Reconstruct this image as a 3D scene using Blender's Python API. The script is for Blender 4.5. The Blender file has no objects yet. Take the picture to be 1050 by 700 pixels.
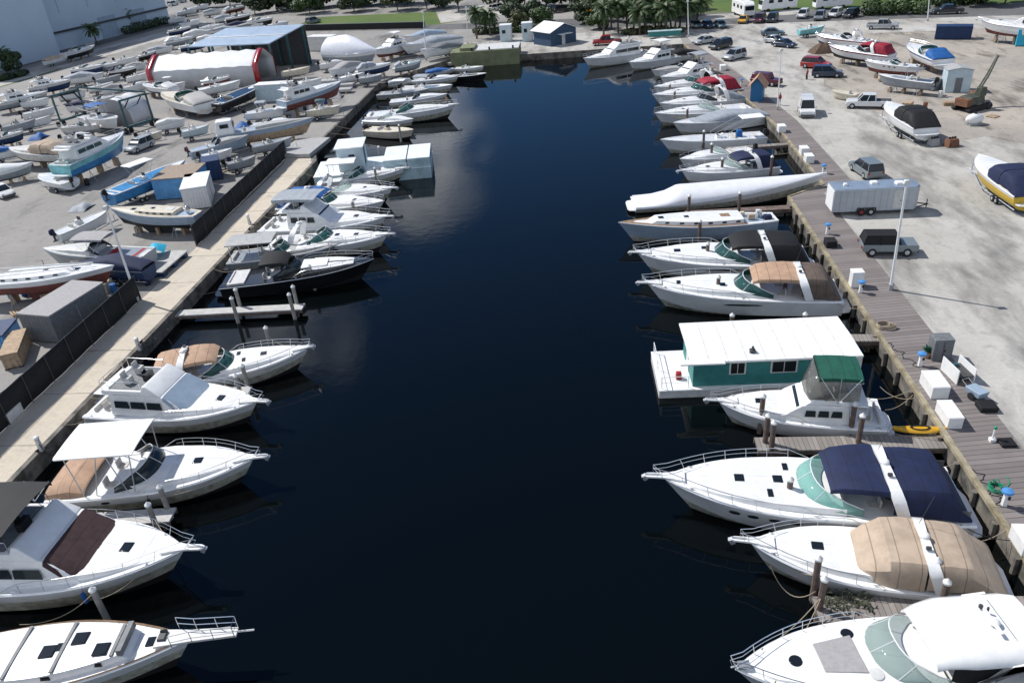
import bpy, bmesh, math, random
from mathutils import Vector, Matrix
R_ = math.radians
S = bpy.context.scene
COL = S.collection
rnd = random.Random(7)

# ------------------------------------------------------------------ camera
CAMH = 31.0
FPX, PITCH, ROLL, YAW = 800.0, 0.524742, -0.087825, 0.120632
Fv = Vector((-math.sin(YAW)*math.cos(PITCH), math.cos(YAW)*math.cos(PITCH), -math.sin(PITCH)))
R0 = Vector((math.cos(YAW), math.sin(YAW), 0)); U0 = R0.cross(Fv)
Rv = R0*math.cos(ROLL)+U0*math.sin(ROLL); Uv = Rv.cross(Fv)
cd = bpy.data.cameras.new('camera'); cam = bpy.data.objects.new('camera', cd); COL.objects.link(cam)
cd.sensor_width = 36; cd.lens = FPX/1050*36; cd.clip_end = 9000; cd.clip_start = .5
M = Matrix((Rv, Uv, -Fv)).transposed().to_4x4(); M.translation = (0, 0, CAMH); cam.matrix_world = M
S.camera = cam

# ------------------------------------------------------------------ light
SUND = Vector((-0.80, 0.42, 1.0)).normalized()          # towards the sun
el = math.asin(SUND.z); az = math.atan2(SUND.x, SUND.y)
w = bpy.data.worlds.new('World'); S.world = w; w.use_nodes = True
nt = w.node_tree; bg = nt.nodes['Background']
sky = nt.nodes.new('ShaderNodeTexSky'); sky.sky_type = 'NISHITA'; sky.sun_disc = False
sky.sun_elevation = el; sky.sun_rotation = az
sky.air_density = 1.0; sky.dust_density = .05; sky.ozone_density = 6.0
tc = nt.nodes.new('ShaderNodeTexCoord'); sep = nt.nodes.new('ShaderNodeSeparateXYZ')
nt.links.new(tc.outputs['Generated'], sep.inputs[0])
mx = nt.nodes.new('ShaderNodeMath'); mx.operation = 'ADD'; mx.inputs[1].default_value = .18
nt.links.new(sep.outputs['Z'], mx.inputs[0])
vd = nt.nodes.new('ShaderNodeVectorMath'); vd.operation = 'DIVIDE'
cb = nt.nodes.new('ShaderNodeCombineXYZ')
for k in range(3): nt.links.new(mx.outputs[0], cb.inputs[k])
nt.links.new(tc.outputs['Generated'], vd.inputs[0]); nt.links.new(cb.outputs[0], vd.inputs[1])
nz = nt.nodes.new('ShaderNodeTexNoise'); nz.inputs['Scale'].default_value = 4.2; nz.inputs['Detail'].default_value = 7
nz.inputs['Roughness'].default_value = .55
nt.links.new(vd.outputs[0], nz.inputs['Vector'])
rp = nt.nodes.new('ShaderNodeValToRGB'); rp.color_ramp.elements[0].position = .38; rp.color_ramp.elements[1].position = .62
nt.links.new(nz.outputs['Fac'], rp.inputs[0])
mc = nt.nodes.new('ShaderNodeMixRGB'); mc.inputs[2].default_value = (20.0, 21.0, 22.5, 1)
# broken cloud in two banks of the sky, the rest clear
acc = None
for d0, c0, c1 in (((-.235, .935, .265), .9905, .9992), ((-.395, .80, .44), .9915, .9992), ((.5, -.6, .5), .6, .98), ((-.7, -.5, .5), .7, .98)):
    dn = Vector(d0).normalized()
    dt = nt.nodes.new('ShaderNodeVectorMath'); dt.operation = 'DOT_PRODUCT'; dt.inputs[1].default_value = dn
    nt.links.new(tc.outputs['Generated'], dt.inputs[0])
    r_ = nt.nodes.new('ShaderNodeMapRange'); r_.interpolation_type = 'SMOOTHSTEP'; r_.inputs[1].default_value = c0; r_.inputs[2].default_value = c1
    nt.links.new(dt.outputs['Value'], r_.inputs[0])
    if acc is None: acc = r_.outputs[0]
    else:
        ad = nt.nodes.new('ShaderNodeMath'); ad.operation = 'MAXIMUM'; nt.links.new(acc, ad.inputs[0]); nt.links.new(r_.outputs[0], ad.inputs[1]); acc = ad.outputs[0]
ml = nt.nodes.new('ShaderNodeMath'); ml.operation = 'MULTIPLY'; nt.links.new(acc, ml.inputs[0]); nt.links.new(rp.outputs[0], ml.inputs[1])
nt.links.new(ml.outputs[0], mc.inputs[0]); deep = nt.nodes.new('ShaderNodeMixRGB'); deep.blend_type = 'MULTIPLY'; deep.inputs[0].default_value = 1; deep.inputs[2].default_value = (.60, .88, 1.12, 1)   # very clear, deep blue air
nt.links.new(sky.outputs[0], deep.inputs[1]); nt.links.new(deep.outputs[0], mc.inputs[1])
nt.links.new(mc.outputs[0], bg.inputs[0]); bg.inputs[1].default_value = .064
sl = bpy.data.lights.new('sun', 'SUN'); sl.energy = 4.9; sl.angle = R_(.53); sl.color = (1, .97, .925)
so = bpy.data.objects.new('sun', sl); COL.objects.link(so)
so.rotation_euler = SUND.to_track_quat('Z', 'Y').to_euler(); so.location = SUND*200
vs = S.view_settings; vs.view_transform = 'Standard'; vs.look = 'None'; vs.exposure = 0.04; vs.gamma = 1; vs.use_curve_mapping = False

# ------------------------------------------------------------------ helpers
def G(px, py, z=1.2):
    """point on the level z seen at a photo pixel (1050 x 700)"""
    d = Fv*FPX+Rv*(px-525)-Uv*(py-350)
    return Vector((0, 0, CAMH))+d*((z-CAMH)/d.z)

class MB:
    def __init__(s): s.v = []; s.f = []; s.m = []
    def add(s, vs, fs, mi=0):
        o = len(s.v); s.v += [tuple(v) for v in vs]; s.f += [[i+o for i in f] for f in fs]; s.m += [mi]*len(fs); return s
    def box(s, c, d, mi=0, rz=0, top=1.0, topy=None):
        topy = top if topy is None else topy
        x, y, z = [k/2 for k in d]; cs, sn = math.cos(rz), math.sin(rz); vs = []
        for zz, kx, ky in ((-z, 1, 1), (z, top, topy)):
            for a, b in ((-x, -y), (x, -y), (x, y), (-x, y)):
                a *= kx; b *= ky
                vs.append((c[0]+a*cs-b*sn, c[1]+a*sn+b*cs, c[2]+zz))
        return s.add(vs, [(3, 2, 1, 0), (4, 5, 6, 7), (0, 1, 5, 4), (1, 2, 6, 5), (2, 3, 7, 6), (3, 0, 4, 7)], mi)
    def loft(s, rings, closed=True, cap0=False, cap1=False, mi=0, mif=None):
        n = len(rings[0]); vs = [p for r in rings for p in r]; fs = []; ms = []
        for i in range(len(rings)-1):
            for j in range(n if closed else n-1):
                k = (j+1) % n
                fs.append((i*n+j, i*n+k, (i+1)*n+k, (i+1)*n+j)); ms.append(mif(i, j) if mif else mi)
        o = len(s.f)
        s.add(vs, fs, mi); s.m[o:] = ms
        b = len(s.v)-len(vs)
        if cap0: s.f.append([b+j for j in range(n)][::-1]); s.m.append(mi)
        if cap1: s.f.append([b+(len(rings)-1)*n+j for j in range(n)]); s.m.append(mi)
        return s
    def shell(s, rows, th=.03, mi=0):
        """sheet of rows given a real thickness downwards"""
        rings = []
        for r in rows: rings.append(list(r)+[(p[0], p[1], p[2]-th) for p in reversed(r)])
        return s.loft(rings, True, True, True, mi)
    def tube(s, pts, r, n=5, mi=0, r1=None):
        pts = [Vector(p) for p in pts]; rings = []
        for i, p in enumerate(pts):
            d = (pts[min(i+1, len(pts)-1)]-pts[max(i-1, 0)]).normalized()
            a = d.orthogonal().normalized() if abs(d.z) > .95 else d.cross(Vector((0, 0, 1))).normalized()
            b = d.cross(a); rr = r if r1 is None else r+(r1-r)*i/(len(pts)-1)
            rings.append([p+a*math.cos(t*2*math.pi/n)*rr+b*math.sin(t*2*math.pi/n)*rr for t in range(n)])
        return s.loft(rings, True, True, True, mi)
    def prism(s, poly, z0, z1, mi=0):
        n = len(poly)
        vs = [(p[0], p[1], z0) for p in poly]+[(p[0], p[1], z1) for p in poly]
        return s.add(vs, [tuple(range(n))[::-1], tuple(range(n, 2*n))]+[(i, (i+1) % n, n+(i+1) % n, n+i) for i in range(n)], mi)
    def prof(s, poly, y0, y1, mi=0, taper=None):
        """x-z outline given a width in y; taper(z) scales the width"""
        t = taper or (lambda z: 1.0); n = len(poly)
        vs = [(p[0], y0*t(p[1]), p[1]) for p in poly]+[(p[0], y1*t(p[1]), p[1]) for p in poly]
        return s.add(vs, [tuple(range(n)), tuple(range(n, 2*n))[::-1]]+[(i, n+i, n+(i+1) % n, (i+1) % n) for i in range(n)], mi)
    def ell(s, c, r, nu=10, nv=6, mi=0, z0=-1.0):
        rings = []
        for i in range(nv+1):
            ph = math.asin(z0)+(math.pi/2-math.asin(z0))*i/nv
            k = max(math.cos(ph), .02)
            rings.append([(c[0]+r[0]*k*math.cos(2*math.pi*j/nu), c[1]+r[1]*k*math.sin(2*math.pi*j/nu), c[2]+r[2]*math.sin(ph)) for j in range(nu)])
        return s.loft(rings, True, True, True, mi)
    def disc(s, c, r, h, n=12, mi=0):
        return s.prism([(c[0]+r*math.cos(2*math.pi*i/n), c[1]+r*math.sin(2*math.pi*i/n)) for i in range(n)], c[2], c[2]+h, mi)
    def wheel(s, c, r, wd, n=14, mi=0, ax='y'):
        rings = []
        for k, rr in ((-wd/2, r*.8), (-wd/2*.7, r), (wd/2*.7, r), (wd/2, r*.8)):
            ring = []
            for i in range(n):
                a = 2*math.pi*i/n; p = (rr*math.cos(a), rr*math.sin(a))
                ring.append((c[0]+p[0], c[1]+k, c[2]+p[1]) if ax == 'y' else (c[0]+k, c[1]+p[0], c[2]+p[1]))
            rings.append(ring)
        return s.loft(rings, True, True, True, mi)
    def build(s, name, mats, parent=None, ang=38, bevel=0, loc=None):
        me = bpy.data.meshes.new(name); me.from_pydata(s.v, [], s.f)
        mats = mats if isinstance(mats, (list, tuple)) else [mats]
        for m in mats: me.materials.append(m)
        me.polygons.foreach_set('material_index', s.m)
        bm = bmesh.new(); bm.from_mesh(me)
        bmesh.ops.remove_doubles(bm, verts=bm.verts, dist=1e-4)
        bmesh.ops.recalc_face_normals(bm, faces=bm.faces); bm.to_mesh(me); bm.free()
        if ang:
            me.shade_smooth(); me.set_sharp_from_angle(angle=R_(ang))
        me.update()
        o = bpy.data.objects.new(name, me); COL.objects.link(o)
        if parent: o.parent = parent
        if loc: o.location = loc
        if bevel:
            b = o.modifiers.new('bevel', 'BEVEL'); b.width = bevel; b.segments = 2; b.limit_method = 'ANGLE'; b.angle_limit = R_(40)
        return o

def tag(o, label=None, cat=None, group=None, kind=None):
    if label: o['label'] = label
    if cat: o['category'] = cat
    if group: o['group'] = group
    if kind: o['kind'] = kind
    return o
def thing(name, label, cat, loc=(0, 0, 0), rz=0, group=None):
    o = bpy.data.objects.new(name, None); COL.objects.link(o); o.empty_display_size = .3
    o.location = loc; o.rotation_euler = (0, 0, rz)
    return tag(o, label, cat, group)
def kids(o): return [c for c in o.children]
def copy_tree(o, parent=None, mats=None):
    c = o.copy(); COL.objects.link(c)
    if parent: c.parent = parent
    for k in kids(o): copy_tree(k, c)
    return c

# ------------------------------------------------------------------ materials
def mat(name, col, rough=.5, metal=0.0, var=.0, scale=3.0, col2=None, bump=0.0, bscale=30, coat=0.0, spec=None, thr=(.4, .65), gen='Object', seam=0):
    m = bpy.data.materials.new(name); m.use_nodes = True; t = m.node_tree; p = t.nodes['Principled BSDF']
    c4 = (*col, 1)
    p.inputs['Base Color'].default_value = c4; p.inputs['Roughness'].default_value = rough; p.inputs['Metallic'].default_value = metal
    if coat: p.inputs['Coat Weight'].default_value = coat; p.inputs['Coat Roughness'].default_value = .08
    if spec is not None: p.inputs['Specular IOR Level'].default_value = spec
    tcn = t.nodes.new('ShaderNodeTexCoord')
    if var or col2:
        n = t.nodes.new('ShaderNodeTexNoise'); n.inputs['Scale'].default_value = scale; n.inputs['Detail'].default_value = 6; n.inputs['Roughness'].default_value = .62
        t.links.new(tcn.outputs[gen], n.inputs['Vector'])
        r = t.nodes.new('ShaderNodeValToRGB'); e = r.color_ramp.elements
        e[0].position, e[1].position = thr
        e[0].color = c4
        e[1].color = (*col2, 1) if col2 else (*[max(0, k*(1-var)) for k in col], 1)
        t.links.new(n.outputs['Fac'], r.inputs[0]); t.links.new(r.outputs[0], p.inputs['Base Color'])
    if seam:
        sx = t.nodes.new('ShaderNodeSeparateXYZ'); t.links.new(tcn.outputs[gen], sx.inputs[0])
        dv = t.nodes.new('ShaderNodeMath'); dv.operation = 'DIVIDE'; dv.inputs[1].default_value = seam; t.links.new(sx.outputs['X'], dv.inputs[0])
        fr = t.nodes.new('ShaderNodeMath'); fr.operation = 'FRACT'; t.links.new(dv.outputs[0], fr.inputs[0])
        lt = t.nodes.new('ShaderNodeMath'); lt.operation = 'LESS_THAN'; lt.inputs[1].default_value = .05/seam; t.links.new(fr.outputs[0], lt.inputs[0])
        ms = t.nodes.new('ShaderNodeMixRGB'); ms.blend_type = 'MULTIPLY'; ms.inputs[2].default_value = (.55, .55, .55, 1); t.links.new(lt.outputs[0], ms.inputs[0])
        src = p.inputs['Base Color'].links[0].from_socket if p.inputs['Base Color'].links else None
        if src: t.links.new(src, ms.inputs[1])
        else: ms.inputs[1].default_value = c4
        t.links.new(ms.outputs[0], p.inputs['Base Color'])
    if bump:
        n2 = t.nodes.new('ShaderNodeTexNoise'); n2.inputs['Scale'].default_value = bscale; n2.inputs['Detail'].default_value = 4
        t.links.new(tcn.outputs[gen], n2.inputs['Vector'])
        b = t.nodes.new('ShaderNodeBump'); b.inputs['Strength'].default_value = bump; b.inputs['Distance'].default_value = .03
        t.links.new(n2.outputs['Fac'], b.inputs['Height']); t.links.new(b.outputs[0], p.inputs['Normal'])
    return m
def glassmat(name, tint, op=.55, rough=.04, base=None):
    m = bpy.data.materials.new(name); m.use_nodes = True; t = m.node_tree
    p = t.nodes['Principled BSDF']; p.inputs['Base Color'].default_value = (*(base or [k*.5 for k in tint]), 1); p.inputs['Roughness'].default_value = rough
    tr = t.nodes.new('ShaderNodeBsdfTransparent'); tr.inputs[0].default_value = (*tint, 1)
    mi = t.nodes.new('ShaderNodeMixShader'); mi.inputs[0].default_value = op
    t.links.new(tr.outputs[0], mi.inputs[1]); t.links.new(p.outputs[0], mi.inputs[2])
    t.links.new(mi.outputs[0], t.nodes['Material Output'].inputs[0])
    return m
MT = {}
def mk(k, *a, **kw): MT[k] = mat(k, *a, **kw)
mk('gel', (.83, .83, .82), .28, var=.10, scale=1.6, coat=.3)
mk('gelhull', (.76, .77, .77), .22, var=.12, scale=.9, coat=.4)
mk('waterstain', (.46, .45, .38), .5, col2=(.24, .22, .16), scale=2.5)
mk('gelold', (.62, .61, .58), .45, var=.25, scale=1.8)
mk('cream', (.66, .60, .48), .45, var=.2, scale=2)
mk('greyhull', (.30, .33, .36), .3, var=.2, scale=1.5)
mk('greydeck', (.42, .42, .41), .5, var=.2, scale=2)
mk('bluegrey', (.30, .38, .47), .5, var=.15, scale=1.4)
mk('blackhull', (.010, .011, .013), .15, coat=.4)
mk('bluehull', (.05, .24, .50), .3, var=.3, scale=1.2)
mk('tealhull', (.22, .56, .58), .4, var=.35, scale=1.3)
mk('bottomblue', (.012, .04, .12), .6, var=.4, scale=2)
mk('bottomblack', (.015, .015, .016), .6, var=.3, scale=2)
mk('bottomred', (.20, .06, .05), .7, var=.4, scale=1.6)
mk('yellow', (.62, .40, .02), .35, var=.2)
mk('kayak', (.60, .33, .02), .4, var=.2)
mk('brownc', (.13, .095, .075), .8, var=.3, scale=2, bump=.2, bscale=3, seam=.7)
mk('nonskid', (.70, .705, .70), .7, var=.08, scale=3)
mk('red', (.36, .012, .02), .45, var=.25)
mk('redcanvas', (.33, .012, .035), .75, var=.35, scale=3, seam=0.8)
mk('tan', (.46, .36, .27), .85, var=.22, scale=1.3, bump=.25, bscale=2.2, seam=0.95)
mk('orange', (.44, .285, .19), .8, var=.2, scale=2, bump=.2, bscale=3, seam=0.8)
mk('navy', (.008, .016, .062), .8, var=.3, scale=1.5, bump=.25, bscale=2.2, seam=0.85)
mk('blackc', (.006, .006, .007), .75, var=.3, scale=2, bump=.25, bscale=2.5, seam=0.85)
mk('maroon', (.055, .025, .026), .8, var=.35, scale=2.5, bump=.3, bscale=3, seam=0.75)
mk('bluecanvas', (.012, .11, .36), .7, var=.3, scale=2, bump=.2, bscale=3, seam=0.8)
mk('cyancanvas', (.03, .42, .62), .6, var=.2)
mk('greencanvas', (.005, .085, .055), .75, var=.25, scale=2, seam=0.7)
mk('greycanvas', (.33, .36, .40), .7, var=.2, scale=1.6, bump=.2, bscale=3, seam=0.9)
mk('wrap', (.76, .77, .81), .38, var=.08, scale=1.4, bump=.18, bscale=1.6)
mk('teak', (.30, .19, .11), .7, var=.4, scale=4)
mk('black', (.012, .012, .013), .4)
mk('wallshadow', (.018, .018, .019), .8, var=.3)
mk('hatch', (.012, .016, .02), .12)
mk('steel', (.72, .73, .74), .28, metal=.9)
mk('alu', (.55, .57, .59), .4, metal=.6, var=.2)
mk('galv', (.42, .44, .46), .5, metal=.4, var=.3)
mk('cushion', (.55, .53, .50), .8, var=.15)
mk('mattegrey', (.36, .35, .35), .85, var=.15, scale=4)
mk('darkgrey', (.06, .062, .065), .6, var=.3)
mk('midgrey', (.17, .18, .19), .6, var=.3)
mk('concrete', (.46, .42, .36), .9, var=.25, scale=.35, bump=.2, bscale=14)
mk('wallconc', (.20, .18, .155), .9, col2=(.05, .05, .045), scale=.9, bump=.5, bscale=6)
mk('timbercap', (.36, .315, .22), .85, col2=(.17, .14, .085), scale=1.1, bump=.4, bscale=9)
mk('pilewood', (.17, .125, .105), .85, var=.5, scale=2.2, bump=.5, bscale=12)
mk('pilewhite', (.36, .34, .31), .8, var=.4, scale=2.5, bump=.4, bscale=12)
mk('pilecap', (.72, .72, .70), .5, var=.2)
mk('pierwood', (.27, .245, .22), .85, var=.35, scale=3)
mk('pierlight', (.48, .47, .45), .8, var=.2, scale=2)
mk('white', (.80, .80, .79), .45, var=.1, scale=2)
mk('offwhite', (.64, .64, .62), .5, var=.2, scale=2)
mk('paleblue', (.50, .60, .64), .5, var=.15, scale=1.2)
mk('turq', (.40, .53, .57), .5, var=.3, scale=.8)
mk('turqtop', (.78, .83, .83), .45, var=.15, scale=.8)
mk('tealwall', (.035, .21, .20), .6, var=.2, scale=1.5)
mk('olive', (.20, .215, .115), .7, var=.3, scale=.6)
mk('houseblue', (.03, .07, .13), .7, var=.2)
mk('hutblue', (.012, .13, .30), .55, var=.2)
mk('hutroof', (.50, .28, .17), .8, var=.2)
mk('bluebox', (.11, .32, .60), .6, var=.25, scale=1)
mk('brownroof', (.33, .26, .20), .85, var=.3)
mk('fencecloth', (.014, .015, .015), .9, var=.4, scale=1.5)
mk('rust', (.20, .09, .05), .85, var=.5, scale=3)
mk('lift', (.03, .10, .11), .5, var=.4, scale=2)
mk('tire', (.015, .015, .016), .85)
mk('lampglass', (.75, .75, .73), .3)
mk('tanwood', (.45, .33, .22), .85, var=.35, scale=3)
mk('skin', (.42, .25, .17), .6)
mk('warehouse', (.46, .56, .66), .55, var=.12, scale=.05)
mk('shedroof', (.38, .48, .60), .4, metal=.2, var=.2, scale=.25)
mk('hose', (.01, .26, .13), .5)
mk('rope', (.34, .28, .20), .9)
mk('tent', (.64, .65, .66), .55, var=.15, scale=.4)
mk('palmtrunk', (.13, .10, .075), .9, var=.4)
mk('leafpalm', (.055, .095, .025), .55, var=.45, scale=.5)
mk('leafdark', (.030, .058, .016), .6, var=.5, scale=.4)
mk('leafmid', (.055, .10, .022), .6, var=.5, scale=.4)
mk('leafolive', (.09, .10, .035), .6, var=.45, scale=.4)
MT['glassteal'] = glassmat('glassteal', (.12, .30, .29), .5)
MT['glassaqua'] = glassmat('glassaqua', (.70, .93, .88), .45, base=(.36, .58, .54))  # pale base colour imitates white reflected in the teal glass
MT['glassdark'] = glassmat('glassdark', (.05, .07, .08), .85)
MT['glassclear'] = glassmat('glassclear', (.80, .86, .84), .30, base=(.45, .52, .50))
MT['vinyl'] = glassmat('vinyl', (.62, .62, .60), .32, .12)

def groundmat(name, a, b, c, s1=.05, s2=.35, stain=(.52, .68), rough=.92, str_=1.0):
    """two tones mixed by broad noise, streaky stains, fine grain"""
    m = bpy.data.materials.new(name); m.use_nodes = True; t = m.node_tree; p = t.nodes['Principled BSDF']; p.inputs['Roughness'].default_value = rough
    tcn = t.nodes.new('ShaderNodeTexCoord')
    def noise(scale, det, sx=1, sy=1, rz=0):
        mp = t.nodes.new('ShaderNodeMapping'); mp.inputs['Scale'].default_value = (sx, sy, 1); mp.inputs['Rotation'].default_value = (0, 0, rz)
        t.links.new(tcn.outputs['Object'], mp.inputs[0])
        n = t.nodes.new('ShaderNodeTexNoise'); n.inputs['Scale'].default_value = scale; n.inputs['Detail'].default_value = det; n.inputs['Roughness'].default_value = .6
        t.links.new(mp.outputs[0], n.inputs['Vector']); return n.outputs['Fac']
    def ramp(f, lo, hi):
        r = t.nodes.new('ShaderNodeMapRange'); r.inputs[1].default_value = lo; r.inputs[2].default_value = hi; t.links.new(f, r.inputs[0]); return r.outputs[0]
    def mix(f, c1, c2, kind='MIX'):
        x = t.nodes.new('ShaderNodeMixRGB'); x.blend_type = kind
        if isinstance(f, float): x.inputs[0].default_value = f
        else: t.links.new(f, x.inputs[0])
        for i, k in ((1, c1), (2, c2)):
            if isinstance(k, tuple): x.inputs[i].default_value = (*k, 1)
            else: t.links.new(k, x.inputs[i])
        return x.outputs[0]
    base = mix(ramp(noise(s1, 5), .38, .62), a, b)
    sm = t.nodes.new('ShaderNodeMath'); sm.operation = 'MULTIPLY'; sm.inputs[1].default_value = str_
    t.links.new(ramp(noise(s2, 8, 1, .35, .5), stain[0], stain[1]), sm.inputs[0])
    base = mix(sm.outputs[0], base, c)
    g = ramp(noise(4.5, 6), .25, .8)
    base = mix(.35, base, mix(g, (.35, .35, .35), (.68, .68, .68)), 'OVERLAY')
    g2 = ramp(noise(.9, 6), .55, .75)
    base = mix(g2, base, mix(.5, base, c))
    t.links.new(base, p.inputs['Base Color'])
    b_ = t.nodes.new('ShaderNodeBump'); b_.inputs['Strength'].default_value = .4; b_.inputs['Distance'].default_value = .05
    t.links.new(noise(6, 5), b_.inputs['Height']); t.links.new(b_.outputs[0], p.inputs['Normal'])
    return m
MT['yard'] = groundmat('yard', (.30, .285, .265), (.23, .22, .208), (.12, .115, .11), .045, .25, (.54, .70))
MT['lot'] = groundmat('lot', (.46, .445, .415), (.38, .362, .325), (.165, .158, .147), .08, .34, (.46, .66), str_=.85)
MT['dirt'] = groundmat('dirt', (.39, .345, .295), (.29, .265, .235), (.14, .125, .105), .08, .4, (.50, .66))
MT['quay'] = groundmat('quay', (.56, .495, .40), (.49, .44, .36), (.28, .255, .215), .12, .5, (.60, .8), str_=.6)
MT['asphalt'] = groundmat('asphalt', (.135, .135, .135), (.10, .10, .10), (.06, .06, .06), .05, .3)
MT['grass'] = groundmat('grass', (.085, .135, .022), (.06, .105, .02), (.13, .13, .05), .05, .12, rough=.95)

def planks(name, a, b, step=.30, rot=0.0, gap=.10):
    m = bpy.data.materials.new(name); m.use_nodes = True; t = m.node_tree; p = t.nodes['Principled BSDF']; p.inputs['Roughness'].default_value = .85
    tcn = t.nodes.new('ShaderNodeTexCoord'); mp = t.nodes.new('ShaderNodeMapping'); mp.inputs['Rotation'].default_value = (0, 0, rot)
    t.links.new(tcn.outputs['Object'], mp.inputs[0]); sp = t.nodes.new('ShaderNodeSeparateXYZ'); t.links.new(mp.outputs[0], sp.inputs[0])
    d = t.nodes.new('ShaderNodeMath'); d.operation = 'DIVIDE'; d.inputs[1].default_value = step; t.links.new(sp.outputs['Y'], d.inputs[0])
    fl = t.nodes.new('ShaderNodeMath'); fl.operation = 'FLOOR'; t.links.new(d.outputs[0], fl.inputs[0])
    fr = t.nodes.new('ShaderNodeMath'); fr.operation = 'FRACT'; t.links.new(d.outputs[0], fr.inputs[0])
    wn = t.nodes.new('ShaderNodeTexWhiteNoise'); wn.noise_dimensions = '1D'; t.links.new(fl.outputs[0], wn.inputs['W'])
    n = t.nodes.new('ShaderNodeTexNoise'); n.inputs['Scale'].default_value = .8; n.inputs['Detail'].default_value = 6; t.links.new(tcn.outputs['Object'], n.inputs['Vector'])
    ad = t.nodes.new('ShaderNodeMath'); ad.operation = 'ADD'; t.links.new(wn.outputs['Value'], ad.inputs[0]); t.links.new(n.outputs['Fac'], ad.inputs[1])
    mr = t.nodes.new('ShaderNodeMapRange'); mr.inputs[1].default_value = .3; mr.inputs[2].default_value = 1.4; t.links.new(ad.outputs[0], mr.inputs[0])
    x = t.nodes.new('ShaderNodeMixRGB'); x.inputs[1].default_value = (*a, 1); x.inputs[2].default_value = (*b, 1); t.links.new(mr.outputs[0], x.inputs[0])
    gp = t.nodes.new('ShaderNodeMath'); gp.operation = 'LESS_THAN'; gp.inputs[1].default_value = gap; t.links.new(fr.outputs[0], gp.inputs[0])
    y = t.nodes.new('ShaderNodeMixRGB'); y.inputs[2].default_value = (*[k*.35 for k in b], 1); t.links.new(gp.outputs[0], y.inputs[0]); t.links.new(x.outputs[0], y.inputs[1])
    t.links.new(y.outputs[0], p.inputs['Base Color']); return m
MT['boardwalk'] = planks('boardwalk', (.235, .205, .195), (.165, .145, .14), .42, -.12)
MT['pierplank'] = planks('pierplank', (.30, .27, .245), (.20, .18, .165), .28, math.pi/2)

def watermat():
    m = bpy.data.materials.new('water'); m.use_nodes = True; t = m.node_tree; p = t.nodes['Principled BSDF']
    p.inputs['Base Color'].default_value = (.0015, .0026, .0032, 1); p.inputs['Roughness'].default_value = .035; p.inputs['IOR'].default_value = 1.29
    tcn = t.nodes.new('ShaderNodeTexCoord')
    n = t.nodes.new('ShaderNodeTexNoise'); n.inputs['Scale'].default_value = .9; n.inputs['Detail'].default_value = 4
    n2 = t.nodes.new('ShaderNodeTexNoise'); n2.inputs['Scale'].default_value = .06; n2.inputs['Detail'].default_value = 3
    t.links.new(tcn.outputs['Object'], n.inputs['Vector']); t.links.new(tcn.outputs['Object'], n2.inputs['Vector'])
    r = t.nodes.new('ShaderNodeMapRange'); r.inputs[1].default_value = .4; r.inputs[2].default_value = .65; r.inputs[3].default_value = .015; r.inputs[4].default_value = .09
    t.links.new(n2.outputs['Fac'], r.inputs[0]); t.links.new(r.outputs[0], p.inputs['Roughness'])
    b = t.nodes.new('ShaderNodeBump'); b.inputs['Strength'].default_value = .05; b.inputs['Distance'].default_value = .12
    t.links.new(n.outputs['Fac'], b.inputs['Height']); t.links.new(b.outputs[0], p.inputs['Normal']); return m
MT['water'] = watermat()

# ------------------------------------------------------------------ setting
LZ = 1.2                                                     # level of the land above the water
EDGE_L = [(-36.6, -300), (-36.6, 101), (-38.9, 108), (-38.8, 150), (-28.0, 168)]
EDGE_R = [(19.6, 168), (21.2, 148), (24.7, 106), (24.7, 82.5), (20.4, 79.3), (20.4, -300)]
def flat(name, poly, z, m, kind='structure'):
    me = bpy.data.meshes.new(name); bm = bmesh.new()
    if sum(a[0]*b_[1]-b_[0]*a[1] for a, b_ in zip(poly, poly[1:]+poly[:1])) < 0: poly = poly[::-1]
    f = bm.faces.new([bm.verts.new((p[0], p[1], z)) for p in poly]); bmesh.ops.triangulate(bm, faces=[f])
    bm.to_mesh(me); bm.free(); me.materials.append(MT[m])
    o = bpy.data.objects.new(name, me); COL.objects.link(o)
    if kind: o['kind'] = kind
    return o
gm = MB()
gm.loft([[(-3000, y, LZ), (x, y, LZ)] for x, y in EDGE_L], False)
gm.loft([[(x, y, LZ), (3000, y, LZ)] for x, y in EDGE_R[::-1]], False)
gm.loft([[(x, 168, LZ) for x in (-3000, -28, 19.6, 3000)], [(x, 4000, LZ) for x in (-3000, -28, 19.6, 3000)]], False)
tag(gm.build('ground', MT['yard'], ang=0), kind='structure')
flat('water', [(-60, -320), (60, -320), (60, 185), (-60, 185)], 0, 'water')
flat('canal_bed', [(-60, -320), (60, -320), (60, 185), (-60, 185)], -4, 'bottomblack')
flat('parking_lot', [(24.2, -300), (300, -300), (300, 177), (88, 175), (40, 186), (20.5, 190), (21.5, 170), (25.5, 140), (27.9, 108), (28, 84), (24.2, 80)], LZ+.004, 'lot')
flat('dirt_lot', [tuple(G(*p)[:2]) for p in ((1060, 150), (1010, 140), (960, 150), (905, 118), (845, 88), (842, 60), (815, 40), (900, 34), (1060, 28))], LZ+.008, 'dirt')
flat('far_quay', [(-28, 168.1), (19.5, 168.1), (20.4, 190), (-35, 190)], LZ+.004, 'lot')
flat('concrete_quay', [(-40.9, -60), (-37.0, -60), (-37.0, 100), (-39.3, 106.5), (-42.2, 106.5), (-40.9, 100)], LZ+.006, 'quay')
flat('boardwalk_surface', [(20.75, -60), (24.2, -60), (24.2, 80), (27.9, 83), (27.9, 108), (25.2, 140), (21.8, 168), (19.9, 168), (21.6, 148), (25.05, 106), (25.05, 82.3), (20.75, 79.0)], LZ+.012, 'boardwalk')
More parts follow.
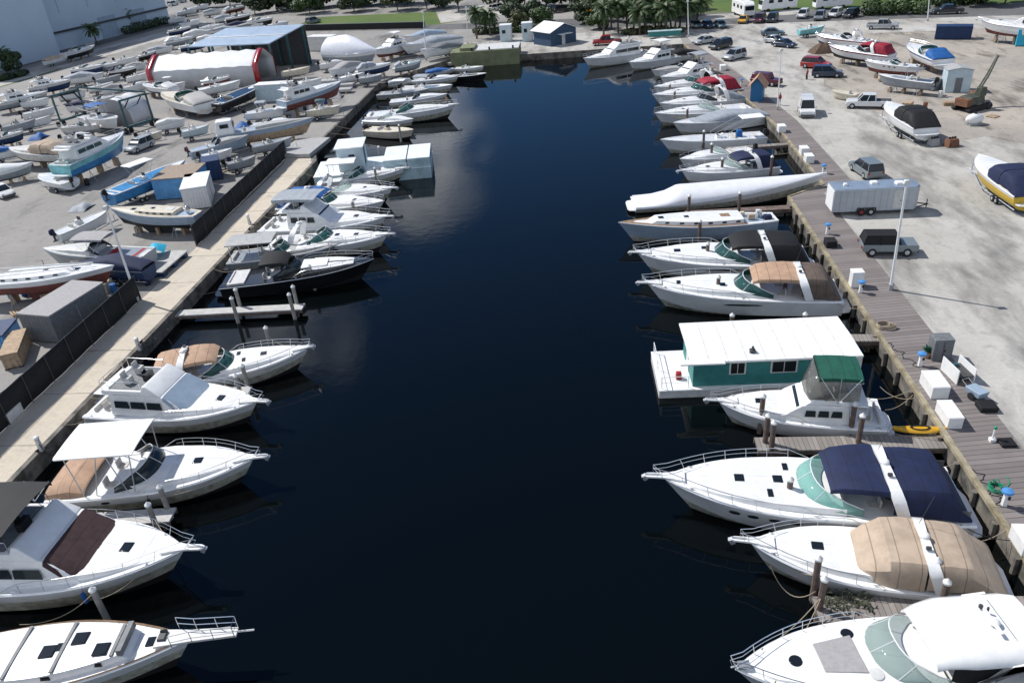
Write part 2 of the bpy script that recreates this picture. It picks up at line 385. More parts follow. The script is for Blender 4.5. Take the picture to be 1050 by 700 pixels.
# walls of the canal
def wall(name, line, th, z0, z1, m, side, cap=None):
    mb = MB(); n = len(line); off = []
    for i in range(n):
        a = Vector(line[max(i-1, 0)]); b = Vector(line[min(i+1, n-1)]); d = (b-a).normalized(); nn = Vector((-d.y, d.x))*side
        off.append(Vector(line[i])+nn*th)
    rings = [[(line[i][0], line[i][1], z0), (line[i][0], line[i][1], z1), (off[i].x, off[i].y, z1), (off[i].x, off[i].y, z0)] for i in range(n)]
    mb.loft(rings, True, True, True, 0)
    return tag(mb.build(name, MT[m], ang=0), kind='structure')
el_ = [(x, max(y, -60)) for x, y in EDGE_L]; er_ = [(x, max(y, -60)) for x, y in EDGE_R]
wall('seawall', el_, .38, -4, LZ+.05, 'wallconc', 1)
wall('far_seawall', [(-28, 168), (19.6, 168)], .38, -4, LZ+.05, 'wallconc', 1)
wall('bulkhead', er_, .30, -4, LZ-.15, 'wallconc', 1)
wall('bulkhead_cap', [(x-.04, y) for x, y in er_], .30, LZ-.148, LZ+.10, 'timbercap', 1)
# piles that carry the boardwalk edge, as one repeated structure
mb = MB(); y = -2.0
while y < 78: mb.tube([(20.25, y, -4), (20.25, y, LZ-.16)], .16, 8); y += 2.4
tag(mb.build('bulkhead_piles', MT['wallconc']), kind='structure')
# roads and grass at the far end
gp = lambda *ps: [tuple(G(*p)[:2]) for p in ps]
flat('far_road', [(21, 190.5), (40, 186.5), (88, 175.5), (300, 140), (300, 152), (92, 190), (45, 203), (20, 208), (-40, 219), (-90, 235), (-90, 228), (-40, 211)], LZ+.016, 'asphalt')
flat('lawn', [(20, 208.3), (45, 203.4), (92, 190.5), (300, 152.5), (300, 420), (60, 420), (12, 330)], LZ+.010, 'grass')
flat('grass_verge', gp((298, 30), (322, 18), (450, 12), (470, 22), (440, 27), (330, 30)), LZ+.012, 'grass')
flat('side_lawn', gp((-20, 96), (60, 72), (72, 66), (45, 66), (-20, 86)), LZ+.012, 'grass')
flat('side_road', gp((-20, 85.5), (45, 65.5), (60, 60), (210, 22), (216, 28), (78, 66), (60, 71), (-20, 95)), LZ+.020, 'lot')
flat('shop_lane', gp((20, 70), (205, 18), (200, 10), (0, 62)), LZ+.014, 'asphalt')
flat('far_drive', gp((452, 24), (525, 14), (535, 4), (445, 8)), LZ+.022, 'lot')

# ------------------------------------------------------------------ boats
def lerp(a, b, t): return a+(b-a)*t
def keyf(keys, t):
    for (a, va), (b, vb) in zip(keys, keys[1:]):
        if t <= b: return va if b == a else lerp(va, vb, (t-a)/(b-a))
    return keys[-1][1]
AFLOAT = []
class Boat:
    """a boat in its own frame: x to the bow, y to port, z up, waterline at z = 0, transom at x = 0"""
    def __init__(s, name, label, cat, bow, stern, zb=None, zs=None, beam=.31, fb=None, fs=None, base=0.0, sail=False, group=None, full=3.0, minl=3.0, L=None):
        guess = (G(*bow, 2+base)-G(*stern, 1.2+base)).length
        s.fb = fb or max(.55, .60+.095*guess); s.fs = fs or s.fb*.66
        a = G(*stern, base+(s.fs if zs is None else zs)); b = G(*bow, base+(s.fb if zb is None else zb))
        d = (b-a); d.z = 0; s.L = L or max(d.length, minl); s.B = s.L*beam
        s.label = label; AFLOAT.append(s) if base == 0 and cat == 'boat' else None
        s.root = thing(name, label, cat, (a.x, a.y, base), math.atan2(d.y, d.x), group)
        s.sail = sail; s.full = full; s.base = base; s.z0 = base
        s.dir = d.normalized(); s.mid = (a+b)/2; s.mid.z = base
    def hb(s, t):
        if s.sail:
            return s.B/2*(1-.42*((.45-t)/.45)**2) if t < .45 else s.B/2*(1-((t-.45)/.55)**1.9)
        return s.B/2*(.93+.07*math.sin(math.pi/2*t/.4)) if t < .4 else s.B/2*max(0, 1-((t-.4)/.6)**s.full)
    def zg(s, t): return s.fs+(s.fb-s.fs)*t**1.5
    def P(s, mb, name, m, parent=None, **kw):
        return mb.build(name, [MT[k] for k in m] if isinstance(m, (list, tuple)) else MT[m], parent or s.root, **kw)
    def hull(s, m='gelhull', bottom='bottomblack', stripe=None, n=18, dep=.55, boot=.12):
        mb = MB(); rings = []; L = s.L
        ts = [1-(1-i/n)**1.35 for i in range(n+1)]; ts[-1] = .9995
        for t in ts:
            h, z = s.hb(t), s.zg(t); h = max(h, .012)
            zc = boot+.28*s.fb*t**4; hc = h*(.88-.42*t**3)
            half = []
            for k, (y, zz) in enumerate(((0, -dep*(1-.75*t**4)), (hc*.75, -dep*.35*(1-t**4)), (hc, zc), (lerp(hc, h, .42), lerp(zc, z, .5)), (lerp(hc, h, .75), lerp(zc, z, .74)), (lerp(hc, h, .90), lerp(zc, z, .88)), (h, z))):
                x = t*L-L*.13*(1-min(1, (zz+dep)/(z+dep)))*t**5
                half.append((x, y, zz))
            rings.append(half+[(x, -y, zz) for x, y, zz in reversed(half[1:])])
        def mf(i, j):
            j = min(j, 11-j)
            return 1 if j <= (1 if s.base else 0) else 3 if j == 1 and m in ('gelhull', 'bluegrey', 'greyhull') else (2 if stripe and j == 4 else 0)
        mb.loft(rings, False, mif=mf); nn = len(rings[0])
        mb.f.append(list(range(nn))); mb.m.append(0)
        s.hullm = m
        s.h = s.P(mb, 'hull', [m, bottom, stripe or m, 'waterstain'], ang=42)
        # rub rail
        r = MB()
        for sg in (1, -1): r.tube([(t*L, sg*(s.hb(t)+.01), s.zg(t)-.03) for t in ts[:-1]]+[(L+.01, 0, s.zg(1)-.03)], .035, 4)
        s.P(r, 'rub_rail', 'steel' if s.L > 9 else 'greydeck')
        if s.L > 6.5: s.lines('blackc' if rnd.random() < .5 else 'rope')
        return s
    def lines(s, m):
        """two mooring lines falling from the bow and stern cleats"""
    def deck(s, keys, side=.32, m='gel', floor=None, crown=.06, n=26, slope=.14):
        mb = MB(); ts = set(1-(1-i/n)**1.3 for i in range(n+1))
        for t, _ in keys: ts.add(t)
        st = []
        prev = None
        for i, (t, v) in enumerate(keys):
            if i and keys[i-1][0] == t: st.append((t, keys[i-1][1], v))
        seq = []
        for t in sorted(ts):
            jump = [k for k in st if k[0] == t]
            if jump: seq += [(t-.0015, jump[0][1]), (t+.0015, jump[0][2])]
            else: seq.append((min(t, .9985), keyf(keys, t)))
        rings = []; fl = []
        for t, o in seq:
            h, z = max(s.hb(t)-.005, .006), s.zg(t)
            hi = max(h-side*min(1, h/(s.B*.3)), .004); hs = max(hi-(slope*max(o, 0)+.02), .003)
            cr = crown*min(1, h/(s.B/2)) if o > -.2 else 0
            half = [(t*s.L, h, z), (t*s.L, h-.03*min(1, h), z+.05), (t*s.L, hi+.03*min(1, hi), z+.05), (t*s.L, hi, z+.03), (t*s.L, hs, z+o), (t*s.L, hs*.55, z+o+cr*.75), (t*s.L, 0, z+o+cr)]
            rings.append(half+[(x, -y, zz) for x, y, zz in reversed(half[:-1])]); fl.append(o < -.25)
        def mf(i, j):
            j = min(j, 11-j)
            return 1 if (j >= 4 and fl[i] and fl[i+1]) else 0
        mb.loft(rings, False, mif=mf)
        s.keys = keys
        s.dk = s.P(mb, 'deck', [m, floor or m], ang=32); return s
    def zd(s, t): return s.zg(t)+keyf(s.keys, t)
    def shield(s, ta, tf, h=.6, wf=.86, za=.1, zf=.35, rake=.9, m='glassteal', fm='gelhull', top=.88, mull=4):
        """wrap-round windscreen: feet at ta, front at tf"""
        xa, xf = ta*s.L, tf*s.L; W = s.hb(ta)*wf; lo, hi = [], []; n = 16
        for i in range(n+1):
            a = -1+2*i/n; c = max(0, math.cos(a*math.pi/2))**.62; y = W*(abs(math.sin(a*math.pi/2))**.85)*(1 if a > 0 else -1)
            z = lerp(s.zg(ta)+za, s.zg(tf)+zf, c)
            hh = h*(.42+.58*min(1, c*1.6))
            lo.append((lerp(xa, xf, c), y, z)); hi.append((lerp(xa, xf, c)-rake*hh*c-.05, y*top, z+hh))
        s.sh_lo, s.sh_hi = lo, hi
        g = MB(); g.loft([lo, hi], False)
        ob = s.P(g, 'windshield', m, ang=60)
        so_ = ob.modifiers.new('solid', 'SOLIDIFY'); so_.thickness = .015
        f = MB(); f.tube(hi, .03, 5); f.tube(lo, .025, 4)
        for k in range(1, mull):
            i = round(n*k/mull); f.tube([lo[i], hi[i]], .022, 4)
        s.P(f, 'frame', fm, ob); return s
    def cover(s, rows, m, name='canvas_top', th=.03, n=10, flat=.5):
        """canvas stretched over hoops: rows of (x, half width, z top, z edge)"""
        rr = []
        for x, wd, zt, ze in rows:
            r = []
            for i in range(n+1):
                a = -1+2*i/n; y = wd*math.sin(a*math.pi/2)
                r.append((x, y, ze+(zt-ze)*max(0, 1-abs(a)**(2.2+flat*2))))
            rr.append(r)
        mb = MB(); mb.shell(rr, th)
        return s.P(mb, name, m, ang=34)
    def bimini(s, x0, x1, wd, z, m, drop=.18, legs=True, zl=None, name='bimini_top', crown=.14, lx=None):
        k = MB(); rows = []
        for i in range(9):
            u = i/8; x = lerp(x0, x1, u); zz = z-.05*(2*u-1)**2-.012*abs(math.sin(u*math.pi*3))
            r = [(x, -wd, zz-drop)]
            for j in range(9):
                v = -1+2*j/8; r.append((x, wd*.985*v, zz+crown*(1-v*v)))
            r.append((x, wd, zz-drop)); rows.append(r)
        k.shell(rows, .025); b = s.P(k, name, m, ang=45)
        if legs:
            f = MB(); zl = s.zg(.3) if zl is None else zl; xm = lerp(x0, x1, .5) if lx is None else lx
            for sg in (1, -1):
                for xx in (x0+.1, x1-.1, lerp(x0, x1, .5)):
                    f.tube([(xm, sg*wd*1.02, zl), (xx, sg*wd*.99, z-.02)], .022, 4)
            s.P(f, 'frame', 'steel', b)
        return b
    def arch(s, x, zf, zt, wd, rake=.5, m='gel', w=.42, domes=True):
        pts = []
        for i in range(13):
            a = math.pi*i/12; y = wd*max(-1, min(1, math.cos(a)*1.12)); hh = math.sin(a)**.55
            pts.append((x-rake*hh, y, zf+(zt-zf)*hh))
        rings = []
        for i, p in enumerate(pts):
            d = (Vector(pts[min(i+1, 12)])-Vector(pts[max(i-1, 0)])).normalized(); nrm = Vector((1, 0, 0)).cross(d).normalized()*.08
            p = Vector(p); X = Vector((w/2*(1+.6*abs(p.y)/wd), 0, 0))
            rings.append([p-X-nrm, p+X-nrm, p+X+nrm, p-X+nrm])
        mb = MB(); mb.loft(rings, True, True, True); a = s.P(mb, 'radar_arch', m, ang=50)
        if domes:
            d = MB(); d.ell((x-rake, 0, zt+.10), (.26, .26, .16), 12, 5, 0, -.6); s.P(d, 'radar_dome', 'white', a)
            e = MB(); e.box((x-rake, wd*.45, zt+.12), (.22, .14, .14)); e.tube([(x-rake, -wd*.5, zt), (x-rake-.4, -wd*.52, zt+1.7)], .012, 4); s.P(e, 'antenna', 'darkgrey', a)
        return a
    def rail(s, t0=.45, h=.62, m='steel', mid=True, t1=1.0, ext=0.0, r=.018, step=1.15):
        f = MB(); L = s.L; side = {1: [], -1: []}; n = 14
        for sg in (1, -1):
            for i in range(n+1):
                t = lerp(t0, t1, i/n); y = max(s.hb(t)-.07, .14); hh = h*min(1, (i+.3)/2.5)
                side[sg].append(Vector((t*L+ext*(i/n)**6, sg*y, s.zg(t)+.04+hh)))
        f.tube(side[1]+side[-1][::-1], r, 5)
        if mid: f.tube([p-Vector((0, 0, h*.45)) for p in side[1][2:]]+[p-Vector((0, 0, h*.45)) for p in side[-1][2:][::-1]], r*.75, 4)
        k = max(2, int((t1-t0)*L/step))
        for sg in (1, -1):
            for i in range(1, k+1):
                q = side[sg][round(n*i/k)]; tt = lerp(t0, t1, i/k)
                f.tube([q, (q.x-ext*(i/k)**6-.05, q.y, s.zg(tt)+.03)], r*.85, 4)
        return s.P(f, 'bow_rail', m)
    def pulpit(s, ln=.9, wd=.5, m='gel', anchor=True):
        mb = MB(); z = s.zg(1); x0 = s.L-.9
        mb.prism([(x0-.3, -wd*1.1), (s.L, -wd*.5), (s.L+ln*.8, -wd*.42), (s.L+ln, -wd*.2), (s.L+ln, wd*.2), (s.L+ln*.8, wd*.42), (s.L, wd*.5), (x0-.3, wd*1.1)], z+.03, z+.13)
        p = s.P(mb, 'bow_pulpit', m, ang=0)
        if anchor:
            a = MB(); a.box((s.L+ln*.55, 0, z+.17), (ln*.8, .07, .07)); a.prof([(s.L+ln-.1, z+.1), (s.L+ln+.12, z+.02), (s.L+ln-.05, z-.25), (s.L+ln-.25, z-.12)], -.12, .12)
            s.P(a, 'anchor', 'alu', p)
        return p
    def hatch(s, t, y=0, w=.55, l=.55, m='hatch', rnd_=False):
        z = s.zd(t)+.055; mb = MB()
        if rnd_: mb.disc((t*s.L, y, z-.03), w/2, .07, 16)
        else: mb.box((t*s.L, y, z), (l, w, .07), top=.9)
        return s.P(mb, 'hatch', m, bevel=.02 if s.L > 9 else 0)
    def windows(s, x0, x1, y, z0, z1, n=1, gap=.1, m='hatch', slant=.12, both=True, lean=.0, name='side_window'):
        for sg in ((1, -1) if both else (-1,)):
            wl = (x1-x0-gap*(n-1))/n
            for k in range(n):
                a = x0+k*(wl+gap); mb = MB()
                ps = [(a, z0), (a+wl, z0), (a+wl-slant, z1), (a+slant*.3, z1)]
                vs = [(p[0], sg*(y-lean*(p[1]-z0)-.02), p[1]) for p in ps]+[(p[0], sg*(y-lean*(p[1]-z0)+.012), p[1]) for p in ps]
                mb.add(vs, [(0, 1, 2, 3), (4, 7, 6, 5), (0, 4, 5, 1), (1, 5, 6, 2), (2, 6, 7, 3), (3, 7, 4, 0)])
                s.P(mb, name, m, ang=0)
    def ports(s, ts, z=.5, w=.5, h=.16, m='hatch', out=.012):
        """dark oval ports along the upper hull side"""
        for sg in (1, -1):
            for t in ts:
                mb = MB(); hs, zz = s.hb(t), s.zg(t); y = lerp(hs*(.88-.42*t**3), hs, .75)
                d = (s.hb(t+.01)-s.hb(t-.01))/(.02*s.L)
                vs = []
                for o in (-.04, .03):
                    for k in range(8):
                        a = 2*math.pi*k/8; dx = w/2*math.cos(a)
                        vs.append((t*s.L+dx, sg*(y+o+out+d*dx), zz*.72+h/2*math.sin(a)))
                mb.add(vs, [tuple(range(8)), tuple(range(8, 16))]+[(i, (i+1) % 8, 8+(i+1) % 8, 8+i) for i in range(8)])
                s.P(mb, 'porthole', m, ang=0)
    def platform(s, ln=.7, m='gel', z=.28):
        mb = MB(); w_ = s.hb(0)*.86
        mb.prism([(-ln*.75, -w_*.9), (-ln, -w_*.6), (-ln, w_*.6), (-ln*.75, w_*.9), (.02, w_), (.02, -w_)], z, z+.10)
        return s.P(mb, 'swim_platform', m, ang=0)
    def seats(s, t0=.08, t1=.30, m='cushion'):
        z = s.zg(.2)-.5; mb = MB(); h = s.hb(.1)-.5
        mb.box((t0*s.L, 0, z+.22), (.55, h*1.7, .44)); mb.box((t0*s.L-.32, 0, z+.5), (.14, h*1.7, .5)); s.P(mb, 'bench_seat', m, bevel=.05)
        for sg in (1, -1):
            k = MB(); k.box((t1*s.L, sg*h*.55, z+.3), (.6, .6, .6)); k.box((t1*s.L-.3, sg*h*.55, z+.75), (.12, .6, .6)); s.P(k, 'helm_seat', m, bevel=.05)
    def outboard(s, y=0, m='blackc', h=.95, tilt=0.0):
        mb = MB(); z = s.fs
        mb.loft([[(x_+tilt*(zz-z)*-.6-.28+dx, yy+y, zz) for x_, yy in ((-.3*k, -.17*k), (.2*k, -.2*k), (.2*k, .2*k), (-.3*k, .17*k))] for zz, k, dx in ((z+.0, .8, 0), (z+.15, 1.05, 0), (z+.5, 1, 0), (z+.66, .6, .03))], True, True, True)
        o = s.P(mb, 'outboard_motor', m, bevel=.04)
        l = MB(); l.box((-.24, y, z-.25), (.18, .12, .8)); l.box((-.26, y, z-.68), (.5, .10, .14)); l.box((-.05, y, z-.02), (.2, .2, .3)); s.P(l, 'motor_leg', 'darkgrey', o); return o
    def house(s, x0, x1, w_, z0, h, ff=.6, fa=.15, m='gel', top=.88, name='cabin'):
        """deckhouse: side outline with raked front, narrowing upwards"""
        poly = [(x0, z0), (x1, z0), (x1-ff*.55, z0+h*.62), (x1-ff, z0+h*.97), (x1-ff-.2, z0+h), (x0+fa, z0+h)]
        mb = MB(); mb.prof(poly, -w_, w_, taper=lambda z: lerp(1, top, (z-z0)/h))
        return s.P(mb, name, m, bevel=.06 if s.L > 8 else 0)
    def frontglass(s, x1, w_, z0, h, ff=.6, m='glassdark', top=.88, lo=.2, hi=.9):
        mb = MB(); ps = []
        for q in (lo, hi):
            x = x1-ff*.55*(q/.62) if q < .62 else lerp(x1-ff*.55, x1-ff, (q-.62)/.35)
            ps.append((x+.02, w_*lerp(1, top, q)*.9, z0+h*q))
        (xa, wa, za), (xb, wb, zb) = ps
        mb.add([(xa, -wa, za), (xa, wa, za), (xb, wb, zb), (xb, -wb, zb), (xa-.1, -wa, za), (xa-.1, wa, za), (xb-.1, wb, zb), (xb-.1, -wb, zb)], [(0, 1, 2, 3), (4, 7, 6, 5), (0, 4, 5, 1), (1, 5, 6, 2), (2, 6, 7, 3), (3, 7, 4, 0)])
        return s.P(mb, 'front_window', m, ang=0)
    def details(s, short=False):
        """non-skid panels on the foredeck, cleats along the gunwale"""
        L = s.L; t0, t1 = (.64 if short else .60), .87
        for sg in (1, -1):
            mb = MB(); rows = []
            for i in range(9):
                t = lerp(t0, t1, i/8); o = keyf(s.keys, t); h = s.hb(t); hi = max(h-.34*min(1, h/(s.B*.3)), .004); hs = max(hi-(.14*max(o, 0)+.02), .003); cr = .06*min(1, h/(s.B/2)); r = []
                for q in (.10, .40, .70, .90): r.append((t*L, sg*hs*q, s.zg(t)+o+(cr*(1-.25*q/.55) if q < .55 else cr*.75*(1-(q-.55)/.45))+.010))
                rows.append(r)
            mb.shell(rows, .006); s.P(mb, 'nonskid_panel', 'nonskid', ang=0)
        for t in (.06, .50, .90):
            for sg in (1, -1):
                mb = MB(); y, z = sg*(s.hb(t)-.13), s.zg(t)+.06; mb.tube([(t*L-.14, y, z+.07), (t*L+.14, y, z+.07)], .022, 5); mb.box((t*L, y, z+.03), (.10, .04, .08)); s.P(mb, 'cleat', 'steel')
    def fender(s, t, sg=-1, m='white'):
        mb = MB(); y = sg*(s.hb(t)+.12); mb.tube([(t*s.L, y, s.zg(t)-.95), (t*s.L, y, s.zg(t)-.35)], .12, 8); mb.tube([(t*s.L, y, s.zg(t)-.35), (t*s.L, sg*(s.hb(t)-.05), s.zg(t)+.06)], .015, 4); return s.P(mb, 'fender', m)

def stands(b, label, draft=.55):
    """jack stands and keel blocks that carry a hull ashore"""
    r = thing('boat_stand', label, 'boat stand', (b.root.location.x, b.root.location.y, LZ+.004), b.root.rotation_euler.z, 'stands under the boats ashore')
    clear = b.base-draft-LZ
    for t in (.25, .68):
        for sg in (1, -1):
            m = MB(); y = sg*b.hb(t)*.7; z = max(.35, clear+.38)
            for a in range(3):
                an = a*2.094+.5; m.tube([(t*b.L+.4*math.cos(an), y*1.25+.4*math.sin(an), 0), (t*b.L, y*1.05, z)], .03, 4)
            m.build('jack', MT['galv'], r)
    for t in (.2, .5, .75):
        k = MB(); k.box((t*b.L, 0, max(clear+.05, .1)/2), (.35, .9, max(clear+.05, .1))); k.build('keel_block', MT['tanwood'], r)
    return r
def trailer(b, label, draft=.5, axles=2):
    r = thing('boat_trailer', label, 'boat trailer', (b.root.location.x, b.root.location.y, LZ+.004), b.root.rotation_euler.z, 'trailers under the boats ashore')
    f = MB(); z = .5; hw = b.B*.36
    for sg in (1, -1): f.tube([(.1, sg*hw, z), (b.L*.62, sg*hw, z), (b.L*1.0, sg*.08, z-.02), (b.L*1.12, sg*.06, z)], .05, 4)
    for t in (.05, .3, .55): f.tube([(t*b.L, -hw, z), (t*b.L, hw, z)], .05, 4)
    for t in (.1, .35, .6):
        for sg in (1, -1): f.tube([(t*b.L, sg*hw, z), (t*b.L, sg*hw*.95, max(z+.1, b.base-LZ-.05))], .04, 4)
    f.tube([(b.L*1.05, 0, z), (b.L*1.05, 0, z+.75)], .04, 4); f.build('frame', MT['galv'], r)
    for k in range(axles):
        for sg in (1, -1):
            m = MB(); m.wheel((b.L*.28+k*.72, sg*(hw+.14), .32), .32, .2); q = m.build('wheel', MT['tire'], r)
            d = MB(); d.wheel((b.L*.28+k*.72, sg*(hw+.14), .32), .18, .22, 8); d.build('rim', MT['alu'], q)
    return r

KX = [(0, -.02), (.05, -.02), (.05, -.62), (.40, -.62), (.40, .34), (.56, .38), (.76, .25), (.92, .05), (1, .02)]
def express(b, canvas=None, style='bimini', hull='gelhull', deck='gel', arch=True, stripe=None, glass='glassteal', hatches=((.70, 0, .5), (.60, .0, .5)), ports=(), bottom='bottomblack', pulpit=.8, rail=True, floor='cream', archx=.22, archm=None, side=.34, anchor=True, fm=None, keys=None, zc=1.55, canvas2=None, portw=.5, porth=.16):
    k = min(1.15, max(.6, b.L/12)); b.L -= pulpit*k; L = b.L; z = b.zg(.3)
    b.hull(hull, bottom, stripe); b.deck(keys or [(t, v*k) for t, v in KX], side*k, deck, floor)
    b.platform(.75*k, deck)
    b.seats()
    if glass: b.shield(.35, .545, .62*k, za=.06, zf=.36*k, rake=1.0, m=glass, fm=fm or ('gelhull' if hull != 'blackhull' else 'black'))
    W = b.hb(.3); zt = z+zc*k
    ax = archx*L+.62*k
    if arch: b.arch(archx*L, z+.05, zt+.16, W*.93, -.62*k, archm or deck, .34*k, domes=L > 9)
    if canvas and style in ('bimini', 'camper'):
        b.cover([(.455*L, W*.66, zt-.32*k, zt-.50*k), (.42*L, W*.72, zt-.06, zt-.34*k), (.36*L, W*.78, zt+.02, zt-.28*k), (lerp(.36*L, ax, .55), W*.82, zt+.03, zt-.26*k), (ax+.1, W*.82, zt-.02, zt-.32*k)], canvas, 'bimini_top', flat=1.2)
        if style == 'camper':
            b.cover([(ax-.12, W*.86, zt+.0, z+.30*k), (lerp(ax, .09*L, .5), W*.88, zt+.02, z+.20*k), (.095*L, W*.88, zt-.08, z+.15*k), (.08*L, W*.88, zt-.20*k, z+.10), (.045*L, W*.88, z+.62*k, z+.05), (.012*L, W*.86, z+.12, z+.02)], canvas2 or canvas, 'cockpit_cover', flat=1.3)
    if canvas and style == 'aft':
        b.cover([(.215*L, W*.88, zt-.30*k, z+.2), (.12*L, W*.88, z+.75*k, z+.10), (.02*L, W*.88, z+.30*k, z+.06), (.005*L, W*.86, z+.08, z+.02)], canvas, 'cockpit_cover')
    if style == 'full':
        b.cover([(.575*L, W*.60, z+.46*k, z+.36*k), (.570*L, W*.64, z+.56*k, z+.34*k), (.52*L, W*.80, z+.98*k, z+.24*k), (.465*L, W*.90, zt-.14, z+.14), (.455*L, W*.91, zt-.05, z+.13)], canvas, 'windscreen_cover', flat=1.5)
        b.cover([(.455*L, W*.91, zt-.045, z+.13), (lerp(.455*L, ax, .5), W*.93, zt+.05, z+.10), (ax+.14, W*.93, zt-.01, z+.10)], canvas, 'canvas_top', flat=1.5)
        b.cover([(ax+.05, W*.93, zt-.02, z+.25), (lerp(ax, .15*L, .5), W*.92, zt+.04, z+.22), (.155*L, W*.90, zt-.04, z+.25), (.14*L, W*.91, zt-.12*k, z+.2), (.05*L, W*.93, z+.50*k, z+.08), (.0*L, W*.90, z+.10, z+.02), (-.012*L, W*.86, z-.05, z-.12)], canvas2 or canvas, 'cockpit_cover', flat=1.1)
    for h in hatches: b.hatch(h[0], h[1]*b.B/2, .55*k, h[2])
    if L > 8.5 and not b.base: b.details(style == 'full')
    if ports: b.ports(ports, w=portw*k, h=porth)
    if rail: b.rail(.47, .58*k, ext=.5*pulpit*k if pulpit else 0, r=.02 if L > 9 else .018)
    if pulpit: b.pulpit(pulpit*k, .36*k, deck, anchor)
    return b

def fly(b, hull='gelhull', top=None, topz=2.1, front=None, frontm=None, deck='gel', bottom='bottomblack', x0=.20, x1=.60, stripe=None, hatches=((.74, 0, .55),), pulpit=.9, enclosure=None, glass='glassdark', wins=3, flym=None, hm='gel', bx0=.22, bx1=.44):
    k = min(1.2, max(.6, b.L/12)); b.L -= pulpit*k; L = b.L; z = b.zg(.4)
    b.hull(hull, bottom, stripe)
    b.deck([(0, -.02), (.03, -.02), (.03, -.65*k), (x0, -.65*k), (x0, .02), (x1-.04, .03), (x1, .40*k), (.75, .30*k), (.92, .05), (1, .02)], .30*k, deck, 'cream')
    b.platform(.7*k, deck); b.seats(.07, .12)
    W = b.hb(.42)*.80; h = 1.35*k; X0, X1 = x0*L, (x1+.06)*L
    b.house(X0, X1, W, z-.05, h+.05, ff=1.7*k, fa=.1, m=hm)
    b.windows(X0+.5, X1-1.9*k, W, z+.55*k, z+1.0*k, wins, .12, glass, .08, lean=.12*W/h)
    if front:
        b.cover([(X1+.10, W*.70, z+.42*k, z+.10), (X1-.55*k, W*.92, z+.72*k, z+.35*k), (X1-1.15*k, W*.96, z+1.08*k, z+.62*k), (X1-1.75*k, W*.93, z+h+.06, z+h-.18)], front, 'windshield_cover', flat=1.4)
    else: b.frontglass(X1, W, z, h, 1.7*k, glass)
    # flybridge
    fz = z+h; f = MB(); a0, a1 = X0-.35*k, X1-2.0*k; FW = W*.90
    f.box(((a0+X0+.3)/2-.2, 0, fz+.04), (X0+1.2-a0, FW*2.0, .09))
    ring = []
    f.prof([(a0, fz+.08), (a1+.1, fz+.02), (a1-.75*k, fz+.66*k), (a1-1.0*k, fz+.68*k), (a1-1.15*k, fz+.35*k), (a0, fz+.32*k)], -FW, FW, taper=lambda q: lerp(1.0, .93, (q-fz)/.7))
    fb_ = b.P(f, 'flybridge', flym or hm, bevel=.07 if L > 8 else 0)
    w_ = MB(); w_.box((lerp(a0, a1, .40), 0, fz+.365*k), ((a1-a0)*.58, FW*1.7, .02)); b.P(w_, 'bridge_floor', 'midgrey', fb_)
    st = MB()
    for sg in (1, -1): st.box((lerp(a0, a1, .38), sg*FW*.4, fz+.62*k), (.5, .55, .5)); st.box((lerp(a0, a1, .38)-.28, sg*FW*.4, fz+.95*k), (.1, .55, .55))
    b.P(st, 'helm_seat', 'cushion', fb_, bevel=.04)
    wh = MB(); wh.box((a1-1.45*k, 0, fz+.62*k), (.35, .8, .5)); wh.wheel((a1-1.68*k, 0, fz+.82*k), .24, .05, 12, ax='x'); b.P(wh, 'helm_console', 'black', fb_)
    ra = MB(); pr = [(a1-1.2*k, FW*.9, fz+.95*k), (a0+.1, FW*.93, fz+.95*k), (a0+.05, FW*.6, fz+.95*k), (a0+.05, -FW*.6, fz+.95*k), (a0+.1, -FW*.93, fz+.95*k), (a1-1.2*k, -FW*.9, fz+.95*k)]
    ra.tube(pr, .022, 5)
    for p in pr[:3]+pr[3:]: ra.tube([p, (p[0], p[1], fz+.3*k)], .02, 4)
    b.P(ra, 'bridge_rail', 'steel', fb_)
    if top: b.bimini(bx0*L, bx1*L, FW*1.04, fz+topz*k, top, .22*k, zl=fz+.3*k)
    if enclosure:
        m = MB(); xa, xb = bx0*L+.05, bx1*L-.02
        lo = [(xa, -FW, fz+.5*k), (xb+.5*k, -FW, fz+.5*k), (xb+.75*k, -FW*.4, fz+.6*k), (xb+.75*k, FW*.4, fz+.6*k), (xb+.5*k, FW, fz+.5*k), (xa, FW, fz+.5*k)]
        hi = [(xa, -FW, fz+topz*k-.2), (xb, -FW, fz+topz*k-.2), (xb+.05, -FW*.4, fz+topz*k-.1), (xb+.05, FW*.4, fz+topz*k-.1), (xb, FW, fz+topz*k-.2), (xa, FW, fz+topz*k-.2)]
        m.loft([lo, hi], False); e = b.P(m, 'clear_enclosure', enclosure, fb_, ang=20)
        sd = e.modifiers.new('solid', 'SOLIDIFY'); sd.thickness = .012
    for hh in hatches: b.hatch(hh[0], hh[1]*b.B/2, .6*k, hh[2])
    if L > 8.5 and not b.base: b.details(True)
    b.rail(.45, .62*k, ext=.6*pulpit*k if pulpit else 0)
    if pulpit: b.pulpit(pulpit*k, .36*k, deck)
    return b

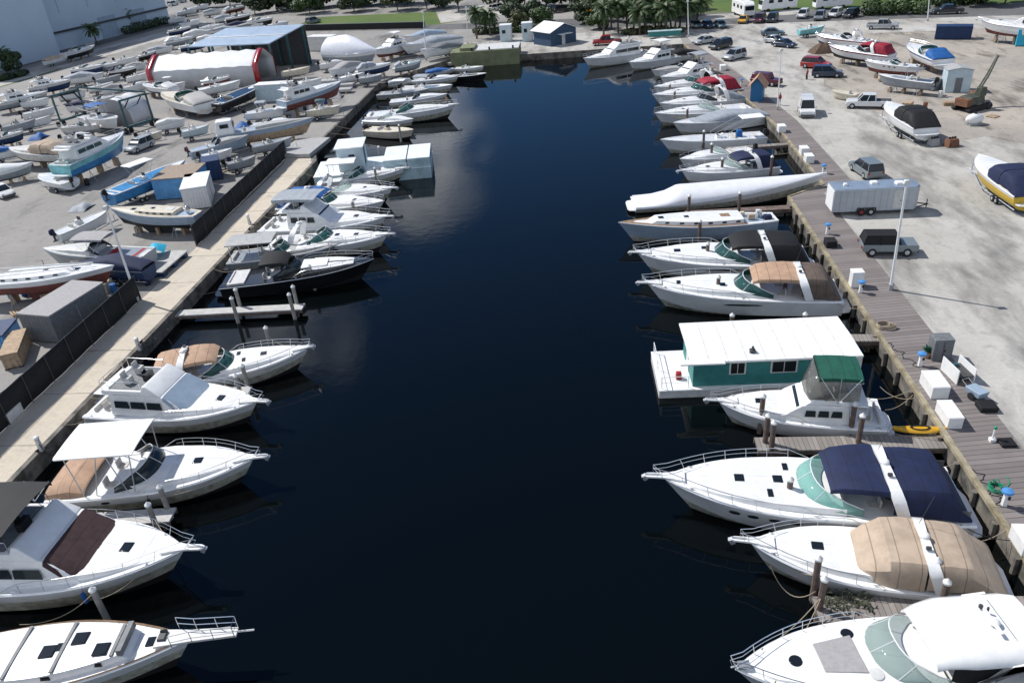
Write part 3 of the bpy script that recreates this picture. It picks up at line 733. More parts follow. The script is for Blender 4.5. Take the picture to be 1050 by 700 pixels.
def runabout(b, hull='gelhull', deck='gel', motors=1, motorm='blackc', top=None, topkind='ttop', topz=1.9, console=True, stripe=None, cabin=False, cover=None, bottom='bottomblack', floor='offwhite', glass='glassdark', rail=False, seatm='cushion', ttx=(.30, .56)):
    L = b.L; z = b.zg(.3); k = max(.75, min(1.1, L/8))
    b.hull(hull, bottom, stripe, n=14, dep=.4)
    if cabin: keys = [(0, -.02), (.05, -.02), (.05, -.5), (.45, -.5), (.45, .38), (.68, .36), (.92, .05), (1, .02)]
    else: keys = [(0, -.02), (.04, -.02), (.04, -.5), (.72, -.5), (.72, -.05), (.95, .02), (1, .02)]
    b.deck(keys, .2*k, deck, floor, n=18)
    W = b.hb(.3)
    if cover:
        b.cover([(.93*L, W*.25, z+.30, z+.12), (.75*L, W*.78, z+.42, z+.06), (.55*L, W*1.0, z+.78*k, z+.02), (.42*L, W*1.02, z+1.0*k, z+.0), (.25*L, W*1.02, z+.72*k, z-.02), (.05*L, W*.98, z+.42, z-.02), (.0, W*.95, z+.2, z-.05)], cover, 'boat_cover')
    else:
        if console and not cabin:
            c = MB(); c.box((.44*L, 0, z-.05), (.8, .8*k, .95), top=.8); c.box((.40*L, 0, z+.48), (.3, .6, .18)); b.P(c, 'console', deck, bevel=.05)
            g = MB(); g.box((.455*L, 0, z+.62), (.04, .62, .42)); b.P(g, 'windshield', glass)
        elif cabin: b.shield(.40, .54, .5*k, zf=.36, za=.05, rake=.8, m=glass, fm='steel', mull=4)
        sm = MB(); sm.box((.32*L, 0, z-.2), (.5, W*1.0, .55)); sm.box((.30*L-.1, 0, z+.2), (.1, W*1.0, .4)); b.P(sm, 'helm_seat', seatm, bevel=.04)
        s2 = MB(); s2.box((.09*L, 0, z-.28), (.45, W*1.6, .42)); b.P(s2, 'bench_seat', seatm, bevel=.04)
        if top:
            xa, xb = ttx[0]*L, ttx[1]*L
            if topkind == 'ttop':
                t = MB(); t.box(((xa+xb)/2, 0, z+topz*k), (xb-xa, W*1.25, .09), top=.94); q = b.P(t, 't_top', top, bevel=.03)
                f = MB()
                for sg in (1, -1):
                    for x_, x2 in ((.36*L, xa+.2), (.50*L, xb-.2)): f.tube([(x_, sg*W*.45, z-.4), (x_, sg*W*.45, z+.8), (x2, sg*W*.55, z+topz*k)], .03, 5)
                b.P(f, 'frame', 'alu', q)
            else: b.bimini(xa, xb, W*.85, z+topz*k, top, .14, zl=z)
    for i in range(motors): b.outboard((i-(motors-1)/2)*.65, motorm)
    if rail: b.rail(.55, .45, mid=False)
    return b

def sail(b, hull='bluegrey', deck='gel', stripe=None, bottom='bottomred', trunk=(.22, .68), th=.42, trunkm=None, ports=5, keel=False, floor='teak', hatches=((.73, 0),), rails=True, sider='teak', top=None):
    L = b.L; z = b.zg(.4); t0, t1 = trunk
    b.hull(hull, bottom, stripe, dep=.7, n=20)
    b.deck([(0, .0), (.04, .02), (.04, -.42), (t0, -.42), (t0, th), (t1-.04, th*.9), (t1, .05), (1, .04)], .36, deck, floor, slope=.12)
    hs = max(b.hb((t0+t1)/2)-.36, .2)
    for i in range(ports):
        t = lerp(t0+.04, t1-.1, i/max(1, ports-1))
        y = b.hb(t)-.36-.10*th; x = t*L
        b.windows(x-.22, x+.22, y+.035, b.zg(t)+th*.40, b.zg(t)+th*.78, 1, m='hatch', slant=.04, lean=.25, name='portlight')
    for h in hatches: b.hatch(h[0], h[1], .55, .55)
    b.hatch(lerp(t0, t1, .18), 0, .8, 1.0, 'teak' if floor == 'teak' else 'offwhite'); b.hatch(lerp(t0, t1, .6), 0, .5, .5)
    if rails:
        f = MB()
        for hh in (.32, .6):
            pts = [(t*L, b.hb(t)-.06, b.zg(t)+hh) for t in [i/16 for i in range(17)]]
            f.tube(pts+[(x, -y, q) for x, y, q in pts[::-1]], .013, 4)
        for i in range(1, 9):
            t = i/8.2
            for sg in (1, -1): f.tube([(t*L, sg*(b.hb(t)-.06), b.zg(t)), (t*L, sg*(b.hb(t)-.06), b.zg(t)+.6)], .016, 4)
        b.P(f, 'lifeline', 'steel')
    w_ = MB(); w_.wheel((.10*L, 0, z+.35), .42, .04, 16, ax='x'); w_.box((.12*L, 0, z-.05), (.2, .2, .75)); b.P(w_, 'steering_wheel', 'steel')
    if keel:
        m = MB(); cl = b.base-LZ-.12
        m.prof([(.30*L, -.3), (.72*L, -.2), (.62*L, -cl), (.34*L, -cl)], -.16, .16); b.P(m, 'keel', bottom)
    if top: b.bimini(.03*L, .24*L, b.hb(.1)*.9, z+1.9, top, .15, zl=z)
    return b

def wrapped(b, m='wrap', hull='gelhull', peak=1.3, prof=None, bottom='bottomblack'):
    L = b.L; b.hull(hull, bottom, n=16)
    b.deck([(0, -.02), (1, .02)], .3)
    z = b.fs; prof = prof or [(0, .25), (.06, .8), (.2, 1.0), (.4, 1.0), (.55, .8), (.75, .35), (.93, .14), (1.005, .05)]
    rows = [(t*L, max(b.hb(min(max(t, 0), .999))*1.03, .05), b.zg(max(t, 0))+q*peak, b.zg(max(t, 0))-.12) for t, q in prof]
    b.cover(rows, m, 'shrink_wrap', flat=-.35, n=14); return b

# ------------------------------------------------------------------ boats afloat, right side
RB = 'boats moored along the right quay'; LB = 'boats moored along the left quay'
b = Boat('motor_cruiser', 'white cruiser with hard top and grey sun pad, nearest boat at the bottom right', 'boat', (754, 685), (1082, 662), beam=.315, group=RB)
L = b.L; z = b.zg(.3)
b.hull('gelhull'); b.deck([(t, v*1.15) for t, v in KX], .36, 'gel', 'offwhite', crown=.12); b.platform(.9); b.seats()
b.shield(.38, .60, .72, za=.10, zf=.42, rake=1.5, m='glassclear', fm='gelhull', top=.84, mull=4)
W = b.hb(.3)
mb = MB(); rows = []
for u in range(11):
    x = lerp(.445*L, .10*L, u/10); ww = W*(.70+.13*min(1, u/3))*(1 if u < 10 else .93); r = []
    zz = z+1.82-.16*(1-u/3)**2 if u < 3 else z+1.82-.02*(u-3)
    if u == 0: zz -= .12
    for j in range(13):
        v = -1+j/6; r.append((x, ww*v, zz-.30*abs(v)**9+.07*(1-v*v)))
    rows.append(r)
mb.shell(rows, .10); ht = b.P(mb, 'hard_top', 'gel', ang=50)
for sg in (1, -1):
    f = MB(); f.prof([(.40*L, z+.1), (.31*L, z+.1), (.24*L, z+1.45), (.17*L, z+1.5), (.18*L, z+1.2), (.27*L, z+.9)], sg*W*.83-.06, sg*W*.83+.06)
    b.P(f, 'top_support', 'gel', ht)
f = MB()
for sg in (1, -1):
    f = MB(); f.add([(.40*L, sg*W*.74, z+.62), (.33*L, sg*W*.80, z+.25), (.25*L, sg*W*.78, z+1.40), (.39*L, sg*W*.66, z+1.48)], [(0, 1, 2, 3)])
    q = b.P(f, 'side_curtain', 'blackc', ht, ang=0); q.modifiers.new('solid', 'SOLIDIFY').thickness = .02
f = MB(); f.ell((.23*L, .1, z+1.97), (.24, .24, .13), 12, 5, 0, -.7); f.box((.235*L, .1, z+2.03), (.12, 1.3, .08)); b.P(f, 'radar_dome', 'white', ht)
f = MB(); f.disc((.235*L, -.75, z+1.9), .09, .12); f.disc((.225*L, -.5, z+1.9), .05, .25); f.tube([(.2*L, -1.1, z+1.9), (.2*L, .9, z+1.9)], .015, 4); b.P(f, 'antenna', 'darkgrey', ht)
b.cover([(.15*L, W*.86, z+1.55, z+.6), (.08*L, W*.86, z+1.1, z+.4), (.02*L, W*.84, z+.4, z+.1)], 'navy', 'cockpit_cover')
f = MB(); f.prism([(.62*L, -.95), (.745*L, -.70), (.745*L, .70), (.62*L, .95)], b.zd(.68)+.03, b.zd(.66)+.12); b.P(f, 'sun_pad', 'mattegrey', bevel=.03)
b.hatch(.815, 0, .58, rnd_=True)
b.hatch(.625, -1.05, .55, rnd_=True); b.hatch(.60, 1.0, .62, m='offwhite', rnd_=True)
b.rail(.5, .62, ext=.2, r=.022); b.ports((.5, .58, .66))
f = MB(); f.box((L-.35, 0, b.zg(1)+.18), (.5, .3, .2)); f.tube([(L-.2, 0, b.zg(1)+.2), (L+.2, 0, b.zg(1)+.1)], .05); b.P(f, 'anchor', 'alu')

express(Boat('motor_cruiser', 'white cruiser wrapped from windscreen to stern in plain tan canvas', 'boat', (749, 553), (1021, 586), group=RB, beam=.335, full=2.9), 'tan', 'full', glass=None, hatches=((.715, 0, .6),), pulpit=.9, fm=None, archx=.25)
b = express(Boat('motor_cruiser', 'long white cruiser with navy canvas top and teal windscreen', 'boat', (660, 488), (985, 508), group=RB, beam=.305), 'navy', 'camper', glass='glassaqua', hatches=((.735, 0, .55), (.605, 0, .55), (.57, -.42, .3), (.64, .45, .3)), ports=(.56, .63, .70, .76), pulpit=.9)
f = MB()
for sg in (1, -1):
    f.box((.06*b.L, sg*b.hb(.06)*.84, b.fs+.45), (1.3, .03, .55))
b.P(f, 'clear_panel', 'vinyl')
b = fly(Boat('flybridge_yacht', 'small white flybridge boat with dark green top and clear bridge curtains', 'boat', (723, 410), (905, 425), group=RB, beam=.34), top='greencanvas', topz=2.3, enclosure='vinyl', hatches=((.74, 0, .6),), wins=3, x0=.22, x1=.60, bx0=.18, bx1=.43)
express(Boat('motor_cruiser', 'white cruiser with tan bimini top and brown cockpit curtains', 'boat', (653, 290), (860, 298), group=RB, beam=.28), 'orange', 'camper', canvas2='brownc', hatches=((.83, 0, .35), (.60, .2, .45)), ports=(.50,), portw=2.6, porth=.13, pulpit=.7, archx=.17)
express(Boat('motor_cruiser', 'white cruiser with black canvas top beside the teak decked boat', 'boat', (645, 259), (828, 262), group=RB, beam=.30), 'blackc', 'camper', hatches=((.76, 0, .6), (.60, -.2, .45)), ports=(.5,), portw=2.8, porth=.13, pulpit=.6)
b = sail(Boat('sailboat', 'mastless sailing boat with teak side decks and grey blue hull', 'sailboat', (634, 228), (795, 222), group=RB, beam=.24, sail=True), hull='bluegrey', deck='gel', trunk=(.22, .80), ports=6, bottom='bottomblack', rails=False)
mb = MB()
for sg in (1, -1):
    r0 = []; r1 = []
    for i in range(17):
        t = .2+.795*i/16; hh = b.hb(t); r0.append((t*b.L, sg*(hh-.05), b.zg(t)+.062)); r1.append((t*b.L, sg*max(hh-(.42 if t < .8 else .42+(t-.8)*6), 0), b.zg(t)+.062))
    mb.loft([r0, r1], False)
q = b.P(mb, 'teak_deck', 'teak', ang=0); q.modifiers.new('solid', 'SOLIDIFY').thickness = .012
mb = MB(); mb.ell((.62*b.L, -b.hb(.62)-.22, .75), (.28, .22, .3)); b.P(mb, 'fender_buoy', 'red')
for i, (t, y, w_, h_, m) in enumerate(((.16, .3, .7, .5, 'tan'), (.10, -.4, .6, .6, 'offwhite'), (.06, .5, .8, .35, 'navy'), (.2, -.7, .5, .4, 'cream'))):
    mb = MB(); mb.box((t*b.L, y, b.fs+.1+h_/2), (w_, w_*.8, h_), top=.85); b.P(mb, 'deck_box', m, bevel=.05)
b = wrapped(Boat('speedboat', 'long pointed speedboat shrink wrapped in plain white, bow to the quay', 'boat', (847, 177), (650, 207), group=RB, beam=.205, full=1.9, fs=.75, zs=.75), prof=[(-.01, .02), (.08, .22), (.17, .55), (.225, .98), (.25, 1.0), (.30, .93), (.42, .80), (.62, .56), (.82, .26), (.96, .08), (1.004, .03)], peak=1.35)
b.platform(.8)
express(Boat('motor_cruiser', 'white cruiser with navy canvas, nearest the shrink wrapped speedboat', 'boat', (694, 176), (793, 167), group=RB, beam=.31), 'navy', 'camper', hatches=((.72, 0, .5),), pulpit=.6, glass='glassclear')
runabout(Boat('cabin_boat', 'small white cabin boat with open cockpit between two larger cruisers', 'boat', (697, 163), (772, 153), group=RB, beam=.30), cabin=True, motors=1, glass='glassclear', rail=True)
b = runabout(Boat('fishing_boat', 'long white fishing boat with white hard top and blue seat cover', 'boat', (677, 143), (783, 138), group=RB, beam=.24), top='white', motors=2, ttx=(.02, .24), topz=2.2)
mb = MB(); mb.box((.24*b.L, 0, b.zg(.2)+.3), (.8, .8, 1.1), top=.8); b.P(mb, 'seat_cover', 'bluecanvas', bevel=.06)
b = runabout(Boat('runabout', 'low runabout under a light grey fitted cover', 'boat', (690, 126), (782, 116), group=RB, beam=.27), cover='greycanvas', motors=0)
express(Boat('motor_cruiser', 'plain white cruiser with low windscreen next to the grey covered runabout', 'boat', (671, 116), (768, 109), group=RB, beam=.27), None, 'none', hatches=((.7, 0, .4),), pulpit=0, arch=False, glass='glassclear')
express(Boat('motor_cruiser', 'white cruiser with grey cockpit cover behind the plain white one', 'boat', (676, 106), (760, 99), group=RB, beam=.28), 'greycanvas', 'aft', hatches=((.7, 0, .4),), pulpit=0, arch=True, glass='glassdark')
express(Boat('motor_cruiser', 'white cruiser with dark red canvas top', 'boat', (669, 97), (756, 89), group=RB, beam=.29), 'redcanvas', 'camper', hatches=((.7, 0, .4),), pulpit=0)
express(Boat('motor_cruiser', 'white cruiser with greenish windscreen beyond the red canvas boat', 'boat', (670, 89), (742, 81), group=RB, beam=.28), 'blackc', 'aft', hatches=((.7, 0, .4),), pulpit=0, glass='glassteal')
fly(Boat('flybridge_yacht', 'grey topped flybridge boat with dark side windows, far right quay', 'boat', (677, 79), (733, 72), group=RB, beam=.33), top='greycanvas', pulpit=0, hatches=())
runabout(Boat('cabin_boat', 'white cabin boat with pale grey deck in front of the dark cars', 'boat', (668, 72), (725, 68), group=RB, beam=.28), cabin=True, motors=1, deck='greydeck', rail=True)
fly(Boat('flybridge_yacht', 'white flybridge boat nearest the far quay corner', 'boat', (645, 64), (692, 57), group=RB, beam=.34), top='white', pulpit=0, hatches=())
runabout(Boat('runabout', 'dark covered runabout in the far right corner of the canal', 'boat', (672, 57), (716, 54), group=RB, beam=.3), cover='blackc', motors=0)
b = Boat('motor_yacht', 'sleek white motor yacht lying along the far quay', 'yacht', (598, 60), (664, 52), group='boats at the far quay', beam=.27)
fly(b, hm='gel', hull='gelhull', hatches=(), pulpit=0, x0=.18, x1=.66, glass='glassdark', wins=2)

# houseboat
P0, P1 = G(692, 404, .2), G(876, 397, .2)
d = (P1-P0); d.z = 0; Lh = d.length; hb_ = thing('houseboat', 'teal walled houseboat with flat white roof and white front deck', 'houseboat', (P0.x, P0.y, 0), math.atan2(d.y, d.x), RB)
def hp(mb, n, m, **kw): return mb.build(n, MT[m], hb_, **kw)
Wd = 4.7
mb = MB(); mb.box((Lh/2-.4, Wd/2, .15), (Lh+1.4, Wd+.3, .9)); hp(mb, 'hull', 'offwhite', bevel=.08)
mb = MB(); mb.box((Lh/2-.3, Wd/2, .63), (Lh+1.6, Wd+.5, .10)); hp(mb, 'deck', 'white')
mb = MB(); mb.box((1.2+(Lh-1.6)/2, Wd/2, 1.80), (Lh-1.6, Wd-.25, 2.24)); wl = hp(mb, 'wall', 'tealwall')
mb = MB(); mb.shell([[(x, -.35, 2.92), (x, Wd/2, 3.02), (x, Wd+.35, 2.92)] for x in (.9, Lh*.24, Lh*.5, Lh*.75, Lh+.1)], .14); rf = hp(mb, 'roof', 'white', ang=20)
mb = MB(); mb.shell([[(x, -.75, 3.02), (x, -.2, 3.06)] for x in (.2, Lh*.26)], .1); hp(mb, 'roof_overhang', 'white', ang=0)
mb = MB(); mb.box((Lh*.43, .6, 3.06), (.35, .35, .2)); mb.tube([(Lh*.43, .6, 3.0), (Lh*.43, .6, 3.4)], .08); mb.build('roof_vent', MT['darkgrey'], rf)
for i in range(1, 9):
    mb = MB(); mb.shell([[(.9+(Lh-.8)*i/9-.03, -.34, 2.935), (.9+(Lh-.8)*i/9-.03, Wd/2, 3.035), (.9+(Lh-.8)*i/9-.03, Wd+.34, 2.935)], [(.9+(Lh-.8)*i/9+.03, -.34, 2.935), (.9+(Lh-.8)*i/9+.03, Wd/2, 3.035), (.9+(Lh-.8)*i/9+.03, Wd+.34, 2.935)]], .012); mb.build('roof_seam', MT['offwhite'], rf, ang=0)
for x, w_ in ((Lh*.345, .95), (Lh*.60, 1.6)):
    mb = MB(); mb.box((x, .11, 2.05), (w_+.16, .08, .96)); q = hp(mb, 'window_frame', 'offwhite')
    mb = MB()
    for s_ in (-1, 1): mb.box((x+s_*w_/4, .075, 2.05), (w_/2-.06, .05, .8))
    mb.build('pane', MT['hatch'], q)
mb = MB(); mb.box((Lh-.2, .11, 1.75), (.9, .06, 1.95)); hp(mb, 'door', 'offwhite')
mb = MB(); mb.box((1.17, Wd*.5, 1.75), (.06, .9, 1.95)); hp(mb, 'door', 'offwhite')
mb = MB()
for x, y in ((-.9, 0), (.9, 0), (-.9, Wd), (-.9, Wd/2)): mb.tube([(x, y, .68), (x, y, 1.6)], .03, 5)
mb.tube([(.9, 0, 1.6), (-.9, 0, 1.6), (-.9, Wd, 1.6)], .03, 5); mb.tube([(.9, 0, 1.15), (-.9, 0, 1.15), (-.9, Wd, 1.15)], .02, 5); hp(mb, 'railing', 'white')
mb = MB(); mb.box((.4, 1.2, .95), (.4, .4, .5), top=.9); tag(mb.build('gas_can', MT['red'], None, bevel=.03), 'small red fuel can on the front deck of the houseboat', 'fuel can')
o = bpy.data.objects['gas_can']; o.location = (P0.x, P0.y, 0); o.rotation_euler.z = math.atan2(d.y, d.x)

# ------------------------------------------------------------------ boats afloat, left side
b = sail(Boat('sailboat', 'white sailing boat with long railed bowsprit and square dark hatches, bottom left corner', 'sailboat', (196, 653), (-85, 688), group=LB, beam=.30, sail=True), hull='gelhull', deck='gel', trunk=(.15, .80), th=.5, ports=4, bottom='bottomblack', floor='offwhite', rails=False, hatches=((.86, 0),))
L = b.L; z = b.zg(1)
for t, y in ((.70, -.45), (.60, .35), (.50, -.2)):
    mb = MB(); mb.box((t*L, y, b.zd(t)+.09), (.72, .72, .09), top=.92); b.P(mb, 'hatch', 'hatch', bevel=.03)
mb = MB(); mb.prism([(L-1.6, -.5), (L+.1, -.34), (L+2.2, -.24), (L+2.2, .24), (L+.1, .34), (L-1.6, .5)], z+.02, z+.14); mb.tube([(L+2.0, 0, z+.1), (L+3.0, 0, z+.12)], .05); sp = b.P(mb, 'bowsprit', 'offwhite', ang=0)
f = MB()
for hh in (.4, .8): f.tube([(L-.7, .55, z+hh), (L+.2, .38, z+hh), (L+2.15, .3, z+hh), (L+2.15, -.3, z+hh), (L+.2, -.38, z+hh), (L-.7, -.55, z+hh)], .022, 5)
for x, y in ((L-.7, .55), (L+.2, .38), (L+1.2, .34), (L+2.15, .3)):
    for sg in (1, -1): f.tube([(x, sg*y, z+.05), (x, sg*y, z+.8)], .02, 4)
b.P(f, 'bow_rail', 'steel', sp)
mb = MB(); mb.box((.90*L, 0, b.zd(.9)+.16), (.45, .5, .3), top=.7); mb.wheel((.90*L, .3, b.zd(.9)+.25), .18, .12); b.P(mb, 'windlass', 'darkgrey')
mb = MB(); mb.box((.775*L, 0, b.zd(.74)+.12), (.25, 1.7, .35)); b.P(mb, 'deck_rack', 'midgrey')
mb = MB()
for t in (.38, .55, .745): mb.box((t*L, 0, b.zd(min(t, .72))+.075), (.16, 2*b.hb(t)-.95, .06))
b.P(mb, 'cabin_trim', 'midgrey')
f = MB()
for sg in (1, -1):
    f.tube([(t*L, sg*(b.hb(t)-.03), b.zg(t)+.09) for t in [i/14 for i in range(15)]], .05, 4)
b.P(f, 'toe_rail', 'teak')

b = fly(Boat('flybridge_yacht', 'white flybridge yacht with black bridge top and maroon windscreen cover', 'boat', (210, 562), (-92, 572), group=LB, beam=.325), top='blackc', front='maroon', hatches=((.80, 0, .6),), x0=.26, x1=.675, topz=1.55, bx0=.33, bx1=.52)
b.fender(.72, -1, 'bluecanvas'); 
b = express(Boat('motor_cruiser', 'white cruiser with raised flat white hard top and tan stern cover', 'boat', (275, 468), (62, 492), group=LB, beam=.345, full=2.9), None, 'none', glass='glassdark', arch=False, hatches=((.72, 0, .6),), ports=(.3,), pulpit=.8, floor='tan')
L = b.L; z = b.zg(.3)
mb = MB(); rows = []
for i in range(7):
    x = lerp(.12*L, .50*L, i/6); rows.append([(x, b.hb(.3)*.80*v, z+2.85+.06*(1-v*v)-(.06 if abs(v) == 1 else 0)) for v in (-1, -.93, -.5, 0, .5, .93, 1)])
mb.shell(rows, .07); q = b.P(mb, 'hard_top', 'white', ang=30)
for sg in (1, -1):
    f = MB()
    for xa, xb in ((.20, .16), (.26, .32), (.42, .36), (.45, .48)): f.tube([(xa*L, sg*b.hb(.3)*.85, z), (xb*L, sg*b.hb(.3)*.74, z+2.82)], .035, 5)
    b.P(f, 'frame', 'alu', q)
mb = MB()
for sg in (1, -1): mb.tube([(.545*L, sg*.1, b.zd(.55)+.1), (.46*L, sg*b.hb(.4)*.7, b.zg(.45)+.85)], .05, 4)
b.cover([(.0, b.hb(0)*.9, b.fs+.5, b.fs+.05), (.12*L, b.hb(.1)*.9, b.fs+.9, b.fs+.05), (.20*L, b.hb(.1)*.9, b.fs+.55, b.fs+.0)], 'orange', 'cockpit_cover')
b.fender(.52, -1, 'black')
fly(Boat('flybridge_yacht', 'white flybridge boat with blue grey windscreen cover and clear curtains', 'boat', (276, 412), (104, 410), group=LB, beam=.34), top=None, front='bluegrey', enclosure=None, hatches=((.78, 0, .5),), x0=.18, x1=.62, pulpit=.8)
express(Boat('motor_cruiser', 'white cruiser with orange tan canvas and white arch, below the bare pier', 'boat', (322, 355), (152, 390), group=LB, beam=.30), 'orange', 'camper', hatches=((.72, 0, .5), (.60, -.25, .3), (.56, .35, .3)), ports=(.55,), pulpit=.4, archx=.20)
b = express(Boat('motor_cruiser', 'black hulled cruiser with black canvas and white foredeck pad', 'boat', (383, 265), (230, 287), group=LB, beam=.29), 'blackc', 'bimini', hull='blackhull', deck='blackhull', hatches=(), pulpit=0, arch=False, glass='glassdark', floor='greydeck')
mb = MB(); mb.prism([(.53*b.L, -1.0), (.70*b.L, -.8), (.70*b.L, .8), (.53*b.L, 1.0)], b.zd(.60)+.02, b.zd(.60)+.16); b.P(mb, 'sun_pad', 'white', bevel=.03)
mb = MB(); mb.box((.10*b.L, 0, b.fs+.05), (1.6, b.B*.75, .3)); b.P(mb, 'stern_pad', 'offwhite', bevel=.04)
b = express(Boat('motor_cruiser', 'grey cruiser with flat grey hard top behind the black hulled cruiser', 'boat', (352, 248), (236, 264), group=LB, beam=.30), None, 'none', deck='greydeck', hull='greyhull', arch=False, hatches=((.7, 0, .4),), pulpit=0)
mb = MB(); mb.shell([[(x*b.L, v*b.hb(.3)*.85, b.zg(.3)+1.7+.1*(1-v*v)) for v in (-1, -.5, 0, .5, 1)] for x in (.02, .2, .42)], .1); q = b.P(mb, 'hard_top', 'greydeck')
for sg in (1, -1):
  for xx in (.05, .22, .40):
    f = MB(); x = xx; f.tube([(x*b.L, sg*b.hb(.3)*.82, b.zg(.2)), (x*b.L, sg*b.hb(.3)*.8, b.zg(.3)+1.66)], .04); b.P(f, 'support_post', 'alu', q)
express(Boat('motor_cruiser', 'white cruiser with two dark deck hatches and green tinted curtains', 'boat', (405, 240), (278, 249), group=LB, beam=.30), 'greycanvas', 'none', hatches=((.74, 0, .5), (.58, 0, .5)), ports=(.5, .6), pulpit=.7, glass='glassteal')
b = fly(Boat('flybridge_yacht', 'white sport fishing boat with wide pale grey bridge cover', 'boat', (404, 222), (272, 230), group=LB, beam=.31), top='greycanvas', front=None, hatches=((.76, 0, .5),), pulpit=.7, x0=.25, x1=.58, topz=1.3, bx0=.16, bx1=.5)
express(Boat('motor_cruiser', 'white cruiser with bright blue canvas top', 'boat', (394, 206), (290, 209), group=LB, beam=.30), 'bluecanvas', 'camper', hatches=((.72, 0, .4),), pulpit=0)
b = express(Boat('motor_cruiser', 'white cruiser with stainless radar arch and grey open cockpit', 'boat', (408, 193), (312, 197), group=LB, beam=.30), None, 'none', hatches=((.7, 0, .4),), pulpit=.7, archm='steel', glass='glassclear')
b = express(Boat('motor_cruiser', 'white cruiser with square white hard top in front of the turquoise barge', 'boat', (421, 172), (330, 184), group=LB, beam=.30), None, 'none', hatches=((.7, 0, .4),), pulpit=.8, arch=False, glass='glassteal')
mb = MB(); mb.shell([[(x*b.L, v*b.hb(.3)*.8, b.zg(.3)+2.1+.12*(1-v*v)) for v in (-1, -.5, 0, .5, 1)] for x in (.10, .25, .44)], .12); q = b.P(mb, 'hard_top', 'white')
for sg in (1, -1):
  for xx in (.13, .40):
    f = MB(); x = xx; f.tube([(x*b.L, sg*b.hb(.3)*.85, b.zg(.2)), (x*b.L, sg*b.hb(.3)*.76, b.zg(.3)+2.05)], .04); b.P(f, 'support_post', 'alu', q)
runabout(Boat('fishing_boat', 'small tan fishing skiff behind the turquoise barge', 'boat', (424, 133), (377, 132), group=LB, beam=.3), hull='cream', deck='cream', motors=1)
runabout(Boat('runabout', 'low white runabout moored between the tan skiff and the big white cruiser', 'boat', (424, 122), (376, 122), group=LB, beam=.28), motors=1, cabin=True, glass='glassclear')
b = express(Boat('motor_cruiser', 'large white open cruiser with high flared bow, biggest of the far left row', 'boat', (471, 107), (376, 118), group=LB, beam=.25), None, 'none', hatches=(), pulpit=.5, arch=False, glass='glassteal')
b = runabout(Boat('runabout', 'white runabout with orange buoy at its bow', 'boat', (459, 96), (400, 104), group=LB, beam=.28), motors=1, cabin=True)
mb = MB(); mb.ell((b.L-.3, -.5, .7), (.35, .35, .45)); b.P(mb, 'fender_buoy', 'orange')
runabout(Boat('fishing_boat', 'grey fishing boat with pale T-top, left row', 'boat', (440, 91), (388, 96), group=LB, beam=.28), hull='greyhull', deck='greydeck', top='white', motors=2)
runabout(Boat('fishing_boat', 'white fishing boat with cluttered deck beside the blue covered boat', 'boat', (464, 87), (412, 90), group=LB, beam=.28), motors=2, top='greycanvas', topkind='b')
runabout(Boat('runabout', 'white runabout with bright blue cover near the far end', 'boat', (470, 78), (424, 82), group=LB, beam=.3), cabin=True, motors=1)
bl = Boat('runabout', 'small boat under a peaked bright blue cover', 'boat', (466, 70), (436, 75), group=LB, beam=.36); runabout(bl, cover='bluecanvas', motors=0)
runabout(Boat('runabout', 'white bow rider showing its dark hull side near the olive barge', 'boat', (499, 75), (462, 78), group=LB, beam=.27), hull='blackhull', motors=0)
runabout(Boat('runabout', 'small white open boat lying against the olive barge', 'boat', (496, 68), (466, 70), group=LB, beam=.27), motors=1)
runabout(Boat('runabout', 'small pale boat tucked at the inner end of the olive barge', 'boat', (481, 62), (460, 64), group=LB, beam=.3), motors=0, deck='offwhite')
runabout(Boat('fishing_boat', 'pale grey skiff with grey cover, left row below the lamp post', 'boat', (428, 80), (398, 86), group=LB, beam=.3), cover='greycanvas', motors=1)

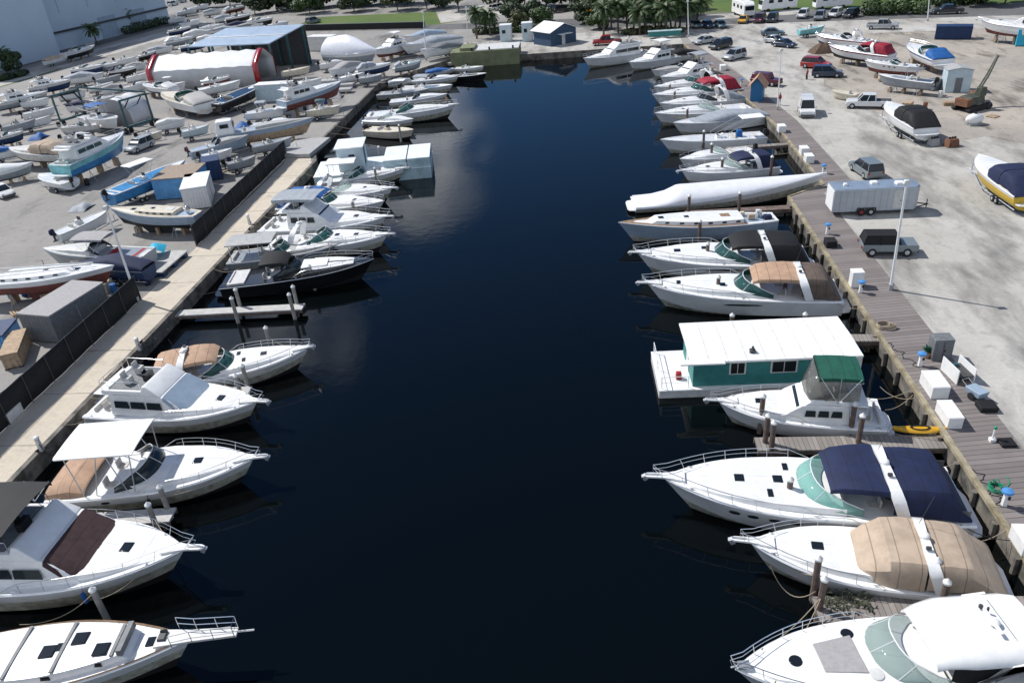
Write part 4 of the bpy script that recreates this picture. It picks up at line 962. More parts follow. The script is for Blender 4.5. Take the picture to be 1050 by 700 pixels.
# ------------------------------------------------------------------ pilings and finger piers
def piling(px, py, kind, label, h=2.5, r=.17, lean=None):
    h = 2.9 if kind == 'brown' else h; p = G(px, py, h); q = thing('piling', label, 'piling', (p.x, p.y, 0), 0, 'pilings in the canal')
    mb = MB(); mb.tube([(rnd.uniform(-.08, .08), rnd.uniform(-.06, .06), -3), (0, 0, h-.1)], r, 9, r1=r*.93)
    mb.build('shaft', MT['pilewood' if kind == 'brown' else 'pilewhite'], q)
    mb = MB(); mb.loft([[(r_*math.cos(a), r_*math.sin(a), z_) for a in [i*math.pi/5 for i in range(10)]] for r_, z_ in ((r*1.12, h-.16), (r*1.12, h-.06), (.02, h+.12))], True, True, True)
    mb.build('cap', MT['pilecap'], q); return q
for px, py, k, lb in [
 (840, 571, 'brown', 'left piling of the pair behind the bottom right pier'), (846, 592, 'brown', 'left piling in front of the bottom right pier, by the cut branches'),
 (962, 573, 'brown', 'right piling behind the bottom right pier, at the tan covered cruiser'), (972, 595, 'brown', 'right piling in front of the bottom right pier'),
 (811, 490, 'brown', 'lone piling at the side of the navy topped cruiser, towards its bow'), (915, 490, 'brown', 'lone piling beside the white arch side of the navy topped cruiser'),
 (783, 405, 'brown', 'tall piling left of the small flybridge boat, furthest left of three'), (788, 425, 'brown', 'middle piling of the three in front of the small flybridge boat'),
 (794, 432, 'brown', 'shortest piling of the three in front of the small flybridge boat'), (877, 413, 'brown', 'dark piling at the stern of the small flybridge boat'),
 (885, 425, 'brown', 'paler second piling at the stern of the small flybridge boat'), (768, 362, 'brown', 'piling in front of the teal houseboat wall'),
 (751, 322, 'brown', 'left piling behind the houseboat roof'), (826, 321, 'brown', 'right piling behind the houseboat roof'),
 (707, 200, 'brown', 'left piling on the dark pier by the shrink wrapped speedboat'), (759, 197, 'brown', 'right piling on the dark pier by the shrink wrapped speedboat'),
 (718, 226, 'brown', 'piling beside the hull of the teak decked sailing boat'), (726, 249, 'brown', 'piling at the side of the black topped cruiser'),
 (791, 250, 'brown', 'piling by the stern of the black topped cruiser'), (737, 283, 'brown', 'piling in front of the bow half of the tan topped cruiser'),
 (807, 280, 'brown', 'piling in front of the cockpit of the tan topped cruiser'), (741, 162, 'brown', 'piling in front of the navy topped cruiser near the speedboat'),
 (792, 160, 'brown', 'piling by the stern of the navy topped cruiser near the speedboat'), (705, 111, 'brown', 'thin dark piling among the far white cruisers on the right'),
 (722, 134, 'brown', 'piling at the middle of the long white fishing boat'), (730, 147, 'brown', 'piling beside the small white cabin boat'),
 (687, 86, 'brown', 'far piling near the dark red canvas boat'), (692, 93, 'brown', 'far piling just beyond the plain white cruiser bows'),
 (94, 603, 'white', 'pale piling between the two boats at the bottom left'), (151, 516, 'white', 'pale piling beside the foredeck of the maroon covered yacht'),
 (163, 498, 'white', 'pale piling beside the hard top cruiser hull'), (241, 384, 'white', 'left pale piling of two near the orange topped cruiser'),
 (248, 374, 'white', 'right pale piling of two near the orange topped cruiser'), (272, 335, 'white', 'pale piling behind the orange topped cruiser'),
 (241, 296, 'white', 'back left piling of the bare pier on the left'), (237, 305, 'white', 'front left piling of the bare pier on the left'),
 (300, 293, 'white', 'back right piling at the tip of the bare pier on the left'), (296, 301, 'white', 'front right piling at the tip of the bare pier on the left'),
 (317, 272, 'white', 'pale piling in front of the black hulled cruiser'), (361, 206, 'white', 'pale piling among the bows beyond the blue topped cruiser'),
 (384, 172, 'white', 'pale piling by the white hard top cruiser bow'), (409, 128, 'white', 'dark topped piling near the small tan skiff'), (388, 150, 'white', 'white post standing at the side of the turquoise barge')]:
    piling(px, py, k, lb)

def pier(label, a, b, z, w_, m, name='finger_pier'):
    A, B_ = G(*a, z), G(*b, z); d = B_-A; d.z = 0; Lp = d.length
    r = thing(name, label, 'pier', (A.x, A.y, 0), math.atan2(d.y, d.x), 'finger piers')
    mb = MB(); mb.box((Lp/2, 0, z-.06), (Lp, w_, .12)); mb.build('deck_boards', MT[m], r)
    mb = MB()
    for s_ in (1, -1): mb.box((Lp/2, s_*(w_/2-.06), z-.25), (Lp, .10, .25)); 
    mb.build('beam', MT['pilewood'], r)
    for i in range(max(2, int(Lp/4))):
        for s_ in (1, -1):
            mb = MB(); x = .5+(Lp-1)*i/max(1, int(Lp/4)-1); mb.tube([(x, s_*(w_/2-.22), -3), (x, s_*(w_/2-.22), z-.12)], .12, 7); mb.build('leg', MT['pilewood'], r)
    return r
pier('grey plank finger pier between the tan covered cruiser and the bottom right cruiser', (836, 624), (1075, 624), .85, 1.5, 'pierplank')
pier('short plank pier between the flybridge boat and the navy topped cruiser', (775, 455), (982, 452), .85, 1.3, 'pierplank')
pier('short plank pier joining the quay behind the houseboat', (790, 346), (910, 346), .95, 1.0, 'pierplank')
pier('dark plank pier beside the shrink wrapped speedboat', (703, 218), (812, 212), .8, 1.1, 'pilewood')
pier('plank pier at the stern of the tan topped cruiser', (862, 277), (866, 277), .9, 1.0, 'pierplank') if False else None
pier('bare pale plank pier without boats on the left side', (311, 314), (176, 321), .8, 1.1, 'pierlight')
pier('pale plank pier between the blue grey covered boat and orange topped cruiser', (256, 400), (100, 408), .8, 1.1, 'pierlight')
pier('pale plank pier between the hard top cruiser and the maroon covered yacht', (177, 527), (-20, 540), .8, 1.2, 'pierlight')
pier('thin far pier among the right hand row of cruisers', (745, 152), (812, 147), .9, .9, 'pierplank')
pier('thin far pier near the small cabin boat stern', (700, 182), (842, 183), .7, .9, 'pilewood') if False else None

# turquoise barge with wheelhouse
A, B_ = G(348, 190, .1), G(443, 181, .1); d = B_-A; d.z = 0; Lb = d.length
r = thing('work_barge', 'turquoise steel barge with square wheelhouse and white topped tanks', 'barge', (A.x, A.y, 0), math.atan2(d.y, d.x), LB)
mb = MB(); mb.box((Lb/2-1.5, 3.2, .45), (Lb+3, 6.6, 1.9)); mb.build('hull', MT['turq'], r, bevel=.06)
mb = MB(); mb.box((Lb/2-1.5, 3.2, 1.42), (Lb+3.1, 6.7, .05)); mb.build('deck', MT['turqtop'], r)
for x0, x1 in ((Lb*.50, Lb*.745), (Lb*.755, Lb)):
    mb = MB(); mb.box(((x0+x1)/2, 3.2, 2.0), (x1-x0, 6.3, 1.12)); q = mb.build('tank', MT['turq'], r, bevel=.05)
    mb = MB(); mb.box(((x0+x1)/2, 3.2, 2.60), (x1-x0-.05, 6.2, .08)); mb.build('tank_lid', MT['turqtop'], q)
mb = MB(); mb.box((Lb*.15, 3.1, 2.9), (Lb*.27, 4.2, 2.9)); q = mb.build('wheelhouse', MT['paleblue'], r, bevel=.05)
mb = MB(); mb.box((Lb*.15, 3.1, 4.42), (Lb*.31, 4.6, .14)); mb.build('roof', MT['turqtop'], q)
mb = MB(); mb.box((Lb*.17, .98, 3.2), (.75, .06, .75)); mb.build('window', MT['hatch'], q)
mb = MB(); mb.box((Lb*.287, 3.1, 2.9), (.06, 1.0, 2.2)); mb.build('door', MT['houseblue'], q)
mb = MB()
for x in (Lb*.36, Lb*.44): mb.box((x, .5, 1.65), (.5, .4, .4))
mb.tube([(Lb*.4, .2, 1.5), (Lb*.4, .2, 2.6)], .09, 7); mb.build('bollard', MT['offwhite'], r)

# olive barge at the far quay
A, B_ = G(473, 69, .1), G(533, 65, .1); d = B_-A; d.z = 0; Lb = d.length
r = thing('cargo_barge', 'olive green steel barge with pale deck moored at the far left corner', 'barge', (A.x, A.y, 0), math.atan2(d.y, d.x), 'boats at the far quay')
mb = MB(); mb.box((Lb/2-1, 3.5, 1.25), (Lb+2, 7, 3.5)); mb.build('hull', MT['olive'], r, bevel=.08)
mb = MB(); mb.box((Lb*.62, 3.5, 3.06), (Lb*.75, 6.4, .16)); mb.build('deck', MT['offwhite'], r)
mb = MB(); mb.box((Lb*.12, 3.2, 3.3), (Lb*.25, 5, .6)); mb.build('deck_cargo', MT['olive'], r)
for x in (Lb*.2, Lb*.5, Lb*.9):
    mb = MB(); mb.tube([(x, .4, 3.0), (x, .4, 3.6)], .18, 8); mb.build('bollard', MT['black'], r)

# ------------------------------------------------------------------ vehicles
def car(kind, name, label, cat, rear, front, m, L=None, group='cars parked on the lot', extra=None):
    """rear / front: pixels of the two ends on the ground; length follows the kind"""
    a, b_ = G(*rear, LZ), G(*front, LZ); d = b_-a; c = (a+b_)/2
    dims = dict(sedan=(4.6, 1.8, 1.42), suv=(4.7, 1.9, 1.75), pickup=(5.8, 2.0, 1.85), van=(5.2, 2.0, 2.15), jeep=(4.6, 1.9, 1.85))[kind]
    Lc, Wc, H = dims; Lc = L or Lc; r = thing(name, label, cat, (c.x, c.y, LZ+.010), math.atan2(d.y, d.x), group)
    h = Lc/2; hw = Wc/2; gz = .28
    belt = {'sedan': .92, 'suv': 1.02, 'pickup': 1.08, 'van': 1.15, 'jeep': 1.08}[kind]
    if kind == 'sedan': lowr = [(-h, .45), (-h+.05, .85), (-h+.75, belt), (h-1.3, belt), (h-.25, .74), (h, .58), (h-.02, gz), (-h+.1, gz)]; cab = [(-h+.55, belt), (-h+1.25, H), (h-2.1, H+.02), (h-1.15, belt)]
    elif kind == 'suv': lowr = [(-h, .5), (-h+.03, belt), (h-1.15, belt), (h-.2, .92), (h, .65), (h-.02, gz), (-h+.1, gz)]; cab = [(-h+.06, belt), (-h+.35, H-.03), (-h+.9, H), (h-2.0, H-.02), (h-1.1, belt)]
    elif kind == 'pickup': lowr = [(-h, .6), (-h, belt), (h-1.5, belt), (h-.15, 1.0), (h, .7), (h-.02, .4), (-h+.1, .4)]; cab = [(-h+2.05, belt), (-h+2.15, H), (h-2.1, H), (h-1.45, belt)]
    elif kind == 'van': lowr = [(-h, .5), (-h, belt), (h-.75, belt), (h-.1, .95), (h, .6), (h-.02, gz), (-h+.1, gz)]; cab = [(-h+.02, belt), (-h+.12, H), (h-1.35, H), (h-.8, belt)]
    else: lowr = [(-h+.1, .55), (-h+.1, belt), (h-.1, belt), (h, .95), (h, .55), (h-.1, .45), (-h+.2, .45)]; cab = [(-h+.12, belt), (-h+.35, H-.04), (-h+.9, H), (h-1.75, H), (h-1.45, belt)]
    mb = MB(); mb.prof(lowr, -hw, hw, taper=lambda z: 1.0 if z < .7 else .97); body = mb.build('body', MT[m], r, bevel=.06)
    tp = lambda z: lerp(.93, .78, (z-belt)/(H-belt))
    mb = MB(); mb.prof(cab, -hw, hw, taper=tp); mb.build('cabin', MT['hatch'] if kind != 'jeep' else MT[extra or 'blackc'], r, bevel=.05)
    # roof, pillars
    xs = [p[0] for p in cab if p[1] > H-.06]; x0, x1 = min(xs), max(xs)
    mb = MB(); mb.box(((x0+x1)/2, 0, H+.02), (x1-x0+.1, Wc*.78, .05)); mb.build('roof', MT[m if kind != 'jeep' else (extra or 'blackc')], r, bevel=.02)
    mb = MB()
    for sg in (1, -1):
        lo, hi = cab[0], [p for p in cab if p[1] > H-.06][0]; fo, fi = cab[-1], [p for p in cab if p[1] > H-.06][-1]
        for p, q in ((lo, hi), (fo, fi), ((lerp(lo[0], fo[0], .45), belt), (lerp(hi[0], fi[0], .45), H))):
            mb.tube([(p[0], sg*hw*.935, p[1]), (q[0], sg*hw*.79, q[1])], .045, 4)
        if kind == 'van': mb.add([(-h+.1, sg*hw*.945, belt), (h-2.2, sg*hw*.945, belt), (h-2.2, sg*hw*.80, H), (-h+.15, sg*hw*.80, H)], [(0, 1, 2, 3)])
    mb.build('pillar', MT[m if kind != 'jeep' else (extra or 'blackc')], r, ang=0)
    if kind == 'pickup':
        mb = MB(); mb.box((-h+1.0, 0, belt+.005), (1.8, Wc*.8, .02)); mb.build('truck_bed', MT['darkgrey'], r)
    for x in (-h+.9, h-.9):
        for sg in (1, -1):
            mb = MB(); R = .34 if kind in ('sedan',) else .39
            mb.wheel((x, sg*(hw-.10), R), R, .24); q = mb.build('wheel', MT['tire'], r)
            mb = MB(); mb.wheel((x, sg*(hw-.09), R), R*.6, .25, 10); mb.build('rim', MT['alu'], q)
    for sg in (1, -1):
        mb = MB(); mb.box((h-.08, sg*hw*.72, .74 if kind == 'sedan' else .85), (.14, .32, .15)); mb.build('headlight', MT['lampglass'], r)
        mb = MB(); mb.box((-h+.01, sg*hw*.82, .85), (.06, .2, .22)); mb.build('tail_light', MT['red'], r)
    for sg in (1, -1):
        mb = MB(); mb.box((cab[-1][0]-.35, sg*(hw+.08), belt+.08), (.12, .2, .16)); mb.build('wing_mirror', MT[m], r)
    mb = MB(); mb.box((h, 0, .45), (.12, Wc*.9, .2)); mb.build('bumper', MT['darkgrey'] if kind != 'pickup' else MT['alu'], r)
    return r
for k, c in dict(carwhite=(.72, .72, .71), carsilver=(.42, .44, .45), cargrey=(.19, .22, .23), carnavy=(.02, .035, .075), carblack=(.012, .013, .016), carred=(.34, .012, .015), carmaroon=(.10, .012, .022), taxi=(.62, .33, .01), carteal=(.10, .16, .19)).items(): mk(k, c, .28, coat=.6, var=.08)
car('pickup', 'pickup_truck', 'white pickup truck with long bed parked side on, right lot', 'pickup', (912, 111), (868, 110), 'carwhite')
car('van', 'van', 'white van with dark windscreen facing the viewer, right lot', 'van', (824, 108), (829, 127), 'carwhite', L=4.9)
car('suv', 'parked_car', 'grey green estate car with roof rack beside the enclosed trailer', 'car', (899, 187), (876, 171), 'cargrey')
car('jeep', 'off_road_car', 'grey off road car with black soft top near the light pole', 'car', (880, 259), (938, 259), 'cargrey')
car('suv', 'parked_car', 'red estate car behind the dark blue one in the middle of the lot', 'car', (823, 69), (850, 71), 'carred')
car('suv', 'parked_car', 'dark blue estate car in front of the red one', 'car', (834, 79), (862, 79), 'carnavy')
car('jeep', 'off_road_car', 'dark red off road car behind the small blue hut', 'car', (768, 86), (803, 89), 'carmaroon', extra='carmaroon')
car('suv', 'parked_car', 'silver estate car nearest the right boardwalk, far end', 'car', (764, 58), (741, 64), 'carsilver')
car('suv', 'parked_car', 'black sport utility car beside a silver car at the far right lot', 'car', (752, 47), (725, 53), 'carblack')
car('sedan', 'parked_car', 'silver saloon car left of the black sport utility car', 'car', (734, 43), (710, 47), 'carsilver')
car('sedan', 'parked_car', 'teal blue saloon behind two others on the far lot', 'car', (780, 37), (804, 36), 'carteal')
car('sedan', 'parked_car', 'pale saloon between two dark blue cars on the far lot', 'car', (783, 43), (806, 46), 'carsilver')
car('sedan', 'parked_car', 'dark blue saloon nearest of three on the far lot', 'car', (790, 47), (818, 50), 'carnavy')
car('sedan', 'taxi_cab', 'yellow orange taxi driving on the far road', 'taxi', (766, 20), (758, 27), 'taxi')
car('suv', 'parked_car', 'dull red car beside the yellow taxi', 'car', (783, 20), (774, 26), 'carmaroon')
car('suv', 'parked_car', 'black car two right of the yellow taxi', 'car', (795, 20), (788, 25), 'carblack')
car('suv', 'parked_car', 'white car left of a grey one on the far road', 'car', (828, 15), (818, 22), 'carwhite')
car('suv', 'parked_car', 'grey car between two white cars on the far road', 'car', (844, 16), (836, 25), 'cargrey')
car('suv', 'parked_car', 'white sport utility car beside a black one at the lawn edge', 'car', (862, 15), (850, 20), 'carwhite')
car('suv', 'parked_car', 'black car at the lawn edge right of the white one', 'car', (878, 16), (866, 20), 'carblack')
car('pickup', 'pickup_truck', 'pale grey pickup truck standing alone beyond the stored boats', 'pickup', (893, 30), (916, 30), 'carsilver')
car('pickup', 'pickup_truck', 'black pickup truck by the hedge at the upper right', 'pickup', (985, 14), (958, 15), 'carblack')
for px, c, lb in ((710, 'carteal', 'leftmost of the blue grey cars lined up behind the palms'), (722, 'carnavy', 'dark car in the middle of the blue grey row behind the palms'), (735, 'carteal', 'rightmost of the blue grey cars lined up behind the palms')):
    car('sedan', 'parked_car', lb, 'car', (px-2, 26), (px+9, 31), c)
car('pickup', 'pickup_truck', 'bright red pickup truck beside the blue house', 'pickup', (637, 45), (607, 47), 'carred')
car('suv', 'parked_car', 'yellow orange car behind the blue house', 'car', (592, 15), (606, 14), 'taxi')
for i, (px, py, c, lb) in enumerate(((527, 14, 'carteal', 'blue grey car parked left behind the white sheds'), (545, 11, 'carblack', 'black truck parked behind the white sheds'), (556, 15, 'cargrey', 'dark grey truck right behind the white sheds'), (575, 12, 'carblack', 'black truck with white roof load left of the yellow car'), (510, 10, 'carwhite', 'white car on the far drive left of the dark trucks'))):
    car('suv', 'parked_car', lb, 'car', (px-8, py+2), (px+10, py-1), c, L=5.4)
# left yard cars
car('suv', 'parked_car', 'silver estate car by the bow of the teal fishing boat', 'car', (156, 149), (132, 159), 'carsilver')
car('sedan', 'parked_car', 'white saloon at the left edge of the photo', 'car', (-8, 196), (16, 206), 'carwhite')
car('suv', 'parked_car', 'white estate car in front of the wrapped boats', 'car', (402, 56), (426, 56), 'carwhite')

# ------------------------------------------------------------------ right quay: trailer, hut, lamps, boxes
A, B_ = G(852.5, 222.5, LZ), G(941, 219, LZ); d = B_-A; d.z = 0; Lt = d.length
r = thing('cargo_trailer', 'enclosed cargo trailer painted in its grey shade, with twin axle and white roof vents', 'trailer', (A.x, A.y, LZ+.012), math.atan2(d.y, d.x))
mb = MB(); TW = 2.45
mb.prism([(0, 0), (Lt-.5, 0), (Lt, .55), (Lt, TW-.55), (Lt-.5, TW), (0, TW)], .42, 2.62); bd = mb.build('body', mat('trailershade', (.40, .43, .46), .45, var=.12, scale=1), r, bevel=.05)  # bluish grey of the body is the near side's shade, put into the colour
mb = MB(); mb.prism([(0.03, .05), (Lt-.55, .05), (Lt-.06, .6), (Lt-.06, TW-.6), (Lt-.55, TW-.05), (0.03, TW-.05)], 2.62, 2.67); mb.build('roof', mat('trailerroof', (.30, .37, .46), .35, metal=.3, var=.2, scale=.6), bd)  # blue of the roof colour takes in reflected sky
mb = MB()
for i in range(1, int(Lt/.62)): mb.box((i*.62, -.006, 1.5), (.02, .02, 2.1))
mb.build('panel_seam', MT['mattegrey'], bd)
mb = MB(); mb.box((-.02, TW/2, 1.5), (.05, TW-.2, 2.0)); mb.build('rear_door', MT['white'], r)  # rear face coloured white as the sunlit end
mb = MB(); mb.box((Lt*.74, -.012, 1.5), (.8, .03, 1.8)); q = mb.build('side_door', MT['alu'], r); mb = MB(); mb.box((Lt*.74+.3, -.04, 1.4), (.1, .05, .08)); mb.build('handle', MT['black'], q)
for x, y, s_ in ((Lt*.50, TW*.6, .7), (Lt*.78, TW*.45, .8), (Lt*.16, TW*.5, .4)):
    mb = MB(); mb.box((x, y, 2.78), (s_, s_, .24), top=.8); mb.build('roof_vent', MT['white'], r, bevel=.05)
mb = MB(); mb.tube([(Lt-.4, .4, .45), (Lt+1.3, TW/2, .45), (Lt-.4, TW-.4, .45)], .06, 4); mb.tube([(Lt+1.15, TW/2, .1), (Lt+1.15, TW/2, .95)], .05); mb.build('tow_bar', MT['black'], r)
for x in (Lt*.34, Lt*.45):
    for y in (-.02, TW+.02):
        mb = MB(); mb.wheel((x, y, .37), .37, .22); q = mb.build('wheel', MT['tire'], r); mb = MB(); mb.wheel((x, y, .37), .2, .25, 10); mb.build('rim', MT['red'] if x < Lt*.4 and y < 0 else MT['alu'], q)
    mb = MB(); mb.prof([(x-.48, .42), (x-.4, .80), (x+.4, .80), (x+.48, .42), (x+.42, .42), (x+.35, .74), (x-.35, .74), (x-.42, .42)], -.14, -.0); mb.build('fender', MT['black'], r, ang=0)

def hut(name, label, cat, base_px, rz, w_, dp, h, wallm, roofm, over=.35, rise=.7, ridge='x', door=None, group=None, z=LZ):
    p = G(*base_px, z); r = thing(name, label, cat, (p.x, p.y, z), rz, group)
    mb = MB(); prof = [(-w_/2, 0), (w_/2, 0), (w_/2, h), (0, h+rise), (-w_/2, h)]
    mb.add([(x, 0, zz) for x, zz in prof]+[(x, dp, zz) for x, zz in prof], [(4, 3, 2, 1, 0), (5, 6, 7, 8, 9)]+[(i, (i+1) % 5, 5+(i+1) % 5, 5+i) for i in range(5)]); mb.build('wall', MT[wallm], r, ang=0)
    for sg in (1, -1):
        mb = MB(); ov = over; e = (w_/2+ov)/(w_/2)
        vs = [(0, -ov, h+rise+.03), (0, dp+ov, h+rise+.03), (sg*w_/2*e, dp+ov, h+rise-rise*e+.03), (sg*w_/2*e, -ov, h+rise-rise*e+.03)]
        mb.add(vs+[(x, y, q+.09) for x, y, q in vs], [(0, 1, 2, 3), (7, 6, 5, 4), (0, 4, 5, 1), (1, 5, 6, 2), (2, 6, 7, 3), (3, 7, 4, 0)]); mb.build('roof', MT[roofm], r, ang=0)
    if door:
        mb = MB(); mb.box((0, -.02, 1.0), (.9, .05, 2.0)); mb.build('door', MT[door], r)
    return r
hut('dock_hut', 'small blue hut with orange pitched roof on the boardwalk', 'hut', (775, 104.5), R_(-18), 1.7, 2.6, 2.5, 'hutblue', 'hutroof', over=.5, rise=1.0)
hut('dock_house', 'dark blue house with white gabled roof on the far quay', 'house', (578, 45.5), R_(40), 7.0, 6.0, 2.9, 'houseblue', 'white', over=.5, rise=1.3, door='offwhite')
hh = bpy.data.objects['dock_house']
mb = MB(); mb.box((0, -.6, 2.2), (3.2, 1.3, .08)); mb.build('awning', MT['white'], hh)
for y in (1.6, 4.2):
    mb = MB(); mb.box((3.52, y, 1.6), (.06, .9, 1.0)); mb.build('window', MT['offwhite'], hh)
def shed(label, base_px, w_, dp, h, rz=0, m='paleblue', rm='white'):
    p = G(*base_px, LZ); r = thing('storage_shed', label, 'shed', (p.x, p.y, LZ), rz, 'white sheds on the far quay')
    mb = MB(); mb.box((0, dp/2, h/2), (w_, dp, h)); mb.build('wall', MT[m], r, bevel=.03)
    mb = MB(); mb.box((0, dp/2, h+.06), (w_+.2, dp+.2, .16), top=.95); mb.build('roof', MT[rm], r)
    mb = MB(); mb.box((-w_*.15, -.02, h*.62), (w_*.3, .05, h*.2)); mb.build('window', MT['hatch'], r)
    mb = MB(); mb.box((w_*.28, -.02, h*.42), (w_*.32, .05, h*.78)); mb.build('door', MT['offwhite'], r); return r
shed('left of two pale upright sheds on the far quay, with small window', (519, 43), 2.6, 2.2, 3.4)
shed('right of two pale upright sheds on the far quay, next to the blue house', (541, 43), 2.3, 2.2, 3.8)

def lamp_post(label, base, top, z=LZ, r0=.13, two=False, group='tall lamp posts'):
    a = G(*base, z); t = Fv*FPX+Rv*(top[0]-525)-Uv*(top[1]-350)
    kk = (a.xy.dot(t.xy))/t.xy.length_squared; tp = Vector((0, 0, CAMH))+t*kk     # nearest point over the foot
    h = tp.z-z; lean = tp-a; r = thing('lamp_post', label, 'lamp post', (a.x, a.y, z), 0, group)
    e = Vector((lean.x*.9, lean.y*.9, h))
    mb = MB(); mb.tube([(0, 0, 0), e*.5, e], r0, 8, r1=r0*.6); mb.build('pole', MT['white'], r)
    mb = MB(); mb.tube([(0, 0, 0), (0, 0, .5)], r0*1.7, 8); mb.build('base', MT['galv'], r)
    mb = MB(); mb.box((e.x, e.y, e.z+.12), (.55, .45, .30), top=.6); q = mb.build('lamp_head', MT['offwhite'], r, bevel=.05)
    mb = MB(); mb.box((e.x, e.y, e.z-.045), (.38, .3, .03)); mb.build('lens', MT['lampglass'], q); return r
lamp_post('tall white lamp post between the off road car and the boardwalk', (913, 297), (929, 188))
lamp_post('tall white lamp post standing at the gap in the black fence', (141, 309), (109, 214))
lamp_post('white lamp post beside the small blue hut', (797, 113), (801, 52), r0=.1)
lamp_post('pale lamp post beside the white estate car at the far left', (437, 62), (434, 14), r0=.12)
lamp_post('pale lamp post in front of the far palms', (706, 38), (705, 2), r0=.12)
lamp_post('dark slim lamp post near the olive barge', (480, 46), (478, 8), r0=.1)
lamp_post('pale lamp post by the hedge at the upper right', (951, 22), (953, -6), r0=.12)

def boxy(name, label, cat, px, size, m, rz=0.0, lid=None, group=None, z=LZ+.012, bevel=.03):
    p = G(*px, z); r = thing(name, label, cat, (p.x, p.y, z), rz, group)
    mb = MB(); mb.box((0, 0, size[2]/2), size); mb.build('body', MT[m], r, bevel=bevel)
    mb = MB(); mb.box((0, 0, size[2]+.035), (size[0]+.06, size[1]+.06, .07), top=.94); mb.build('lid', MT[lid or m], r, bevel=.015)
    return r
DB = 'white dock boxes on the boardwalk'
b1 = boxy('dock_box', 'white dock box at the far end of the pair beside the yellow kayak', 'dock box', (957, 400), (1.05, 2.0, .85), 'white', group=DB)
b2 = boxy('dock_box', 'white dock box nearer the camera in the pair beside the kayak', 'dock box', (972, 430), (.85, 1.9, .75), 'white', group=DB)
b3 = boxy('dock_box', 'upright white dock cabinet near the tan topped cruiser stern', 'dock box', (877, 293), (.9, .8, 1.3), 'white', group=DB)
b4 = boxy('dock_box', 'white dock box at the right edge in front of the green hose', 'dock box', (1050, 560), (.9, 1.4, .8), 'white', group=DB)
for px, py, lb in ((801, 135, 'white dock box on the far boardwalk, left of two'), (824, 158, 'white dock box by the trailer end of the far boardwalk'), (829, 166, 'small white dock locker next to the trailer'), (741, 72, 'white dock box at the far end of the boardwalk')):
    boxy('dock_box', lb, 'dock box', (px, py), (.9, 1.3, .8), 'white', group=DB)
r = boxy('electric_cabinet', 'tall dark blue grey electric cabinet on the lot edge', 'cabinet', (962, 366), (1.25, 1.0, 1.55), 'midgrey', z=LZ+.006)
mb = MB(); mb.box((0, -.51, .8), (.02, .02, 1.3)); mb.box((.1, -.52, .8), (.05, .05, .2)); mb.build('door_handle', MT['black'], r)
p = G(981, 386, LZ); r = thing('fish_table', 'white two sided fish cleaning table with dark basin on the lot edge', 'table', (p.x, p.y, LZ+.006), R_(8))
for sg in (1, -1):
    mb = MB(); mb.box((sg*.55, 0, .55), (.06, 1.9, 1.0)); mb.build('side_panel', MT['white'], r)
mb = MB(); mb.box((0, -.1, .55), (1.0, 1.6, .06)); mb.build('table_top', MT['darkgrey'], r)
mb = MB(); mb.box((0, .4, .68), (.35, .3, .2), top=.8); mb.build('bucket', MT['lift'], r)
for px, py, lb in ((943, 375, 'power pedestal with blue cap beside the white dock boxes'), (882, 300, 'power pedestal with blue cap next to the upright dock cabinet'), (1029, 518, 'power pedestal with blue cap beside the coiled green hose'), (848, 240, 'power pedestal with blue cap near the black bin'), (844, 178, 'power pedestal with blue cap by the jog of the boardwalk'), (760, 88, 'white power pedestal at the far boardwalk edge')):
    p = G(px, py, LZ+.012); r = thing('power_pedestal', lb, 'power pedestal', (p.x, p.y, LZ+.012), 0, 'power pedestals along the boardwalk')
    mb = MB(); mb.box((0, 0, .45), (.24, .24, .9), top=.85); mb.build('body', MT['white'], r, bevel=.02)
    mb = MB(); mb.loft([[(rr*math.cos(a), rr*math.sin(a), z_) for a in [i*math.pi/5 for i in range(10)]] for rr, z_ in ((.30, .90), (.28, 1.02), (.05, 1.12))], True, True, True); mb.build('cap', mat('pedcap', (.08, .25, .55), .4), r)
    mb = MB(); mb.box((.1, -.13, .6), (.12, .05, .2)); mb.build('socket', MT['black'], r)
p = G(1021, 501, LZ+.012)
r = thing('garden_hose', 'bright green hose coiled on the boardwalk edge', 'hose', (p.x, p.y, LZ+.012))
mb = MB(); pts = []
for i in range(120):
    a = i*.30; rr = .28+.22*((i % 21)/21); pts.append((rr*math.cos(a), rr*math.sin(a), .03+.0035*i*(.6+.4*math.sin(i))))
mb.tube(pts, .028, 5); mb.build('coil', MT['hose'], r)
mb = MB(); mb.tube([(.5, 0, .03), (.9, .4, .03), (1.0, 1.0, .03)], .025, 5); mb.build('tail', MT['hose'], r)
p = G(907, 335, LZ+.012); mb = MB(); pts = []
for i in range(90):
    a = i*.35; rr = .3+.35*((i % 18)/18); pts.append((rr*math.cos(a)*1.2, rr*math.sin(a), .04+.003*i))
mb.tube(pts, .035, 5); tag(mb.build('rope_coil', MT['rope'], loc=(p.x, p.y, LZ+.012)), 'tan rope coil lying on the boardwalk beside the pier', 'rope')
# kayak
A, B_ = G(915, 441, 1.0), G(971, 442, 1.0); d = B_-A; Lk = d.length
r = thing('kayak', 'yellow orange kayak lying on the pier behind the navy topped cruiser', 'kayak', (A.x, A.y, .90), math.atan2(d.y, d.x))
mb = MB(); mb.loft([[(Lk*t, .36*math.sin(math.pi*min(max(t, .02), .98))**.6*math.cos(a), .17+.17*math.sin(a)+.1*abs(2*t-1)**3) for a in [i*math.pi/5 for i in range(10)]] for t in [i/12 for i in range(13)]], True, True, True); mb.build('hull', MT['kayak'], r)
mb = MB(); mb.loft([[(Lk*.5+rr*1.5*math.cos(a), rr*.62*math.sin(a), z_) for a in [i*math.pi/6 for i in range(12)]] for rr, z_ in ((.38, .32), (.40, .37), (.30, .37))], True, True, False); mb.build('cockpit', MT['black'], r)
